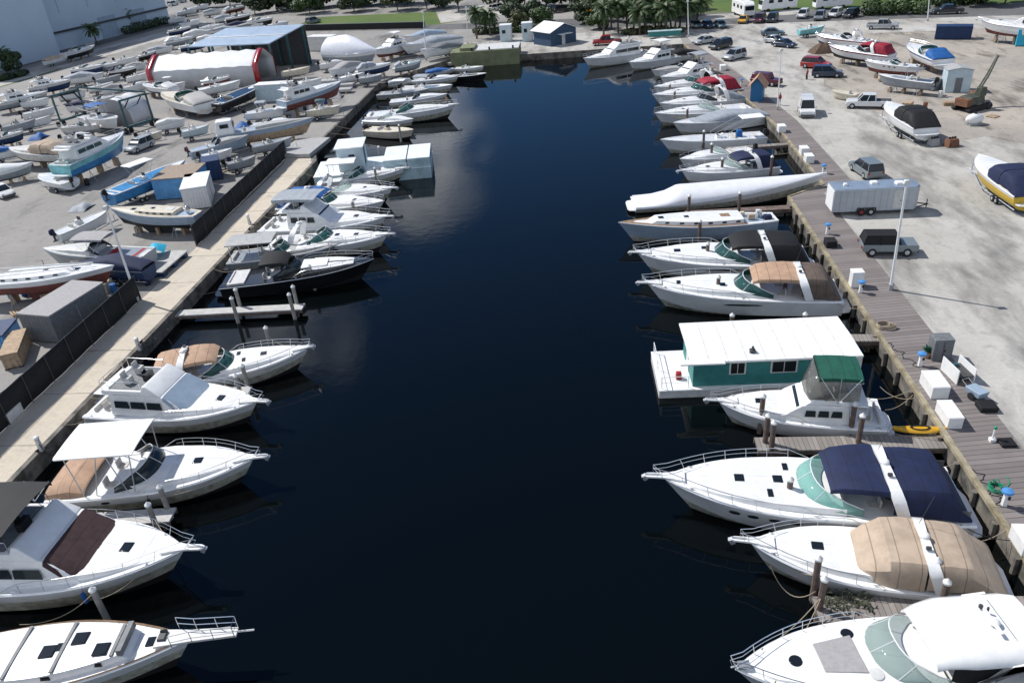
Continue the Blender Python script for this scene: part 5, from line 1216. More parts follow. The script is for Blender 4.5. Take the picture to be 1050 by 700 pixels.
# black bins, folded chairs and clutter on the boardwalk
boxy('deck_bin', 'black bin on the boardwalk beside the off road car', 'bin', (851, 252), (.9, 1.1, .55), 'blackc')
boxy('deck_bin', 'low black cart tray on the lot right of the dock boxes', 'bin', (1011, 419), (1.0, .9, .30), 'blackc', z=LZ+.006)
boxy('deck_bin', 'flat black mat box by the white pedestal on the lot edge', 'bin', (1032, 455), (.8, .7, .12), 'blackc', z=LZ+.02)
p = G(1000, 408, LZ); r = thing('dock_cart', 'grey wheeled dock cart beside the dock boxes', 'cart', (p.x, p.y, LZ+.006), .4)
mb = MB(); mb.box((0, 0, .5), (.7, 1.0, .4), top=1.15); mb.build('tub', MT['bluegrey'], r, bevel=.04)
for sg in (1, -1):
    mb = MB(); mb.wheel((sg*.42, 0, .25), .25, .08, 12, ax='x'); mb.build('wheel', MT['tire'], r)
mb = MB(); mb.tube([(-.25, .5, .6), (-.25, 1.0, .85), (.25, 1.0, .85), (.25, .5, .6)], .025); mb.build('handle', MT['galv'], r)
p = G(1017, 452, LZ+.012); r = thing('water_tap', 'white standpipe with green tap at the boardwalk edge', 'tap', (p.x, p.y, LZ+.012))
mb = MB(); mb.tube([(0, 0, 0), (0, 0, .85)], .06, 8); mb.box((0, 0, .1), (.3, .3, .2)); mb.build('pipe', MT['white'], r); mb = MB(); mb.ell((0, 0, .95), (.1, .1, .12)); mb.build('valve', MT['hose'], r)
p = G(950, 366, LZ); r = thing('plant_pot', 'terracotta pot with green plant left of the electric cabinet', 'plant pot', (p.x, p.y, LZ+.02))
mb = MB(); mb.loft([[(rr*math.cos(a), rr*math.sin(a), z_) for a in [i*math.pi/5 for i in range(10)]] for rr, z_ in ((.2, 0), (.30, .4), (.24, .4))], True, True, True); mb.build('pot', MT['hutroof'], r)
mb = MB()
for i in range(60):
    a, e_ = rnd.uniform(0, 6.28), rnd.uniform(.2, 1.3); l_ = rnd.uniform(.3, .6); dx, dy, dz = math.cos(a)*math.cos(e_)*l_, math.sin(a)*math.cos(e_)*l_, math.sin(e_)*l_
    mb.add([(0, 0, .4), (dx*.6-.06*math.sin(a), dy*.6+.06*math.cos(a), .4+dz*.7), (dx, dy, .4+dz), (dx*.6+.06*math.sin(a), dy*.6-.06*math.cos(a), .4+dz*.7)], [(0, 1, 2, 3)])
mb.build('foliage', mat('potplant', (.02, .14, .09), .6), r, ang=0)
# cut branches on the bottom right pier
p = G(868, 617, .9); mb = MB()
for i in range(90):
    a = rnd.uniform(0, 6.28); x, y = rnd.uniform(-1.0, 1.0), rnd.uniform(-.5, .5); l_ = rnd.uniform(.15, .35); z_ = rnd.uniform(.02, .3)
    mb.add([(x, y, z_), (x+l_*math.cos(a)-.05*math.sin(a), y+l_*math.sin(a)+.05*math.cos(a), z_+.08), (x+1.4*l_*math.cos(a), y+1.4*l_*math.sin(a), z_+.02), (x+l_*math.cos(a)+.05*math.sin(a), y+l_*math.sin(a)-.05*math.cos(a), z_+.04)], [(0, 1, 2, 3)])
for i in range(8): mb.tube([(-1.1+rnd.uniform(0, .4), rnd.uniform(-.3, .3), .05), (rnd.uniform(-.2, .2), rnd.uniform(-.3, .3), .25), (1.0, rnd.uniform(-.4, .4), .1)], .018, 4)
tag(mb.build('cut_branches', mat('drybranch', (.075, .085, .05), .8, var=.4), ang=0, loc=(p.x, p.y, .86)), 'heap of cut leafy branches on the bottom right pier', 'branches')

# ------------------------------------------------------------------ left quay: black fence and things along it
def fence(label, a, b_, h):
    A, B_ = Vector(a), Vector(b_); d = B_-A; Lf = d.length; n = int(Lf/2.6)
    r = thing('screen_fence', label, 'fence', (A.x, A.y, LZ), math.atan2(d.y, d.x), 'black fences along the left quay')
    mb = MB(); rows = []
    for zz in (.03, h*.5, h): rows.append([(Lf*i/(n*4), .05*math.sin(i*1.7)*.6+.03*math.sin(i*.6+zz), zz-(.04*(i % 4 == 2) if zz > 1.5 else 0)) for i in range(n*4+1)])
    mb.loft(rows, False); q = mb.build('screen', MT['fencecloth'], r); q.modifiers.new('solid', 'SOLIDIFY').thickness = .02
    for i in range(n+1):
        mb = MB(); mb.tube([(Lf*i/n, -.09, 0), (Lf*i/n, -.09, h+.08)], .04, 6); mb.build('post', MT['darkgrey'], r)
    mb = MB(); mb.tube([(0, -.09, h+.02), (Lf, -.09, h+.02)], .03, 5); mb.build('top_rail', MT['darkgrey'], r); return r
fence('near stretch of black screened fence beside the concrete quay', (-41.0, 36), (-41.0, 60.5), 2.3)
fence('far stretch of black screened fence beyond the lamp post gap', (-41.0, 72.5), (-41.6, 103.5), 2.3)
for px, py, lb in ((39, 463, 'near the hard top cruiser'), (144, 352, 'beside the orange topped cruiser stern'), (105, 405, 'at the pier by the blue grey covered boat'), (255, 236, 'beside the black hulled cruiser'), (286, 200, 'beside the blue topped cruiser')):
    p = G(px, py, LZ); r = thing('mooring_cleat', 'dark cleat on the left quay '+lb, 'cleat', (p.x+.1, p.y, LZ+.05), 1.57, 'cleats on the left quay')
    mb = MB(); mb.tube([(-.28, 0, .2), (-.1, 0, .16), (.1, 0, .16), (.28, 0, .2)], .05, 6); mb.build('horn', MT['black'], r)
    mb = MB(); mb.box((-.1, 0, .08), (.08, .1, .16)); mb.build('leg', MT['black'], r); mb = MB(); mb.box((.1, 0, .08), (.08, .1, .16)); mb.build('leg', MT['black'], r)
for px, py, lb in ((146, 359, 'white power pedestal on the left quay by the orange topped cruiser'), (46, 462, 'white power pedestal with hoses on the left quay by the hard top cruiser'), (258, 230, 'white power pedestal on the left quay by the black hulled cruiser')):
    p = G(px, py, LZ); r = thing('power_pedestal', lb, 'power pedestal', (p.x-.2, p.y, LZ+.01), 0, 'power pedestals on the left quay')
    mb = MB(); mb.box((0, 0, .5), (.26, .26, 1.0), top=.85); mb.build('body', MT['offwhite'], r, bevel=.02)
    mb = MB(); mb.ell((0, 0, 1.05), (.2, .2, .14)); mb.build('cap', MT['white'], r)
    mb = MB(); mb.tube([(.1, -.1, .6), (.5, -.3, .05), (.9, -.1, .05), (1.0, .4, -.1)], .03); mb.build('cable', MT['black'], r)
boxy('dock_box', 'pale blue grey dock box against the black fence at the left edge', 'dock box', (12, 428), (.9, 1.6, .7), 'offwhite', group='dock boxes on the left quay')

# ------------------------------------------------------------------ boats ashore
YL = 'boats stored on the left yard'; YR = 'boats stored on the right lot'
def brief(t, n=12):
    ws = t.split()[:n]
    while ws and ws[-1].strip(',') in ('a', 'an', 'the', 'of', 'by', 'in', 'on', 'at', 'with', 'and', 'to', 'from', 'behind', 'beside', 'left', 'right', 'under', 'two', 'near', 'white', 'red', 'pale', 'big', 'grey', 'far', 'slim', 'rust', 'rumpled', 'dark', 'its', 'teal', 'below', 'lamp', 'blue', 'propped'): ws.pop()
    return ' '.join(ws).strip(',')
def ashore(kind, name, label, bow, stern, base=1.0, on='trailer', beam=.31, group=YL, under=None, cat='boat', sl=False, full=3.0, fb=None, **kw):
    kw.setdefault('bottom', kw.get('hull', 'gelhull') if kind == 'r' else rnd.choice(['bottomblue', 'bottomblack', 'bottomred', 'greyhull']) )
    if kind == 'e' and kw.get('style') == 'full': kw.setdefault('rail', False)
    b = Boat(name, label, cat, bow, stern, base=LZ+base, group=group, beam=beam, sail=sl, full=full, fb=fb)
    {'e': express, 'f': fly, 'r': runabout, 's': sail, 'w': wrapped}[kind](b, **kw)
    if on == 'trailer': trailer(b, under or ('boat trailer under the '+brief(label)), axles=2 if b.L > 7 else 1)
    elif on == 'stand': stands(b, under or ('jack stands under the '+brief(label)))
    return b
# near left yard
b = ashore('s', 'sailboat', 'white sailing yacht hull with dark red bottom propped by the near fence', (117, 272), (-22, 287), 1.5, 'stand', .27, sl=True, cat='sailboat', hull='gelhull', bottom='bottomred', keel=True, ports=5, rails=False, floor='offwhite', th=.35, trunk=(.2, .72), fb=1.5)
f = MB()
for i, y in enumerate((-.5, .5)): f.tube([(.12*b.L, y, b.fs+.75), (.85*b.L, y*.4, b.fs+.85)], .06, 6)
b.P(f, 'stowed_mast', 'offwhite')
ashore('r', 'speedboat', 'silver grey speedboat with grey bimini and red seats beside the lamp post', (43, 254), (152, 259), .9, 'trailer', .24, hull='greyhull', deck='offwhite', top='mattegrey', topkind='b', topz=1.6, seatm='red', cabin=True, motors=0, ttx=(.32, .62), glass='glassdark')
ashore('r', 'runabout', 'dark blue runabout under a navy cover behind the white sailing yacht', (72, 267), (152, 274), .8, 'trailer', .26, hull='bottomblue', deck='darkgrey', motors=0, cover='navy')
ashore('r', 'inflatable_boat', 'white open skiff with big dark blue outboard motor', (111, 215), (57, 240), .8, 'trailer', .30, motorm='navy', hull='gelhull', deck='offwhite', console=True)
ashore('s', 'sailboat', 'light blue hulled sailing boat with cream deck beside the blue container', (113, 213), (203, 219), 1.3, 'stand', .27, sl=True, cat='sailboat', hull='bluegrey', deck='cream', bottom='bottomblack', keel=True, ports=5, rails=False, floor='cream', th=.35)
ashore('r', 'fishing_boat', 'blue hulled fishing boat with white T-top and black outboard', (190, 164), (110, 199), 1.0, 'trailer', .26, hull='bluehull', top='white', motors=1, ttx=(.28, .58), topz=2.0)
ashore('r', 'speedboat', 'grey blue speedboat with red outboard motor', (255, 138), (194, 155), .9, 'trailer', .28, hull='bluegrey', deck='greydeck', motorm='carmaroon', cabin=True)
b = ashore('e', 'pilot_boat', 'long pale grey boat with small white wheelhouse at its stern', (322, 120), (222, 138), 1.0, 'stand', .2, canvas=None, style='none', hull='bluegrey', bottom='tanwood', deck='greydeck', arch=False, glass=None, pulpit=0, hatches=(), rail=False)
mb = MB(); mb.box((.10*b.L, 0, b.fs+.75), (2.6, 2.2, 2.3), top=.85); q = b.P(mb, 'wheelhouse', 'white', bevel=.12)
mb = MB(); mb.box((.10*b.L+1.22, 0, b.fs+1.2), (.05, 1.6, .6)); b.P(mb, 'front_window', 'hatch'); 
mb = MB(); mb.box((.10*b.L, -1.03, b.fs+1.2), (1.2, .05, .55)); b.P(mb, 'side_window', 'hatch')
b = ashore('f', 'fishing_boat', 'teal sided trawler with bright blue bottom and white deck roof', (127, 135), (60, 170), 1.6, 'stand', .29, hull='tealhull', bottom='bluehull', top=None, pulpit=0, hatches=(), x0=.15, x1=.62, fb=2.3, glass='glassteal', hm='gel')
b = ashore('e', 'motor_cruiser', 'brown grey hulled cruiser with tan cabin cover, left of the teal trawler', (9, 151), (70, 156), 1.3, 'stand', .36, hull='gelold', deck='gelold', canvas='tan', style='full', pulpit=0, arch=False, glass=None, bottom='bottomblack', hatches=())
ashore('w', 'speedboat', 'white covered hull with bulging bow at the left edge', (33, 166), (-22, 180), 1.0, 'stand', .34, hull='gelhull', m='white', peak=.9)
ashore('r', 'dinghy', 'small white dinghy with black outboard in front of the teal trawler', (40, 178), (72, 186), .7, 'trailer', .42, motors=1, console=False)
# around the travel lift and upward
for kind, lab, bow, stern, kw in [
 ('f', 'large white and grey cruiser on stands at the left edge below the green strip', (49, 93), (-4, 106), dict(hull='gelold', top=None, pulpit=0, hatches=(), wins=2)),
 ('f', 'grey white cruiser with rounded cabin beside the green strip', (73, 81), (29, 90), dict(hull='gelold', top=None, pulpit=0, hatches=())),
 ('e', 'white speedboat left of two near the dark lane', (106, 66), (74, 71), dict(canvas=None, style='none', pulpit=0, arch=False)),
 ('e', 'white speedboat right of two near the dark lane', (122, 64), (95, 68), dict(canvas=None, style='none', pulpit=0, arch=False)),
 ('r', 'grey covered boat in the dark row under the two white speedboats', (107, 74), (66, 81), dict(cover='greycanvas', motors=1)),
 ('r', 'white open skiff in the row left of the lift', (57, 109), (23, 117), dict(motors=1)),
 ('r', 'white open skiff with grey deck directly behind the tan covered cruiser', (53, 118), (18, 127), dict(motors=1, deck='greydeck')),
 ('e', 'dull white cruiser with empty windscreen behind the teal trawler', (60, 131), (100, 127), dict(canvas=None, style='none', pulpit=0, hull='gelold', deck='gelold')),
 ('r', 'white console boat standing inside the travel lift', (120, 121), (88, 118), dict(motors=1, top='bluecanvas', topkind='b')),
 ('r', 'white skiff behind the travel lift under a dark blue cover', (100, 104), (70, 108), dict(motors=0, cover='navy')),
 ('r', 'pale skiff at the red left end of the white tent', (152, 74), (129, 80), dict(motors=1)),
 ('r', 'grey skiff in the shadow left of the white tent', (124, 76), (98, 82), dict(motors=1, deck='greydeck', hull='greyhull')),
 ('e', 'white cruiser with cream cockpit right of the arched shelter', (166, 94), (210, 106), dict(canvas='cushion', style='aft', pulpit=0, arch=False, deck='cream', hatches=())),
 ('r', 'white skiff with low console beside the wall of the white tent', (247, 82), (203, 92), dict(motors=1, top='white', ttx=(.1, .3), topz=1.3)),
 ('r', 'long dark hulled flat boat with white deck in front of the white tent', (268, 85), (218, 107), dict(motors=0, hull='blackhull', deck='offwhite', console=False)),
 ('r', 'tan flat boat at the mouth of the red ended tent', (318, 68), (288, 74), dict(motors=0, hull='cream', deck='cream', console=False)),
 ('r', 'boat under a rumpled dark grey cover on the upper left yard', (336, 72), (368, 65), dict(motors=0, cover='mattegrey')),
 ('e', 'small pale cabin cruiser beside the grey rumpled cover', (401, 64), (366, 71), dict(canvas='greycanvas', style='full', pulpit=0, arch=False, glass=None, hatches=())),
 ('r', 'white console skiff in front of the grey rumpled cover', (374, 74), (347, 80), dict(motors=1)),
 ('r', 'greenish console boat by the red bottomed sport fisher', (349, 108), (315, 113), dict(motors=1, hull='cream', top='lift', topkind='b')),
 ('r', 'white bow rider among clutter below the white box trailer', (300, 122), (258, 128), dict(motors=1, cabin=True)),
 ('r', 'white skiff with canopy frame below the white box trailer', (292, 110), (252, 116), dict(motors=1, top='greycanvas', topkind='b')),
 ('r', 'small grey tender among clutter at the end of the far fence', (262, 160), (232, 168), dict(motors=1, hull='greyhull', deck='greydeck')),
 ('f', 'white cabin yacht standing right of the purple white wrapped boat', (383, 51), (416, 45), dict(top='white', pulpit=0, hatches=())),
 ('r', 'long grey covered hull on the far yard left of the slim lamp post', (410, 46), (470, 38), dict(motors=0, cover='greycanvas')),
 ('r', 'dark covered hull behind the olive barge quay', (430, 51), (474, 46), dict(motors=0, cover='midgrey')),
 ('r', 'long pale blue grey covered hull at the top of the far yard', (412, 37), (456, 33), dict(motors=0, cover='bluegrey')),
 ('e', 'grey white boat behind the left end of the tent, nearest row', (160, 52), (140, 58), dict(canvas=None, style='none', pulpit=0, arch=False, hull='gelold')),
 ('r', 'grey covered boat directly behind the white tent roof', (177, 47), (151, 52), dict(motors=0, cover='greycanvas')),
 ('e', 'white cruiser with white dome beside the blue grey shed', (198, 37), (169, 43), dict(canvas='white', style='full', pulpit=0, arch=False, glass=None)),
 ('r', 'white covered runabout beyond the dome topped cruiser', (218, 30), (188, 36), dict(motors=0, cover='offwhite')),
 ('r', 'white skiff further along the lane row, before the dark blue cover', (230, 24), (204, 29), dict(motors=1)),
 ('r', 'boat under dark blue cover next to the shed roof', (260, 22), (231, 27), dict(motors=0, cover='navy')),
 ('e', 'white cruiser at the far end of the lane row', (257, 14), (231, 19), dict(canvas=None, style='none', pulpit=0, arch=False)),
 ('r', 'grey skiff in the far lane row behind the white cruiser', (241, 15), (219, 20), dict(motors=0, cover='greycanvas')),
 ('r', 'white runabout at the far corner of the big warehouse', (202, 8), (180, 13), dict(motors=0, cabin=True)),
 ('r', 'white runabout furthest up the lane beyond the warehouse', (214, 4), (196, 8), dict(motors=0, cabin=True)),
 ('e', 'long white boat parked against the big grey warehouse wall', (97, 46), (64, 56), dict(canvas=None, style='none', pulpit=0, arch=False)),
 ('r', 'tan covered boat parked against the big grey warehouse wall', (68, 56), (45, 63), dict(motors=0, cover='tan')),
 ('r', 'grey covered skiff in the dark row left of the arched shelter', (130, 86), (104, 92), dict(motors=0, cover='mattegrey')),
 ('e', 'white cruiser partly hidden behind the arched shelter', (146, 86), (178, 90), dict(canvas='white', style='aft', pulpit=0, arch=False)),
 ('r', 'white tender with black motor at the left of the lift leg', (50, 100), (22, 105), dict(motors=1)),
]:
    ashore(kind, 'motor_cruiser' if kind in 'ef' else 'runabout', lab, bow, stern, .9 if kind == 'r' else 1.2, 'trailer' if kind == 'r' else 'stand', .33 if kind in 'ef' else .30, **kw)
b = ashore('f', 'fishing_boat', 'white sport fisher with rust red bottom behind the white box trailer', (350, 83), (288, 104), 1.9, 'stand', .26, hull='bluegrey', deck='gel', bottom='bottomred', top=None, pulpit=0, hatches=(), x0=.12, x1=.5, fb=1.9)
# big shrink-wrapped yachts
ashore('w', 'motor_yacht', 'big lumpy yacht wrapped in lilac white film on the far left yard', (386, 52), (336, 54), 1.5, 'stand', .34, cat='yacht', m='wrap', peak=3.0, prof=[(0, .8), (.05, 1.0), (.25, 1.1), (.45, 1.15), (.6, .95), (.8, .5), (.95, .2), (1.0, .05)])
# right lot
b = ashore('e', 'motor_cruiser', 'white cruiser with black cover seen from its stern, on a trailer', (909, 104), (951, 131), 1.0, 'trailer', .33, YR, canvas='blackc', style='full', hull='gelhull', pulpit=0, arch=False, glass=None, hatches=())
b = ashore('e', 'speedboat', 'blue and white speedboat with yellow side flash at the right edge', (1003, 158), (1060, 201), .8, 'trailer', .34, YR, canvas='navy', style='full', deck='gel', hull='yellow', stripe='gelhull', bottom='bottomblue', pulpit=0, arch=False, glass=None, hatches=())
ashore('e', 'speedboat', 'white speedboat with two bright blue deck stripes', (932, 44), (968, 61), 1.2, 'stand', .34, YR, canvas='bluecanvas', style='aft', hull='gelhull', stripe='bluecanvas', pulpit=0, arch=False, glass='glassteal', hatches=())
ashore('e', 'motor_cruiser', 'cluttered white cruiser at the back of the right hand row', (836, 35), (893, 42), 1.2, 'stand', .28, YR, canvas=None, style='none', hull='gelhull', stripe='redcanvas', pulpit=0, glass='glassdark')
ashore('e', 'motor_cruiser', 'white cruiser with raked arch and dark red canvas on the right lot', (850, 46), (915, 56), 1.2, 'stand', .28, YR, canvas='redcanvas', style='camper', hull='gelhull', pulpit=0, glass='glassdark', stripe='redcanvas')
ashore('e', 'motor_cruiser', 'white cruiser with round ports beside the red canvas one', (887, 62), (942, 68), 1.2, 'stand', .28, YR, canvas=None, style='none', hull='gelhull', pulpit=0, arch=False, ports=(.4, .5, .6))
ashore('r', 'fishing_boat', 'grey hulled console boat with dark frame, front of the right row', (901, 76), (958, 84), 1.1, 'stand', .26, YR, hull='greyhull', top='midgrey', motors=1, ttx=(.2, .5), topz=1.6)
ashore('f', 'motor_yacht', 'large white yacht on stands at the upper right edge', (1001, 20), (1085, 30), 1.7, 'stand', .27, YR, cat='yacht', top='bluecanvas', pulpit=.8, x0=.2, x1=.52)
ashore('r', 'dinghy', 'upturned looking tan dinghy on the ground near the white pickup', (853, 92), (879, 97), .3, None, .38, YR, hull='cream', deck='cream', motors=0, console=False)
ashore('r', 'runabout', 'low teal skiff behind the row of dark cars, right lot', (846, 26), (819, 31), .8, 'trailer', .3, YR, hull='tealhull', deck='turqtop', motors=0)

# ------------------------------------------------------------------ travel lift, tents, containers, buildings
legs = [G(64, 130), G(93, 129), G(132, 137)]
o = G(64, 130); e1 = G(133, 137)-o; e1.z = 0; wl_ = e1.length
r = thing('travel_lift', 'tall teal boat hoist with four legs over the left yard', 'boat hoist', (o.x, o.y, LZ), math.atan2(e1.y, e1.x))
Hh, Dp = 5.2, 5.0
for sx in (0, wl_):
    for sy in (0, Dp):
        mb = MB(); mb.box((sx, sy, Hh/2+.4), (.24, .24, Hh-.8)); q = mb.build('leg', MT['lift'], r)
        for dy in (-.5, .5):
            mb = MB(); mb.wheel((sx, sy+dy, .55), .55, .4) if False else mb.wheel((sx, sy+dy, .5), .5, .35); mb.build('wheel', MT['tire'], q)
    mb = MB(); mb.box((sx, Dp/2, Hh), (.24, Dp+.3, .28)); mb.build('top_beam', MT['lift'], r)
    mb = MB(); mb.box((sx, Dp/2, 1.0), (.35, Dp-.5, .35)); mb.build('lower_beam', MT['lift'], r)
mb = MB(); mb.box((wl_/2, Dp, Hh+.3), (wl_, .22, .25)); mb.build('cross_beam', MT['lift'], r)
for y in (1.6, 4.0):
    mb = MB(); n = 12; mb.loft([[(wl_*t, y-.15, Hh-.2-(Hh-2.6)*math.sin(math.pi*t)**.5), (wl_*t, y+.15, Hh-.2-(Hh-2.6)*math.sin(math.pi*t)**.5)] for t in [i/n for i in range(n+1)]], False); q = mb.build('sling', MT['black'], r); q.modifiers.new('solid', 'SOLIDIFY').thickness = .03

def arched(name, label, a, b_, wd, h, m, endm=None, hoop=None, side=1, straight=.45, open_end=True, cat='tent', base=LZ, gable=False):
    """fabric tent over hoops along the near wall line a-b"""
    A, B_ = G(*a, LZ), G(*b_, LZ); d = B_-A; d.z = 0; Lx = d.length
    r = thing(name, label, cat, (A.x, A.y, base), math.atan2(d.y, d.x))
    def ring(x, k=1.0):
        pts = [(x, wd/2-wd/2*k, 0)]
        for i in range(13):
            a_ = math.pi*i/12
            if gable:
                q_ = abs(1-i/6); pts.append((x, wd/2-wd/2*k*(1-i/6)*(1.0 if q_ < .9 else .985), (h*straight+h*(1-straight)*(1-q_**1.25))*k)); continue
            pts.append((x, wd/2-wd/2*k*math.cos(a_), (h*straight+h*(1-straight)*math.sin(a_)**.85)*k))
        pts.append((x, wd/2+wd/2*k, 0)); return pts
    n = max(2, round(Lx/3.1)); rows = []
    for i in range(n*2+1): rows.append(ring(Lx*i/(n*2), 1.0 if i % 2 == 0 else .958))
    mb = MB(); mb.loft(rows, False); q = mb.build('cover', MT[m], r, ang=30); q.modifiers.new('solid', 'SOLIDIFY').thickness = .04
    for x in (0, Lx):
        if hoop:
            mb = MB(); mb.loft([ring(x-.9, 1.012), ring(x+.9, 1.012)] if 0 else [ring(x-(.15 if x == 0 else 1.0), 1.012), ring(x+(1.0 if x == 0 else .15), 1.012)], False); z = mb.build('end_band', MT[hoop], r, ang=30); z.modifiers.new('solid', 'SOLIDIFY').thickness = .06
        if endm and (x == 0 or not open_end):
            mb = MB(); rr = ring(x+(.05 if x == 0 else -.05), .98); mb.add(rr, [tuple(range(len(rr)))]); z = mb.build('end_wall', MT[endm], r, ang=0); z.modifiers.new('solid', 'SOLIDIFY').thickness = .04
    return r
arched('storage_tent', 'long white storage tent with dark red end bands', (156, 94), (268, 87.5), 8.5, 6.2, 'tent', 'tent', 'carred', straight=.62, gable=True)
t_ = bpy.data.objects['storage_tent']
mb = MB(); mb.box((4, 4.5, .9), (5, 3, 1.8)); mb.build('stored_crates', MT['cream'], t_)
arched('arched_shelter', 'white arched shelter with grey end on the left yard', (138, 129), (158, 121), 7.0, 4.4, 'tent', 'mattegrey', None, straight=.2)
A, B_ = G(197, 55), G(308, 64); d = B_-A
pA, pB, pC = G(309, 63), G(309, 36), G(200, 47)
def gabled(name, label, corner, rz, Lx, Wy, h, rise, wallm, roofm, cat='building', single=False, over=.4):
    r = thing(name, label, cat, (corner.x, corner.y, LZ), rz)
    mb = MB(); mb.box((Lx/2, Wy/2, h/2), (Lx, Wy, h)); mb.build('wall', MT[wallm], r)
    for sg in ((-1, 1) if not single else (0,)):
        mb = MB()
        if single: vs = [(-over, -over, h+.05), (Lx+over, -over, h+.05), (Lx+over, Wy+over, h+rise), (-over, Wy+over, h+rise)]
        else:
            y0, y1 = (-over, Wy/2) if sg < 0 else (Wy+over, Wy/2); vs = [(-over, y0, h+.02), (Lx+over, y0, h+.02), (Lx+over, y1, h+rise), (-over, y1, h+rise)]
        mb.add(vs+[(x, y, z+.15) for x, y, z in vs], [(0, 1, 2, 3), (7, 6, 5, 4), (0, 4, 5, 1), (1, 5, 6, 2), (2, 6, 7, 3), (3, 7, 4, 0)]); mb.build('roof', MT[roofm], r, ang=0)
    if not single:
        for x in (0, Lx):
            mb = MB(); k = .12 if x == 0 else -.12; mb.add([(x, 0, h-.01), (x, Wy, h-.01), (x, Wy/2, h+rise-.03), (x+k, 0, h-.01), (x+k, Wy, h-.01), (x+k, Wy/2, h+rise-.03)], [(0, 1, 2), (5, 4, 3), (0, 3, 4, 1), (1, 4, 5, 2), (2, 5, 3, 0)]); mb.build('gable', MT[wallm], r, ang=0)
    return r
# open workshop shed with blue metal roof behind the tent
Hn, Hs = 6.2, 8.0
nl, nr, fr, fl_ = G(193, 49, Hn+LZ), G(276, 45.5, Hn+LZ), G(312, 26, Hs+LZ), G(232, 30, Hs+LZ)
r = thing('workshop_shed', 'open sided workshop with sloping blue metal roof behind the white tent', 'shed', (nr.x, nr.y, LZ), 0)
lc = lambda v: (v.x-nr.x, v.y-nr.y, v.z-LZ)
vs = [lc(nr), lc(fr), lc(fl_), lc(nl)]
mb = MB(); mb.add(vs+[(x, y, z+.2) for x, y, z in vs], [(0, 1, 2, 3), (7, 6, 5, 4), (0, 4, 5, 1), (1, 5, 6, 2), (2, 6, 7, 3), (3, 7, 4, 0)]); mb.build('roof', MT['shedroof'], r, ang=0)
V = [Vector(v) for v in vs]
mb = MB(); a_, b_ = V[0].lerp(V[1], .45), V[3].lerp(V[2], .45); mb.tube([a_+Vector((0, 0, .24)), b_+Vector((0, 0, .24))], .12, 4); mb.build('roof_seam', MT['offwhite'], r)
for e0, e1_ in ((V[0], V[1]), (V[0].lerp(V[3], .35), V[1].lerp(V[2], .35)), (V[0].lerp(V[3], .7), V[1].lerp(V[2], .7)), (V[3], V[2])):
    for q_ in (.03, .5, .97):
        c_ = e0.lerp(e1_, q_); mb = MB(); mb.box((c_.x-.3, c_.y, c_.z/2-.05), (.4, .4, c_.z-.1)); mb.build('post', MT['lift'], r)
mb = MB(); a_, b_ = V[2], V[1]; mb.add([(a_.x, a_.y, 0), (b_.x, b_.y, 0), (b_.x, b_.y, b_.z-.2), (a_.x, a_.y, a_.z-.2)], [(0, 1, 2, 3)]); q = mb.build('back_wall', MT['darkgrey'], r, ang=0); q.modifiers.new('solid', 'SOLIDIFY').thickness = .2
ang_ = 0.0
boxy('shop_container', 'white upright container with dark doorway under the workshop roof', 'container', (297, 64), (6.0, 5.5, 5.0), 'offwhite', ang_, group=None)
q = [o for o in S.objects if o.name.startswith('shop_container')][0]
mb = MB(); mb.box((0.2, -2.78, 2.0), (1.6, .06, 3.8)); mb.build('doorway', MT['black'], q)

# big warehouse at the upper left
c0 = G(42, 57); c1 = G(175, 23); d = c1-c0; d.z = 0; u = d.normalized(); nrm = Vector((-u.y, u.x, 0)); Lb = d.length
r = thing('warehouse', 'large blue grey metal warehouse filling the upper left corner', 'warehouse', (c0.x, c0.y, LZ), math.atan2(u.y, u.x))
HB = 24
mb = MB(); mb.box((Lb/2, 22, HB/2), (Lb, 44, HB)); w1 = mb.build('wall', MT['warehouse'], r)
mb = MB(); mb.box((-14, 16, HB/2-1.0), (28, 46, HB-2)); mb.build('annex_wall', MT['warehouse'], r)
mb = MB(); mb.box((-14, 16, HB-.9), (28.6, 46.6, .3)); mb.build('annex_roof', MT['offwhite'], r)
mb = MB(); mb.box((Lb/2, 22, HB+.2), (Lb+.8, 44.8, .4)); mb.build('roof', MT['offwhite'], r)
mb = MB(); mb.box((Lb/2, -.25, 4.6), (Lb, .5, .5)); mb.build('ledge', MT['darkgrey'], r)
mb = MB(); mb.box((.2, -.15, HB/2), (.3, .3, HB)); mb.build('downpipe', MT['midgrey'], r)
for i in range(1, 5):
    mb = MB(); mb.box((Lb*i/5, -.06, 15.5), (.12, .12, 12.5)); mb.build('panel_joint', MT['bluegrey'], r)
for x in (Lb*.5, Lb*.74):
    mb = MB(); mb.box((x, -.12, 3.0), (7, .2, 6)); mb.build('roller_door', MT['bluegrey'], r)

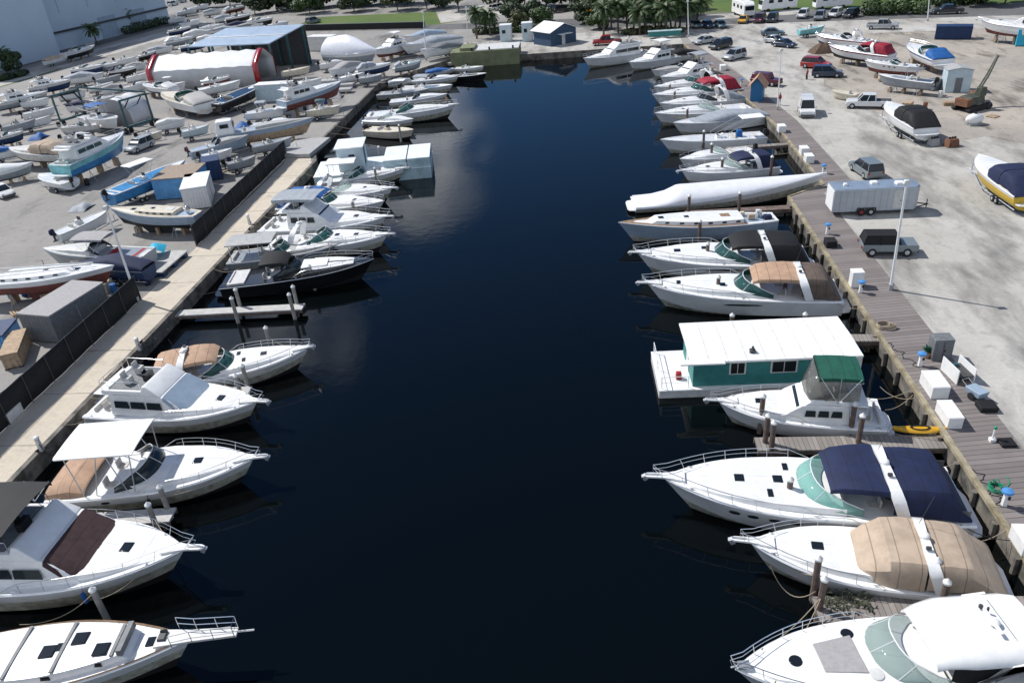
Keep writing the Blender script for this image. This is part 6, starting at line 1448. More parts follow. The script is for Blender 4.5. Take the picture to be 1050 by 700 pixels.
def container(label, a, b_, dp, h, m, rm, cat='container', name='shipping_container'):
    A, B_ = G(*a), G(*b_); d = B_-A; d.z = 0; Lc = d.length; r = thing(name, label, cat, (A.x, A.y, LZ+.006), math.atan2(d.y, d.x))
    mb = MB(); n = int(Lc/.35); pts = [(0, 0)]
    for i in range(n):
        x = Lc*i/n; s_ = Lc/n; pts += [(x+s_*.3, 0), (x+s_*.45, .05), (x+s_*.8, .05), (x+s_*.95, 0)]
    pts += [(Lc, 0), (Lc, dp), (0, dp)]
    mb.prism(pts, .12, h); mb.build('body', MT[m], r, ang=0)
    mb = MB(); mb.box((Lc/2, dp/2, h+.04), (Lc+.12, dp+.12, .12)); mb.build('roof', MT[rm], r)
    mb = MB()
    for x in (.1, Lc-.1):
        for y in (.1, dp-.1): mb.box((x, y, .06), (.25, .25, .12))
    mb.build('foot', MT['darkgrey'], r)
    mb = MB(); mb.box((Lc+.03, dp/2, h/2), (.06, dp*.9, h*.85)); q = mb.build('door', MT[m], r); mb = MB(); mb.tube([(Lc+.09, dp*.45, .4), (Lc+.09, dp*.45, h-.3)], .03); mb.build('lock_bar', MT['galv'], q); return r
container('blue container with flat brown top near the blue hulled fishing boat', (161, 206), (201, 203), 5.5, 2.6, 'bluebox', 'brownroof')
container('white container against the far black fence', (191, 217), (217, 213), 6.0, 2.6, 'white', 'white')
container('small dark navy container beyond the brown topped blue one', (212, 187), (229, 184), 3.0, 2.5, 'bottomblue', 'bottomblue')
container('white box trailer body below the red ended tent', (264, 106), (300, 104), 2.6, 3.0, 'paleblue', 'white')
container('long low navy container at the upper right lot', (958, 41), (995, 41), 2.4, 2.2, 'bottomblue', 'bottomblue')
container('white caravan like trailer left of the wrapped yacht', (317, 53), (341, 53), 2.8, 3.2, 'offwhite', 'white')
o0 = G(62, 352); r = container('grey roofed box truck body behind the near black fence', (30, 350), (62, 353), 6.2, 2.6, 'midgrey', 'mattegrey')
container('blue tarpaulin covered crate at the left edge by the near fence', (-12, 365), (10, 362), 3.0, 1.6, 'bluebox', 'bottomblue', name='storage_crate', cat='crate')
container('bare plywood crate beside the grey roofed truck body', (6, 380), (24, 376), 4.2, 1.3, 'tanwood', 'tanwood', name='storage_crate', cat='crate')
# raft in the gap of the fence
A, B_ = G(113, 286), G(168, 285); d = B_-A; r = thing('dock_raft', 'pale plank raft lying at the gap in the black fence', 'raft', (A.x, A.y, LZ+.01), math.atan2(d.y, d.x))
mb = MB(); mb.box((d.length/2, 2.6, .55), (d.length, 5.2, .12)); mb.build('deck_boards', MT['pierlight'], r)
for y in (.5, 2.6, 4.7):
    mb = MB(); mb.box((d.length/2, y, .25), (d.length, .6, .48)); mb.build('float', MT['bottomblue'], r)
A, B_ = G(283, 163), G(318, 162); d = B_-A; r = thing('dock_raft', 'flat grey concrete raft at the far end of the left quay', 'raft', (A.x, A.y, LZ+.01), math.atan2(d.y, d.x))
mb = MB(); mb.box((d.length/2, 4, .3), (d.length, 8, .5)); mb.build('slab', MT['greydeck'], r)
for i, (a, b_, m) in enumerate((((318, 88), (362, 86), 'greydeck'), ((322, 93), (362, 91), 'mattegrey'), ((325, 98), (360, 96), 'greydeck'), ((340, 83), (375, 81), 'alu'))):
    A, B_ = G(*a), G(*b_); d = B_-A; r = thing('float_section', ('farthest grey', 'second grey', 'nearest grey', 'shiny metal')[i]+' long float laid on the yard right of the red bottomed sport fisher', 'float', (A.x, A.y, LZ), math.atan2(d.y, d.x))
    mb = MB(); mb.box((d.length/2, .9, .55), (d.length, 1.8, .5)); mb.build('float', MT[m], r, bevel=.1)
    for x in (.15, .5, .85):
        mb = MB(); mb.box((d.length*x, .9, .15), (.3, 1.6, .3)); mb.build('block', MT['tanwood'], r)
# right lot things
r = hut('steel_locker', 'silver grey metal locker shed by the dark crane', 'shed', (981, 95), R_(-8), 3.2, 2.6, 3.0, 'paleblue', 'greydeck', over=.1, rise=.3, door='midgrey')
p = G(996, 112); r = thing('loader_crane', 'dark olive crane machine with raised boom on the right lot', 'crane', (p.x, p.y, LZ), .5)
OL = mat('olivemachine', (.07, .08, .055), .6, var=.5, scale=2)
for sg in (1, -1):
    mb = MB(); mb.loft([[(x*2.2, sg*1.1+w_, z) for x, z in ((-1, .35), (-.85, .05), (.85, .05), (1, .35), (.85, .75), (-.85, .75))] for w_ in (-.25, .25)], True, True, True); mb.build('track', MT['tire'], r)
mb = MB(); mb.box((-.3, 0, 1.3), (2.6, 2.0, 1.0), top=.9); mb.build('machine_body', OL, r, bevel=.08)
mb = MB(); mb.box((.5, -.5, 2.3), (1.1, .9, 1.1), top=.85); q = mb.build('cab', OL, r, bevel=.05); mb = MB(); mb.box((1.02, -.5, 2.4), (.06, .7, .7)); mb.build('window', MT['hatch'], q)
mb = MB(); mb.tube([(.6, .3, 1.5), (2.4, .4, 3.8), (3.6, .5, 6.2)], .16, 6); mb.tube([(.6, .6, 1.5), (2.4, .7, 3.8), (3.6, .6, 6.2)], .1, 5)
for i in range(7): mb.tube([(.9+.36*i, .3, 1.8+.55*i), (1.1+.36*i, .7, 2.1+.55*i)], .05, 4)
mb.build('boom', OL, r)
mb = MB(); mb.box((-1.8, 0, 1.2), (.9, 1.9, .9)); mb.build('counterweight', MT['rust'], r)
for px, py, s_, m, nm, lb, cat in ((998, 128, (2.4, 1.4, 1.3), 'white', 'water_tank', 'white plastic tank lying beside scrap on the right lot', 'tank'), (957, 149, (1.2, 1.0, .8), 'mattegrey', 'engine_block', 'grey engine block on the ground left of two, right lot', 'engine'), (975, 150, (1.5, 1.1, .9), 'rust', 'engine_block', 'rusty tan engine block on the ground right of two, right lot', 'engine')):
    p = G(px, py); r = thing(nm, lb, cat, (p.x, p.y, LZ+.01), .3)
    if nm == 'water_tank':
        mb = MB(); mb.ell((0, 0, .7), (1.2, .7, .7), 12, 8); mb.build('tank_body', MT[m], r); mb = MB(); mb.tube([(0, 0, 1.35), (0, 0, 1.55)], .2, 8); mb.build('lid', MT['black'], r)
        mb = MB(); mb.box((0, 0, .12), (1.8, 1.0, .24)); mb.build('skid', MT['galv'], r)
    else:
        mb = MB(); mb.box((0, 0, s_[2]/2), s_, top=.75); mb.build('block', MT[m], r, bevel=.06)
        for i in range(3):
            mb = MB(); mb.tube([(-.35+.35*i, 0, s_[2]-.05), (-.35+.35*i, 0, s_[2]+.2)], .12, 8); mb.build('cylinder', MT['black'], r)
        mb = MB(); mb.wheel((s_[0]/2, 0, .4), .3, .12, 12, ax='x'); mb.build('pulley', MT['black'], r)
p = G(903, 84); mb = MB(); mb.ell((0, 0, .5), (.5, .5, .52), 12, 8); o = tag(mb.build('mooring_buoy', MT['tan'], loc=(p.x, p.y, LZ)), 'yellowish round buoy under the bow of the grey console boat', 'buoy')
p = G(843, 54); mb = MB(); n = 14
mb.loft([[(rr*(1+.18*math.sin(3*a+rr))*2.6*math.cos(a), rr*(1+.2*math.cos(2*a))*2.0*math.sin(a), z_+.12*math.sin(5*a)*(1-rr)) for a in [i*2*math.pi/n for i in range(n)]] for rr, z_ in ((1, -.1), (.8, .5), (.5, 1.1), (.25, 1.5), (.03, 1.6))], True, True, True)
tag(mb.build('soil_heap', mat('soil', (.13, .085, .06), .95, var=.4, bump=.6, bscale=5), loc=(p.x, p.y, LZ)), 'brown soil heap in front of the boats on the right lot', 'soil heap')
container('bright cyan tarpaulin covered crate at the right edge', (1041, 48), (1056, 48), 3.0, 2.6, 'cyancanvas', 'cyancanvas', name='storage_crate', cat='crate')

# ------------------------------------------------------------------ RVs, trees, hedges, people
def rv(label, px, rz, L=8.5):
    p = G(*px); r = thing('camper_van', label, 'camper', (p.x, p.y, LZ+.02), rz, 'white campers on the lawn')
    mb = MB(); mb.prof([(0, .5), (0, 3.1), (.2, 3.3), (L-1.0, 3.3), (L-.2, 2.7), (L, 1.6), (L, .5)], -1.25, 1.25); b = mb.build('body', MT['white'], r, bevel=.1)
    mb = MB(); mb.box((L-.06, 0, 2.1), (.3, 2.0, .9)); mb.build('windscreen', MT['hatch'], r)
    for x in (L*.2, L*.5, L*.75):
        for sg in (1, -1):
            mb = MB(); mb.box((x, sg*1.25, 2.2), (1.1, .06, .7)); mb.build('window', MT['hatch'], r)
    for x in (L*.25, L*.82):
        for sg in (1, -1):
            mb = MB(); mb.wheel((x, sg*1.1, .42), .42, .3); mb.build('wheel', MT['tire'], r)
    mb = MB(); mb.box((L*.4, 0, 3.45), (.9, .8, .3)); mb.build('roof_vent', MT['offwhite'], r)
rv('white motorhome on the lawn left of the two others', (755, 14), R_(-80)); rv('white motorhome in the middle of the lawn at the top edge', (815, 9), R_(-170)); rv('white motorhome on the lawn near the hedge', (872, 7), R_(-175))
for px, py in ((741, 17), (803, 13)):
    p = G(px, py); flat('camper_pad', [(p.x+6*math.cos(a), p.y+4*math.sin(a)) for a in [i*math.pi/8 for i in range(16)]], LZ+.018, 'lot')

def leaves(mb, c, r, n, size, rg, flatz=.8):
    for _ in range(n):
        while True:
            v = Vector((rg.uniform(-1, 1), rg.uniform(-1, 1), rg.uniform(-1, 1)))
            if .25 < v.length < 1: break
        v = v.normalized()*v.length**.45
        p = Vector(c)+Vector((v.x*r[0], v.y*r[1], v.z*r[2])); nn = (v+Vector((rg.uniform(-.7, .7), rg.uniform(-.7, .7), rg.uniform(-.2, .9)))).normalized()
        a = nn.orthogonal().normalized(); a = (Matrix.Rotation(rg.uniform(0, 6.28), 3, nn) @ a); b = nn.cross(a); s_ = size*rg.uniform(.6, 1.4)
        mb.add([p-a*s_, p-b*s_*.55, p+a*s_, p+b*s_*.55], [(0, 1, 2, 3)])
def tree(label, px, h, w_, m, seed, group='leafy trees along the far edge', n=1500, z=LZ, off=(0, 0)):
    h *= 1.3; n = 2200; rg = random.Random(seed); p = G(*px, z); r = thing('tree', label, 'tree', (p.x+off[0], p.y+off[1], z), rg.uniform(0, 6), group)
    mb = MB(); th = h*.22; mb.tube([(0, 0, -.1), (.15, .05, th*.5), (.1, .2, th), (.05, .1, h*.7)], .028*h, 8, r1=.01*h); lim = []
    for i in range(6):
        a = i*1.05+rg.uniform(-.3, .3); e = Vector((math.cos(a)*w_*.32, math.sin(a)*w_*.32, h*rg.uniform(.28, .85))); mb.tube([(.1, .15, th*rg.uniform(.7, 1.2)), e*.55+Vector((0, 0, h*.18)), e], .014*h, 6, r1=.004*h); lim.append(e)
    mb.build('trunk', MT['palmtrunk'], r)
    mb = MB()
    for e in lim+[Vector((0, 0, h*.82)), Vector((w_*.1, -w_*.12, h*.6))]:
        k = rg.uniform(.7, 1.15); leaves(mb, e, (w_*.30*k, w_*.30*k, h*.24*k), n//8, .062*h*rg.uniform(.8, 1.2), rg)
    mb.build('crown', MT[m], r, ang=0)
def palm(label, px, h, seed, group='palms at the head of the canal', nf=34, fl=3.2, top=None, z=LZ):
    rg = random.Random(seed); p = G(*px, z); r = thing('palm_tree', label, 'palm tree', (p.x, p.y, z), rg.uniform(0, 6), group)
    lx, ly = rg.uniform(-.5, .5), rg.uniform(-.5, .5)
    mb = MB(); mb.tube([(0, 0, -.1), (lx*.3, ly*.3, h*.4), (lx, ly, h)], .24, 8, r1=.15); mb.build('trunk', MT['palmtrunk'], r)
    mb = MB()
    for i in range(nf):
        a = i*2.399+rg.uniform(-.2, .2); e0 = lerp(1.25, -.65, (i/nf)**.9)+rg.uniform(-.12, .12); L = fl*rg.uniform(.85, 1.1); pts = []; x = Vector((lx, ly, h)); el_ = e0
        for k in range(8):
            pts.append(x.copy()); d = Vector((math.cos(a)*math.cos(el_), math.sin(a)*math.cos(el_), math.sin(el_))); x = x+d*L/7; el_ -= .19
        sd = Vector((-math.sin(a), math.cos(a), 0))
        for k in range(7):
            for sg in (1, -1):
                for q in (0, .5):
                    b = pts[k].lerp(pts[k+1], q); d = (pts[k+1]-pts[k]).normalized(); ll = (.30*fl)*(math.sin(math.pi*(k+q+.8)/8.2))**.7
                    t = b+(sd*sg*.8+d*.55-Vector((0, 0, .42))).normalized()*ll
                    mb.add([b-d*.10, b+d*.16, t+d*.03], [(0, 1, 2)])
        mb.tube(pts, .03, 4, r1=.01)
    mb.build('crown', MT['leafpalm'], r, ang=0)
for i, (px, py, h, lb) in enumerate(((619, 36, 5.3, 'leftmost palm beside the red pickup'), (627, 31, 5.9, 'tall palm just right of the leftmost one'), (650, 33, 5.3, 'palm left of the thick cluster at the canal head'), (661, 30, 5.9, 'tall palm at the left of the thick cluster'), (672, 33, 4.3, 'short palm in front of the thick cluster'), (678, 29, 6.2, 'tallest palm in the middle of the thick cluster'), (688, 30, 5.9, 'tall palm in the right half of the thick cluster'), (697, 29, 5.6, 'palm right in the thick cluster, by the teal bench'), (704, 31, 5.0, 'rightmost palm beside the lamp post'), (607, 22, 5.3, 'palm behind the blue house roof'))):
    palm(lb, (px, py), h, 30+i, fl=3.3)
for i, (px, py, h, lb) in enumerate(((489, 40, 5.6, 'palm left of two by the olive barge'), (503, 37, 4.7, 'shorter palm right of two by the olive barge'), (133, 33, 5.0, 'palm in front of the warehouse wall'), (100, 46, 4.3, 'small palm by the warehouse wall, left of the taller'), (7, 74, 4.3, 'bright palm at the near corner of the warehouse'))):
    palm(lb, (px, py), h, 60+i, fl=2.9, group='single palms on the left')
tr = [((15, 75), 4.0, 4.8, 'leafdark', 'round dark bush like tree at the warehouse corner'), ((262, 15), 5.0, 8.5, 'leafdark', 'dark tree at the left end of the far verge'), ((284, 12), 6.2, 10.4, 'leafdark', 'broad dark tree second along the far verge'), ((306, 10), 6.8, 11.4, 'leafdark', 'tall dark tree behind the workshop shed roof end'),
 ((330, 8), 6.2, 10.4, 'leafolive', 'olive tinted tree over the verge'), ((352, 7), 6.8, 11.4, 'leafdark', 'dark tree over the wrapped yacht'), ((374, 6), 6.8, 11.4, 'leafmid', 'mid green tree over the white cabin yacht'), ((396, 5), 7.4, 11.4, 'leafdark', 'dark tree left of the slim pale lamp post'), ((418, 5), 6.8, 11.4, 'leafmid', 'bright green tree near the pale lamp post'),
 ((438, 10), 5.6, 8.5, 'leafmid', 'yellowish green tree at the right end of the verge'), ((498, 34), 4.0, 5.7, 'leafmid', 'low green tree behind the left white shed'), ((531, 32), 3.6, 4.8, 'leafolive', 'bushy tree between the two white sheds'), ((556, 28), 3.6, 4.8, 'leafmid', 'bushy tree left of the blue house'), ((613, 30), 3.6, 4.8, 'leafmid', 'bushy tree right of the blue house'),
 ((585, 8), 6.8, 10.4, 'leafdark', 'dark tree behind the yellow car'), ((560, 8), 6.8, 11.4, 'leafdark', 'dark tree over the black trucks'), ((538, 8), 7.4, 11.4, 'leafdark', 'dark tree over the blue grey car'), ((512, 8), 6.8, 10.4, 'leafmid', 'green tree at the top by the far drive'), ((610, 8), 7.4, 11.4, 'leafdark', 'dark tree behind the leftmost palm'), ((640, 10), 5.6, 8.5, 'leafdark', 'dark tree between the palm groups'), ((668, 12), 6.2, 10.4, 'leafdark', 'dark tree behind the thick palm cluster'), ((692, 10), 6.2, 9.5, 'leafdark', 'dark tree behind the rightmost palms')]
for i, (px, h, w_, m, lb) in enumerate(tr): tree(lb, px, h, w_, m, 100+i)
def hedge(label, a, b_, h, w_, m, seed, n=1400):
    A, B_ = G(*a), G(*b_); d = B_-A; rg = random.Random(seed); r = thing('hedge', label, 'hedge', (A.x, A.y, LZ), math.atan2(d.y, d.x)); mb = MB(); k = max(2, int(d.length/3))
    for i in range(k): leaves(mb, (d.length*(i+.5)/k, rg.uniform(-.5, .5), h*.45*rg.uniform(.8, 1.1)), (2.2, w_/2, h*.5*rg.uniform(.8, 1.2)), n//k, .32, rg)
    mb.build('foliage', MT[m], r, ang=0)
    mb = MB()
    for i in range(k*2): mb.tube([(d.length*(i+.5)/k/2, 0, -.05), (d.length*(i+.5)/k/2+.1, .1, h*.5)], .07, 5)
    mb.build('stem', MT['palmtrunk'], r)
hedge('dense green hedge along the far road at the upper right', (884, 16), (950, 14), 3.6, 4, 'leafmid', 5, 2200)
hedge('low green hedge behind the white sheds', (486, 36), (560, 32), 1.8, 2.5, 'leafmid', 6)
hedge('low hedge below the palms at the canal head', (640, 36), (700, 33), 1.6, 2.2, 'leafolive', 7)
hedge('tall dark hedge behind the black truck, top right', (955, 8), (1010, 2), 3.2, 4, 'leafdark', 8)
hedge('blue green bushes along the warehouse wall', (128, 36), (174, 24), 3.0, 3.0, 'leafdark', 9)
hedge('row of dark bushes along the green strip at the left edge', (0, 84), (30, 77), 1.6, 2.0, 'leafdark', 10)
A, B_ = G(297, 32), G(436, 29); d = B_-A; r = thing('shadow_wall', 'long low wall painted as the dark shadow band before the far grass verge', 'wall', (A.x, A.y, LZ), math.atan2(d.y, d.x))
mb = MB(); mb.box((d.length/2, 0, .75), (d.length, .3, 1.5)); mb.build('wall_body', MT['wallshadow'], r); mb = MB(); mb.box((d.length/2, 0, 1.55), (d.length, .4, .1)); mb.build('coping', MT['midgrey'], r)  # near-black body stands in for the shadow band along the verge
A, B_ = G(665, 40), G(698, 38); d = B_-A; r = thing('bench_shelter', 'long teal low stall in front of the palms', 'stall', (A.x, A.y, LZ+.006), math.atan2(d.y, d.x))
mb = MB(); mb.box((d.length/2, 0, .9), (d.length, 1.2, 1.0)); mb.build('counter', MT['tealwall'], r); mb = MB(); mb.box((d.length/2, 0, 1.45), (d.length+.3, 1.6, .1)); mb.build('top', MT['turq'], r)

def person(label, px, rz, shirt, trousers, h=1.72):
    p = G(*px); r = thing('person', label, 'person', (p.x, p.y, LZ+.006), rz)
    J = dict(hip=(0, 0, .92), chest=(0, 0, 1.28), neck=(.01, 0, 1.47), head=(.03, 0, 1.60), top=(.02, 0, 1.70), ls=(0, .19, 1.40), le=(.03, .27, 1.12), lh=(.14, .27, .88), rs=(0, -.19, 1.40), re=(.0, -.27, 1.12), rh=(.12, -.28, .88), lk=(.06, .10, .50), lf=(.02, .11, .06), lt=(.16, .12, .04), rk=(-.01, -.10, .50), rf=(-.08, -.11, .07), rt=(.07, -.12, .04))
    R = dict(hip=.15, chest=.16, neck=.06, head=.10, top=.07, ls=.075, le=.05, lh=.04, rs=.075, re=.05, rh=.04, lk=.07, lf=.05, lt=.045, rk=.07, rf=.05, rt=.045)
    E_ = [('hip', 'chest'), ('chest', 'neck'), ('neck', 'head'), ('head', 'top'), ('chest', 'ls'), ('ls', 'le'), ('le', 'lh'), ('chest', 'rs'), ('rs', 're'), ('re', 'rh'), ('hip', 'lk'), ('lk', 'lf'), ('lf', 'lt'), ('hip', 'rk'), ('rk', 'rf'), ('rf', 'rt')]
    ks = list(J); me = bpy.data.meshes.new('body'); me.from_pydata([J[k] for k in ks], [(ks.index(a), ks.index(b)) for a, b in E_], [])
    o = bpy.data.objects.new('body', me); COL.objects.link(o); o.parent = r
    sk = o.modifiers.new('skin', 'SKIN'); me.skin_vertices.new() if not me.skin_vertices else None
    for i, k in enumerate(ks): me.skin_vertices[0].data[i].radius = (R[k], R[k]*(.75 if k in ('hip', 'chest') else 1))
    me.skin_vertices[0].data[0].use_root = True
    o.modifiers.new('sub', 'SUBSURF').levels = 1; me.materials.append(MT['skin'])
    mb = MB(); mb.loft([[(rx*math.cos(a), ry*math.sin(a), z) for a in [i*math.pi/6 for i in range(12)]] for rx, ry, z in ((.155, .19, .88), (.16, .20, 1.1), (.165, .235, 1.36), (.10, .16, 1.47))], True, False, True); mb.build('shirt', MT[shirt], r)
    mb = MB()
    for nm, s_ in (('l', 1), ('r', -1)): mb.tube([(0, s_*.085, .95), J[nm+'k'], J[nm+'f']], .105, 9, r1=.075)
    mb.build('trousers', MT[trousers], r)
    mb = MB(); mb.ell((.01, 0, 1.63), (.115, .105, .12), 10, 6, 0, -.1); mb.build('hair', MT['black'], r)
person('person in red shirt and dark trousers standing by the dark blue estate car', (827, 82), 2.5, 'red', 'blackc')
person('person in pale red top standing by the lamp post near the blue hut', (799, 108), -1.0, 'redcanvas', 'white')

# ------------------------------------------------------------------ more boats in the dense upper left rows
for kind, lab, bow, stern, kw in [
 ('r', 'grey covered boat at the foot of the lane row, left of the tent', (150, 64), (128, 69), dict(cover='mattegrey', motors=0)),
 ('r', 'white skiff by the lane between the warehouse and the tent', (140, 58), (118, 62), dict(motors=1)),
 ('e', 'white cruiser with dark windscreen in the lane row beside the blue roof', (212, 42), (184, 48), dict(canvas=None, style='none', pulpit=0, arch=False)),
 ('r', 'white covered boat just above the left end of the blue roof', (224, 36), (202, 40), dict(cover='offwhite', motors=0)),
 ('r', 'grey runabout above the blue roof in the second lane row', (243, 27), (219, 31), dict(cover='greycanvas', motors=0)),
 ('r', 'dark covered skiff two boats from the shed roof corner', (270, 24), (246, 27), dict(cover='midgrey', motors=0)),
 ('e', 'white cruiser beyond the dark cover at the top of the lane', (280, 18), (254, 22), dict(canvas='white', style='aft', pulpit=0, arch=False)),
 ('r', 'small white boat in the shade below the dark verge trees', (296, 22), (274, 26), dict(cabin=True, motors=1)),
 ('r', 'white runabout in the third lane row near the warehouse end', (205, 20), (184, 25), dict(cabin=True, motors=0)),
 ('e', 'pale cruiser near the warehouse end wall', (196, 27), (172, 32), dict(canvas=None, style='none', pulpit=0, arch=False, hull='gelold')),
 ('r', 'white skiff close to the end corner of the warehouse', (190, 17), (172, 21), dict(motors=1)),
 ('r', 'grey skiff two rows beyond the warehouse end corner', (228, 9), (208, 13), dict(cover='greycanvas', motors=0)),
 ('e', 'white cruiser far up the lane before the verge trees', (252, 5), (230, 10), dict(canvas='greycanvas', style='aft', pulpit=0, arch=False)),
 ('e', 'grey white cruiser left of the arched shelter roof', (118, 98), (90, 104), dict(canvas=None, style='none', pulpit=0, hull='gelold', arch=False)),
 ('r', 'white runabout in the shade left of the tent wall', (152, 84), (126, 90), dict(cabin=True, motors=1)),
 ('r', 'dark covered boat in the row below the green strip', (88, 92), (60, 98), dict(cover='blackc', motors=0)),
 ('r', 'white skiff right of the dark covered one below the green strip', (116, 84), (90, 90), dict(motors=1)),
 ('e', 'dull white cruiser at the left edge above the covered bulging hull', (24, 134), (-8, 142), dict(canvas='bluecanvas', style='aft', pulpit=0, arch=False, hull='gelold')),
 ('r', 'grey open boat between the left edge and the lift', (36, 122), (2, 130), dict(motors=1, hull='greyhull', deck='greydeck')),
 ('r', 'white skiff behind the arched shelter and the tan deck cruiser', (190, 84), (164, 88), dict(motors=1, top='white', ttx=(.2, .5))),
 ('e', 'white boat with raised cabin behind the row of skiffs at the tent wall', (236, 78), (208, 84), dict(canvas='white', style='aft', pulpit=0, arch=False)),
 ('r', 'small white boat below the caravan like trailer', (352, 62), (328, 66), dict(motors=1, cabin=True)),
 ('r', 'white skiff on the open ground right of the tent mouth', (330, 80), (304, 85), dict(motors=1)),
 ('e', 'pale blue cabin boat on the yard beside the far quay corner', (432, 62), (404, 68), dict(canvas='greycanvas', style='aft', pulpit=0, arch=False, deck='paleblue')),
 ('r', 'grey skiff at the yard edge above the float sections', (392, 76), (368, 80), dict(motors=1, hull='greyhull')),
]:
    ashore(kind, 'motor_cruiser' if kind == 'e' else 'runabout', lab, bow, stern, .9 if kind == 'r' else 1.15, 'trailer' if kind == 'r' else 'stand', .33, **kw)
for px, py, c, lb in ((178, 6, 'carwhite', 'white car at the top of the lane past the warehouse'), (187, 3, 'carsilver', 'silver car at the top of the lane past the warehouse'), (290, 10, 'carsilver', 'silver car under the first verge trees'), (322, 24, 'cargrey', 'grey car on the verge behind the caravan like trailer')):
    car('suv', 'parked_car', lb, 'car', (px-9, py+2), (px+8, py-2), c, group='cars parked on the left yard')

# ------------------------------------------------------------------ quay joints, ropes, clutter
mb = MB(); y = 8.0
while y < 103:
    mb.box((-38.95, y, LZ+.012), (3.85, .05, .006)); y += 6.2
tag(mb.build('quay_joints', MT['wallconc'], ang=0), kind='structure')
def rope(label, a, b_, za, zb, sag=.5, m='rope'):
    A, B_ = G(*a, za), G(*b_, zb); pts = []
    for i in range(11):
        t = i/10; p = A.lerp(B_, t); p.z = max(p.z-sag*4*t*(1-t), -.05); pts.append(p-A)
    mb = MB(); mb.tube(pts, .022, 5); tag(mb.build('mooring_rope', MT[m], loc=A), label, 'rope', 'mooring ropes')
def line(label, A, B_, sag, m='rope', r=.022):
    pts = []
    for i in range(11):
        t = i/10; p = A.lerp(B_, t); p.z = max(p.z-sag*4*t*(1-t), -.05); pts.append(p-A)
    mb = MB(); mb.tube(pts, r, 5); tag(mb.build('mooring_rope', MT[m], loc=A), label, 'rope', 'mooring ropes')
piles = [o for o in S.objects if o.name.startswith('piling')]
for b in AFLOAT:
    y0 = b.root.location.y
    if b.L < 7 or y0 > 120 or 'speedboat' in b.label or abs(b.root.location.x) > 45: continue
    right = b.root.location.x > 0; wm = Matrix.Translation(b.root.location) @ Matrix.Rotation(b.root.rotation_euler.z, 4, 'Z')
    for sg, nm in ((1, 'port'), (-1, 'starboard')):
        p = wm @ Vector((.05*b.L, sg*(b.hb(.05)-.1), b.fs+.08))
        ex = (20.55 if y0 < 79 else 24.75) if right else (-36.8 if y0 < 101 else -39)
        q = Vector((ex, p.y+(.9 if (sg > 0) == (not right) else -.9), LZ+.12))
        if 1.0 < (p-q).length < 14: line(nm+' stern rope of the '+brief(b.label, 11), p, q, .18+.05*(p-q).length, 'rope' if rnd.random() < .7 else 'blackc')
        p = wm @ Vector((.90*b.L, sg*(b.hb(.90)-.1), b.zg(.9)+.08)); best = None
        for o in piles:
            dd = (o.location.xy-p.xy).length
            if dd < 7.5 and (best is None or dd < best[0]): best = (dd, o)
        if best and best[0] > .6: line(nm+' bow rope of the '+brief(b.label, 11), p, Vector((best[1].location.x, best[1].location.y, 1.7)), .25+.04*best[0])
rope('slack mooring rope from the tan covered cruiser bow to the pier piling', (790, 580), (836, 606), 1.7, 1.3, 1.1)
rope('mooring rope from the small flybridge boat stern to the boardwalk', (908, 420), (936, 405), 1.0, 1.3, .3)
rope('second mooring rope crossing at the small flybridge boat stern', (902, 396), (938, 408), 1.0, 1.3, .4)
rope('mooring rope from the tan topped cruiser stern to the boardwalk', (862, 292), (880, 283), 1.1, 1.3, .2)
rope('long bow rope from the maroon covered yacht to the pale piling', (96, 607), (20, 640), 1.9, .6, .6)
for k, (a, b_, lb) in enumerate((((46, 462), (100, 432), 'black power cord lying along the left quay by the hard top cruiser'), ((146, 359), (190, 322), 'black power cord lying along the left quay by the orange topped cruiser'), ((943, 377), (905, 348), 'black power cord lying on the boardwalk by the dock boxes'), ((1029, 520), (1000, 480), 'black power cord lying on the boardwalk by the green hose'))):
    A, B_ = G(*a, LZ+.03), G(*b_, LZ+.03); d = B_-A; sd = Vector((-d.y, d.x, 0)).normalized()
    mb = MB(); mb.tube([d*(i/24)+sd*(.22*math.sin(i*.9)+.12*math.sin(i*2.3+k))*(1 if i else 0) for i in range(25)], .025, 5); tag(mb.build('extension_cord', MT['black'], loc=A), lb, 'power cord', 'power cords on the quays')
def pallet(px, lab, n=1):
    p = G(*px); r = thing('wooden_pallet', lab, 'pallet', (p.x, p.y, LZ+.008), rnd.uniform(0, 3), 'pallets on the yard')
    for k in range(n):
        for i in range(3):
            mb = MB(); mb.box((0, -.5+.5*i, .06+.16*k), (1.2, .1, .09)); mb.build('bearer', MT['tanwood'], r)
        for i in range(6):
            mb = MB(); mb.box((-.55+.22*i, 0, .125+.16*k), (.12, 1.15, .03)); mb.build('slat', MT['tanwood'], r)
for px, n, lb in (((84, 300), 3, 'stack of pallets between the white yacht and the grey truck body'), ((20, 322), 2, 'pallets left of the grey truck body'), ((243, 176), 2, 'pallets at the foot of the far fence by the tender'), ((228, 176), 1, 'single pallet beside the dark navy container'), ((140, 262), 1, 'pallet beside the plank raft'), ((274, 132), 2, 'pallets beneath the pale grey pilot boat'), ((940, 118), 2, 'pallets beside the black covered cruiser on the right lot'), ((972, 108), 3, 'pallet stack by the dark crane'), ((1018, 120), 1, 'pallet right of the white tank')): pallet(px, lb, n)
def drum(px, m, lab):
    p = G(*px); r = thing('oil_drum', lab, 'drum', (p.x, p.y, LZ+.008), 0, 'drums on the yard')
    mb = MB(); mb.loft([[(rr*math.cos(a), rr*math.sin(a), z) for a in [i*math.pi/7 for i in range(14)]] for rr, z in ((.29, 0), (.29, .28), (.305, .30), (.29, .32), (.29, .58), (.305, .6), (.29, .62), (.29, .88))], True, True, True); mb.build('body', MT[m], r)
    mb = MB(); mb.tube([(.15, 0, .87), (.15, 0, .91)], .05, 8); mb.build('bung', MT['black'], r)
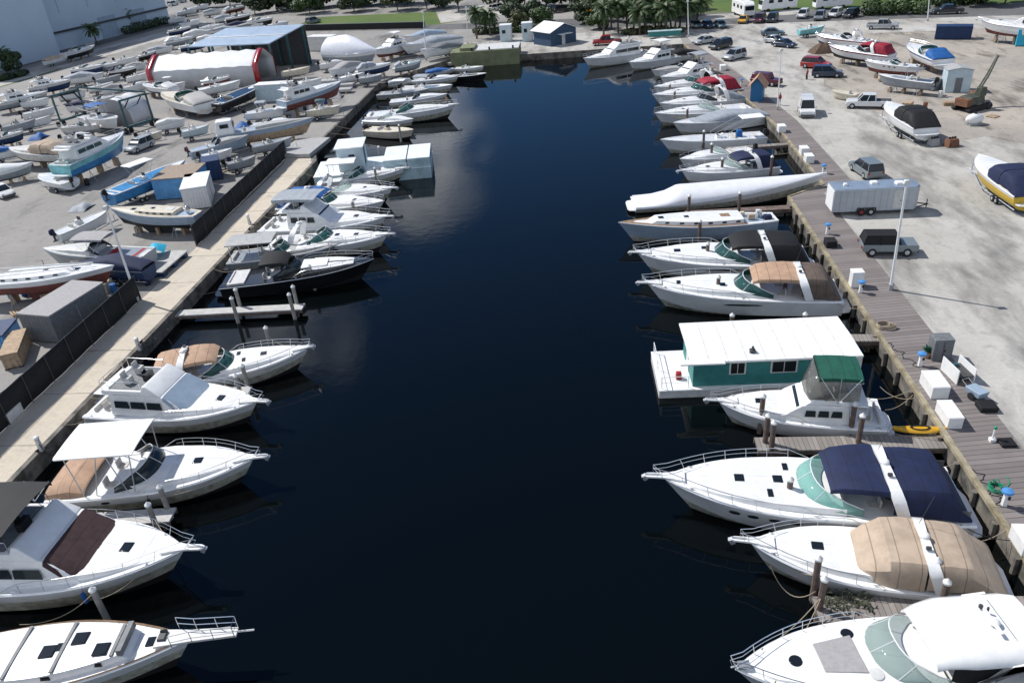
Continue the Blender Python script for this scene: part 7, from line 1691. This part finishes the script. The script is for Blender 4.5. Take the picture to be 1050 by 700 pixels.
for px, m, lb in (((12, 305), 'cyancanvas', 'cyan drum at the left edge below the white yacht'), ((26, 303), 'bluecanvas', 'blue drum beside the cyan one'), ((36, 300), 'offwhite', 'white drum right of the blue one'), ((118, 300), 'bluecanvas', 'round blue drum behind the near fence top end'), ((152, 292), 'navy', 'navy drum by the raft at the fence gap'), ((236, 168), 'navy', 'dark drum beside the grey tender'), ((250, 170), 'rust', 'rusty drum at the far fence end'), ((90, 190), 'black', 'black drum by the white dinghy'), ((948, 112), 'rust', 'rusty drum near the black covered cruiser'), ((964, 100), 'offwhite', 'white drum left of the silver locker'), ((1012, 112), 'black', 'black drum right of the crane'), ((942, 144), 'white', 'white drum behind the black covered cruiser trailer')): drum(px, m, lb)
for px, w_, h_, m, lb in (((300, 120), 2.0, 1.4, 'offwhite', 'pale crate below the white box trailer'), ((332, 106), 1.6, 1.2, 'bluecanvas', 'blue crate by the greenish console boat'), ((218, 176), 1.8, 1.2, 'offwhite', 'pale crate left of the navy container'), ((60, 312), 2.2, 1.0, 'tanwood', 'tan timber crate below the white sailing yacht'), ((105, 298), 1.8, .9, 'cream', 'cream crate at the top of the near fence'), ((190, 178), 1.6, 1.1, 'tan', 'tan crate behind the blue container'), ((956, 92), 1.8, 1.4, 'midgrey', 'dark crate left of the silver locker'), ((1000, 104), 2.0, 1.2, 'rust', 'rusty crate at the foot of the crane'), ((930, 112), 1.4, .9, 'tanwood', 'timber crate behind the white pickup')):
    boxy('storage_crate', lb, 'crate', px, (w_, w_*.75, h_), m, rnd.uniform(0, 1.5), group='crates on the yard', z=LZ+.008)
for (a, b_, w_, lb) in (((71, 268), (94, 266), 1.6, 'bright cyan tarpaulin bundle left of the lamp post'), ((153, 262), (171, 259), 2.2, 'bright cyan tarpaulin bundle on the raft end right of the lamp post')):
    A, B_ = G(*a, 1.9), G(*b_, 1.9); d = B_-A; d.z = 0; n = 9; rows = []
    for i in range(n+1):
        t = i/n; rows.append([(d.length*t, w_*v, (.75+.12*math.sin(5*t+2*v))*(1-abs(v)**3)*(math.sin(math.pi*min(max(t, .04), .96))**.4)+.02) for v in (-.5, -.35, -.15, .05, .25, .4, .5)])
    mb = MB(); mb.shell(rows, .03); tag(mb.build('tarpaulin', MT['cyancanvas'], ang=40), lb, 'tarpaulin', 'tarpaulins on the left yard')
    o = S.objects[-1] if False else [q for q in S.objects if q.name.startswith('tarpaulin')][-1]; o.location = (A.x, A.y, LZ+.85 if a[0] == 153 else LZ+.02); o.rotation_euler.z = math.atan2(d.y, d.x)
for i, (px, py, h, lb) in enumerate(((634, 34, 5.6, 'palm between the red pickup and the thick cluster'), (643, 30, 6.2, 'tall palm behind the gap in the palm row'), (656, 36, 4.6, 'short palm in front of the left cluster palms'), (683, 35, 5.0, 'short palm in front of the teal stall'), (692, 33, 6.0, 'palm leaning at the right side of the thick cluster'), (714, 28, 5.2, 'outermost palm by the blue grey cars'))):
    palm(lb, (px, py), h, 90+i, fl=3.3)
for i, (px, w_, m, lb) in enumerate((((210, 9), 9, 'leafdark', 'dark tree at the far end of the lane'), ((236, 6), 10, 'leafdark', 'dark tree left of the verge trees'), ((318, 14), 9, 'leafmid', 'green tree at the front of the verge row'), ((363, 12), 9, 'leafdark', 'low dark tree in front of the verge row'), ((408, 11), 9, 'leafolive', 'olive tree in front of the bright green one'), ((455, 8), 9, 'leafdark', 'dark tree at the drive entrance'), ((470, 12), 7, 'leafmid', 'green tree right of the drive entrance'), ((525, 24), 6, 'leafdark', 'dark shrub tree behind the white sheds'), ((548, 22), 6, 'leafdark', 'dark shrub tree left behind the blue house'), ((598, 24), 6, 'leafdark', 'dark shrub tree behind the blue house roof'), ((645, 22), 8, 'leafdark', 'dark tree filling the gap behind the left palms'), ((658, 20), 8, 'leafdark', 'dark tree behind the left of the thick cluster'), ((680, 20), 8, 'leafdark', 'dark tree behind the middle of the thick cluster'), ((700, 18), 8, 'leafdark', 'dark tree behind the lamp post at the palms'), ((900, 4), 9, 'leafmid', 'green tree behind the long hedge'), ((1000, 6), 8, 'leafmid', 'green tree right of the black pickup'), ((1030, 4), 8, 'leafolive', 'olive tree at the upper right corner'))):
    tree(lb, px, 5.6 if w_ > 6 else 3.8, w_, m, 200+i)
# yet more boats on the left yard, nearer rows
for kind, lab, bow, stern, kw in [
 ('r', 'grey open skiff stored between the pilot boat and the far fence', (300, 140), (258, 150), dict(motors=1, hull='greyhull', deck='greydeck')),
 ('r', 'white tender stored above the navy container', (238, 152), (206, 160), dict(motors=1)),
 ('r', 'white covered runabout beyond the silver estate car', (190, 121), (160, 128), dict(motors=0, cover='offwhite')),
 ('r', 'small cream skiff beside the teal leg of the lift', (166, 134), (142, 140), dict(motors=1, hull='cream')),
 ('r', 'white skiff on the float sections side of the yard', (318, 104), (284, 112), dict(motors=1, deck='greydeck')),
 ('r', 'blue covered runabout at the left edge above the white saloon', (22, 150), (-12, 158), dict(motors=0, cover='bluecanvas')),
 ('e', 'white cruiser with navy cover left of the red ended tent', (140, 68), (112, 73), dict(canvas='navy', style='aft', pulpit=0, arch=False)),
 ('r', 'grey runabout behind the teal trawler roof', (92, 136), (64, 142), dict(motors=1, hull='greyhull', cabin=True)),
 ('r', 'white runabout right of the cream cockpit cruiser', (240, 98), (214, 106), dict(motors=0, cabin=True)),
 ('r', 'light blue skiff below the concrete raft at the fence end', (214, 128), (186, 135), dict(motors=1, hull='paleblue')),
]:
    ashore(kind, 'motor_cruiser' if kind == 'e' else 'runabout', lab, bow, stern, .9 if kind == 'r' else 1.15, 'trailer' if kind == 'r' else 'stand', .33, **kw)
for px, w_, l_, h_, m, lb in (((206, 182), 2.6, 1.8, 1.0, 'bluecanvas', 'bright blue tarpaulin heap behind the blue container'), ((84, 214), 2.2, 1.5, .7, 'greycanvas', 'grey tarpaulin heap near the white open skiff'), ((250, 130), 2.4, 1.6, .9, 'bluecanvas', 'bright blue tarpaulin heap by the pilot boat wheelhouse'), ((308, 128), 2.2, 1.5, .8, 'lift', 'dark teal tarpaulin heap under the pilot boat bow'), ((40, 142), 2.4, 1.6, 1.0, 'bluecanvas', 'bright blue tarpaulin heap behind the tan covered cruiser'), ((222, 150), 1.8, 1.4, .8, 'tan', 'tan tarpaulin heap beside the grey blue speedboat'), ((345, 100), 2.0, 1.6, .9, 'mattegrey', 'grey tarpaulin heap at the quay edge by the greenish console boat'), ((72, 296), 1.8, 1.3, .8, 'mattegrey', 'grey tarpaulin heap under the stern of the white sailing yacht')):
    p = G(*px); n = 10; rows = []; ph = px[0]*.7
    for i in range(n+1):
        t = i/n; rows.append([(l_*(t-.5)*1.4, w_*v*.6, h_*(.8+.2*math.sin(7*t+3*v+ph))*(1-abs(v)**2.5)*(math.sin(math.pi*min(max(t, .03), .97))**.5)+.02) for v in (-1, -.75, -.5, -.25, 0, .25, .5, .75, 1)])
    mb = MB(); mb.shell(rows, .03); tag(mb.build('tarpaulin', MT[m], ang=35, loc=(p.x, p.y, LZ+.03)), lb, 'tarpaulin', 'tarpaulins on the left yard')
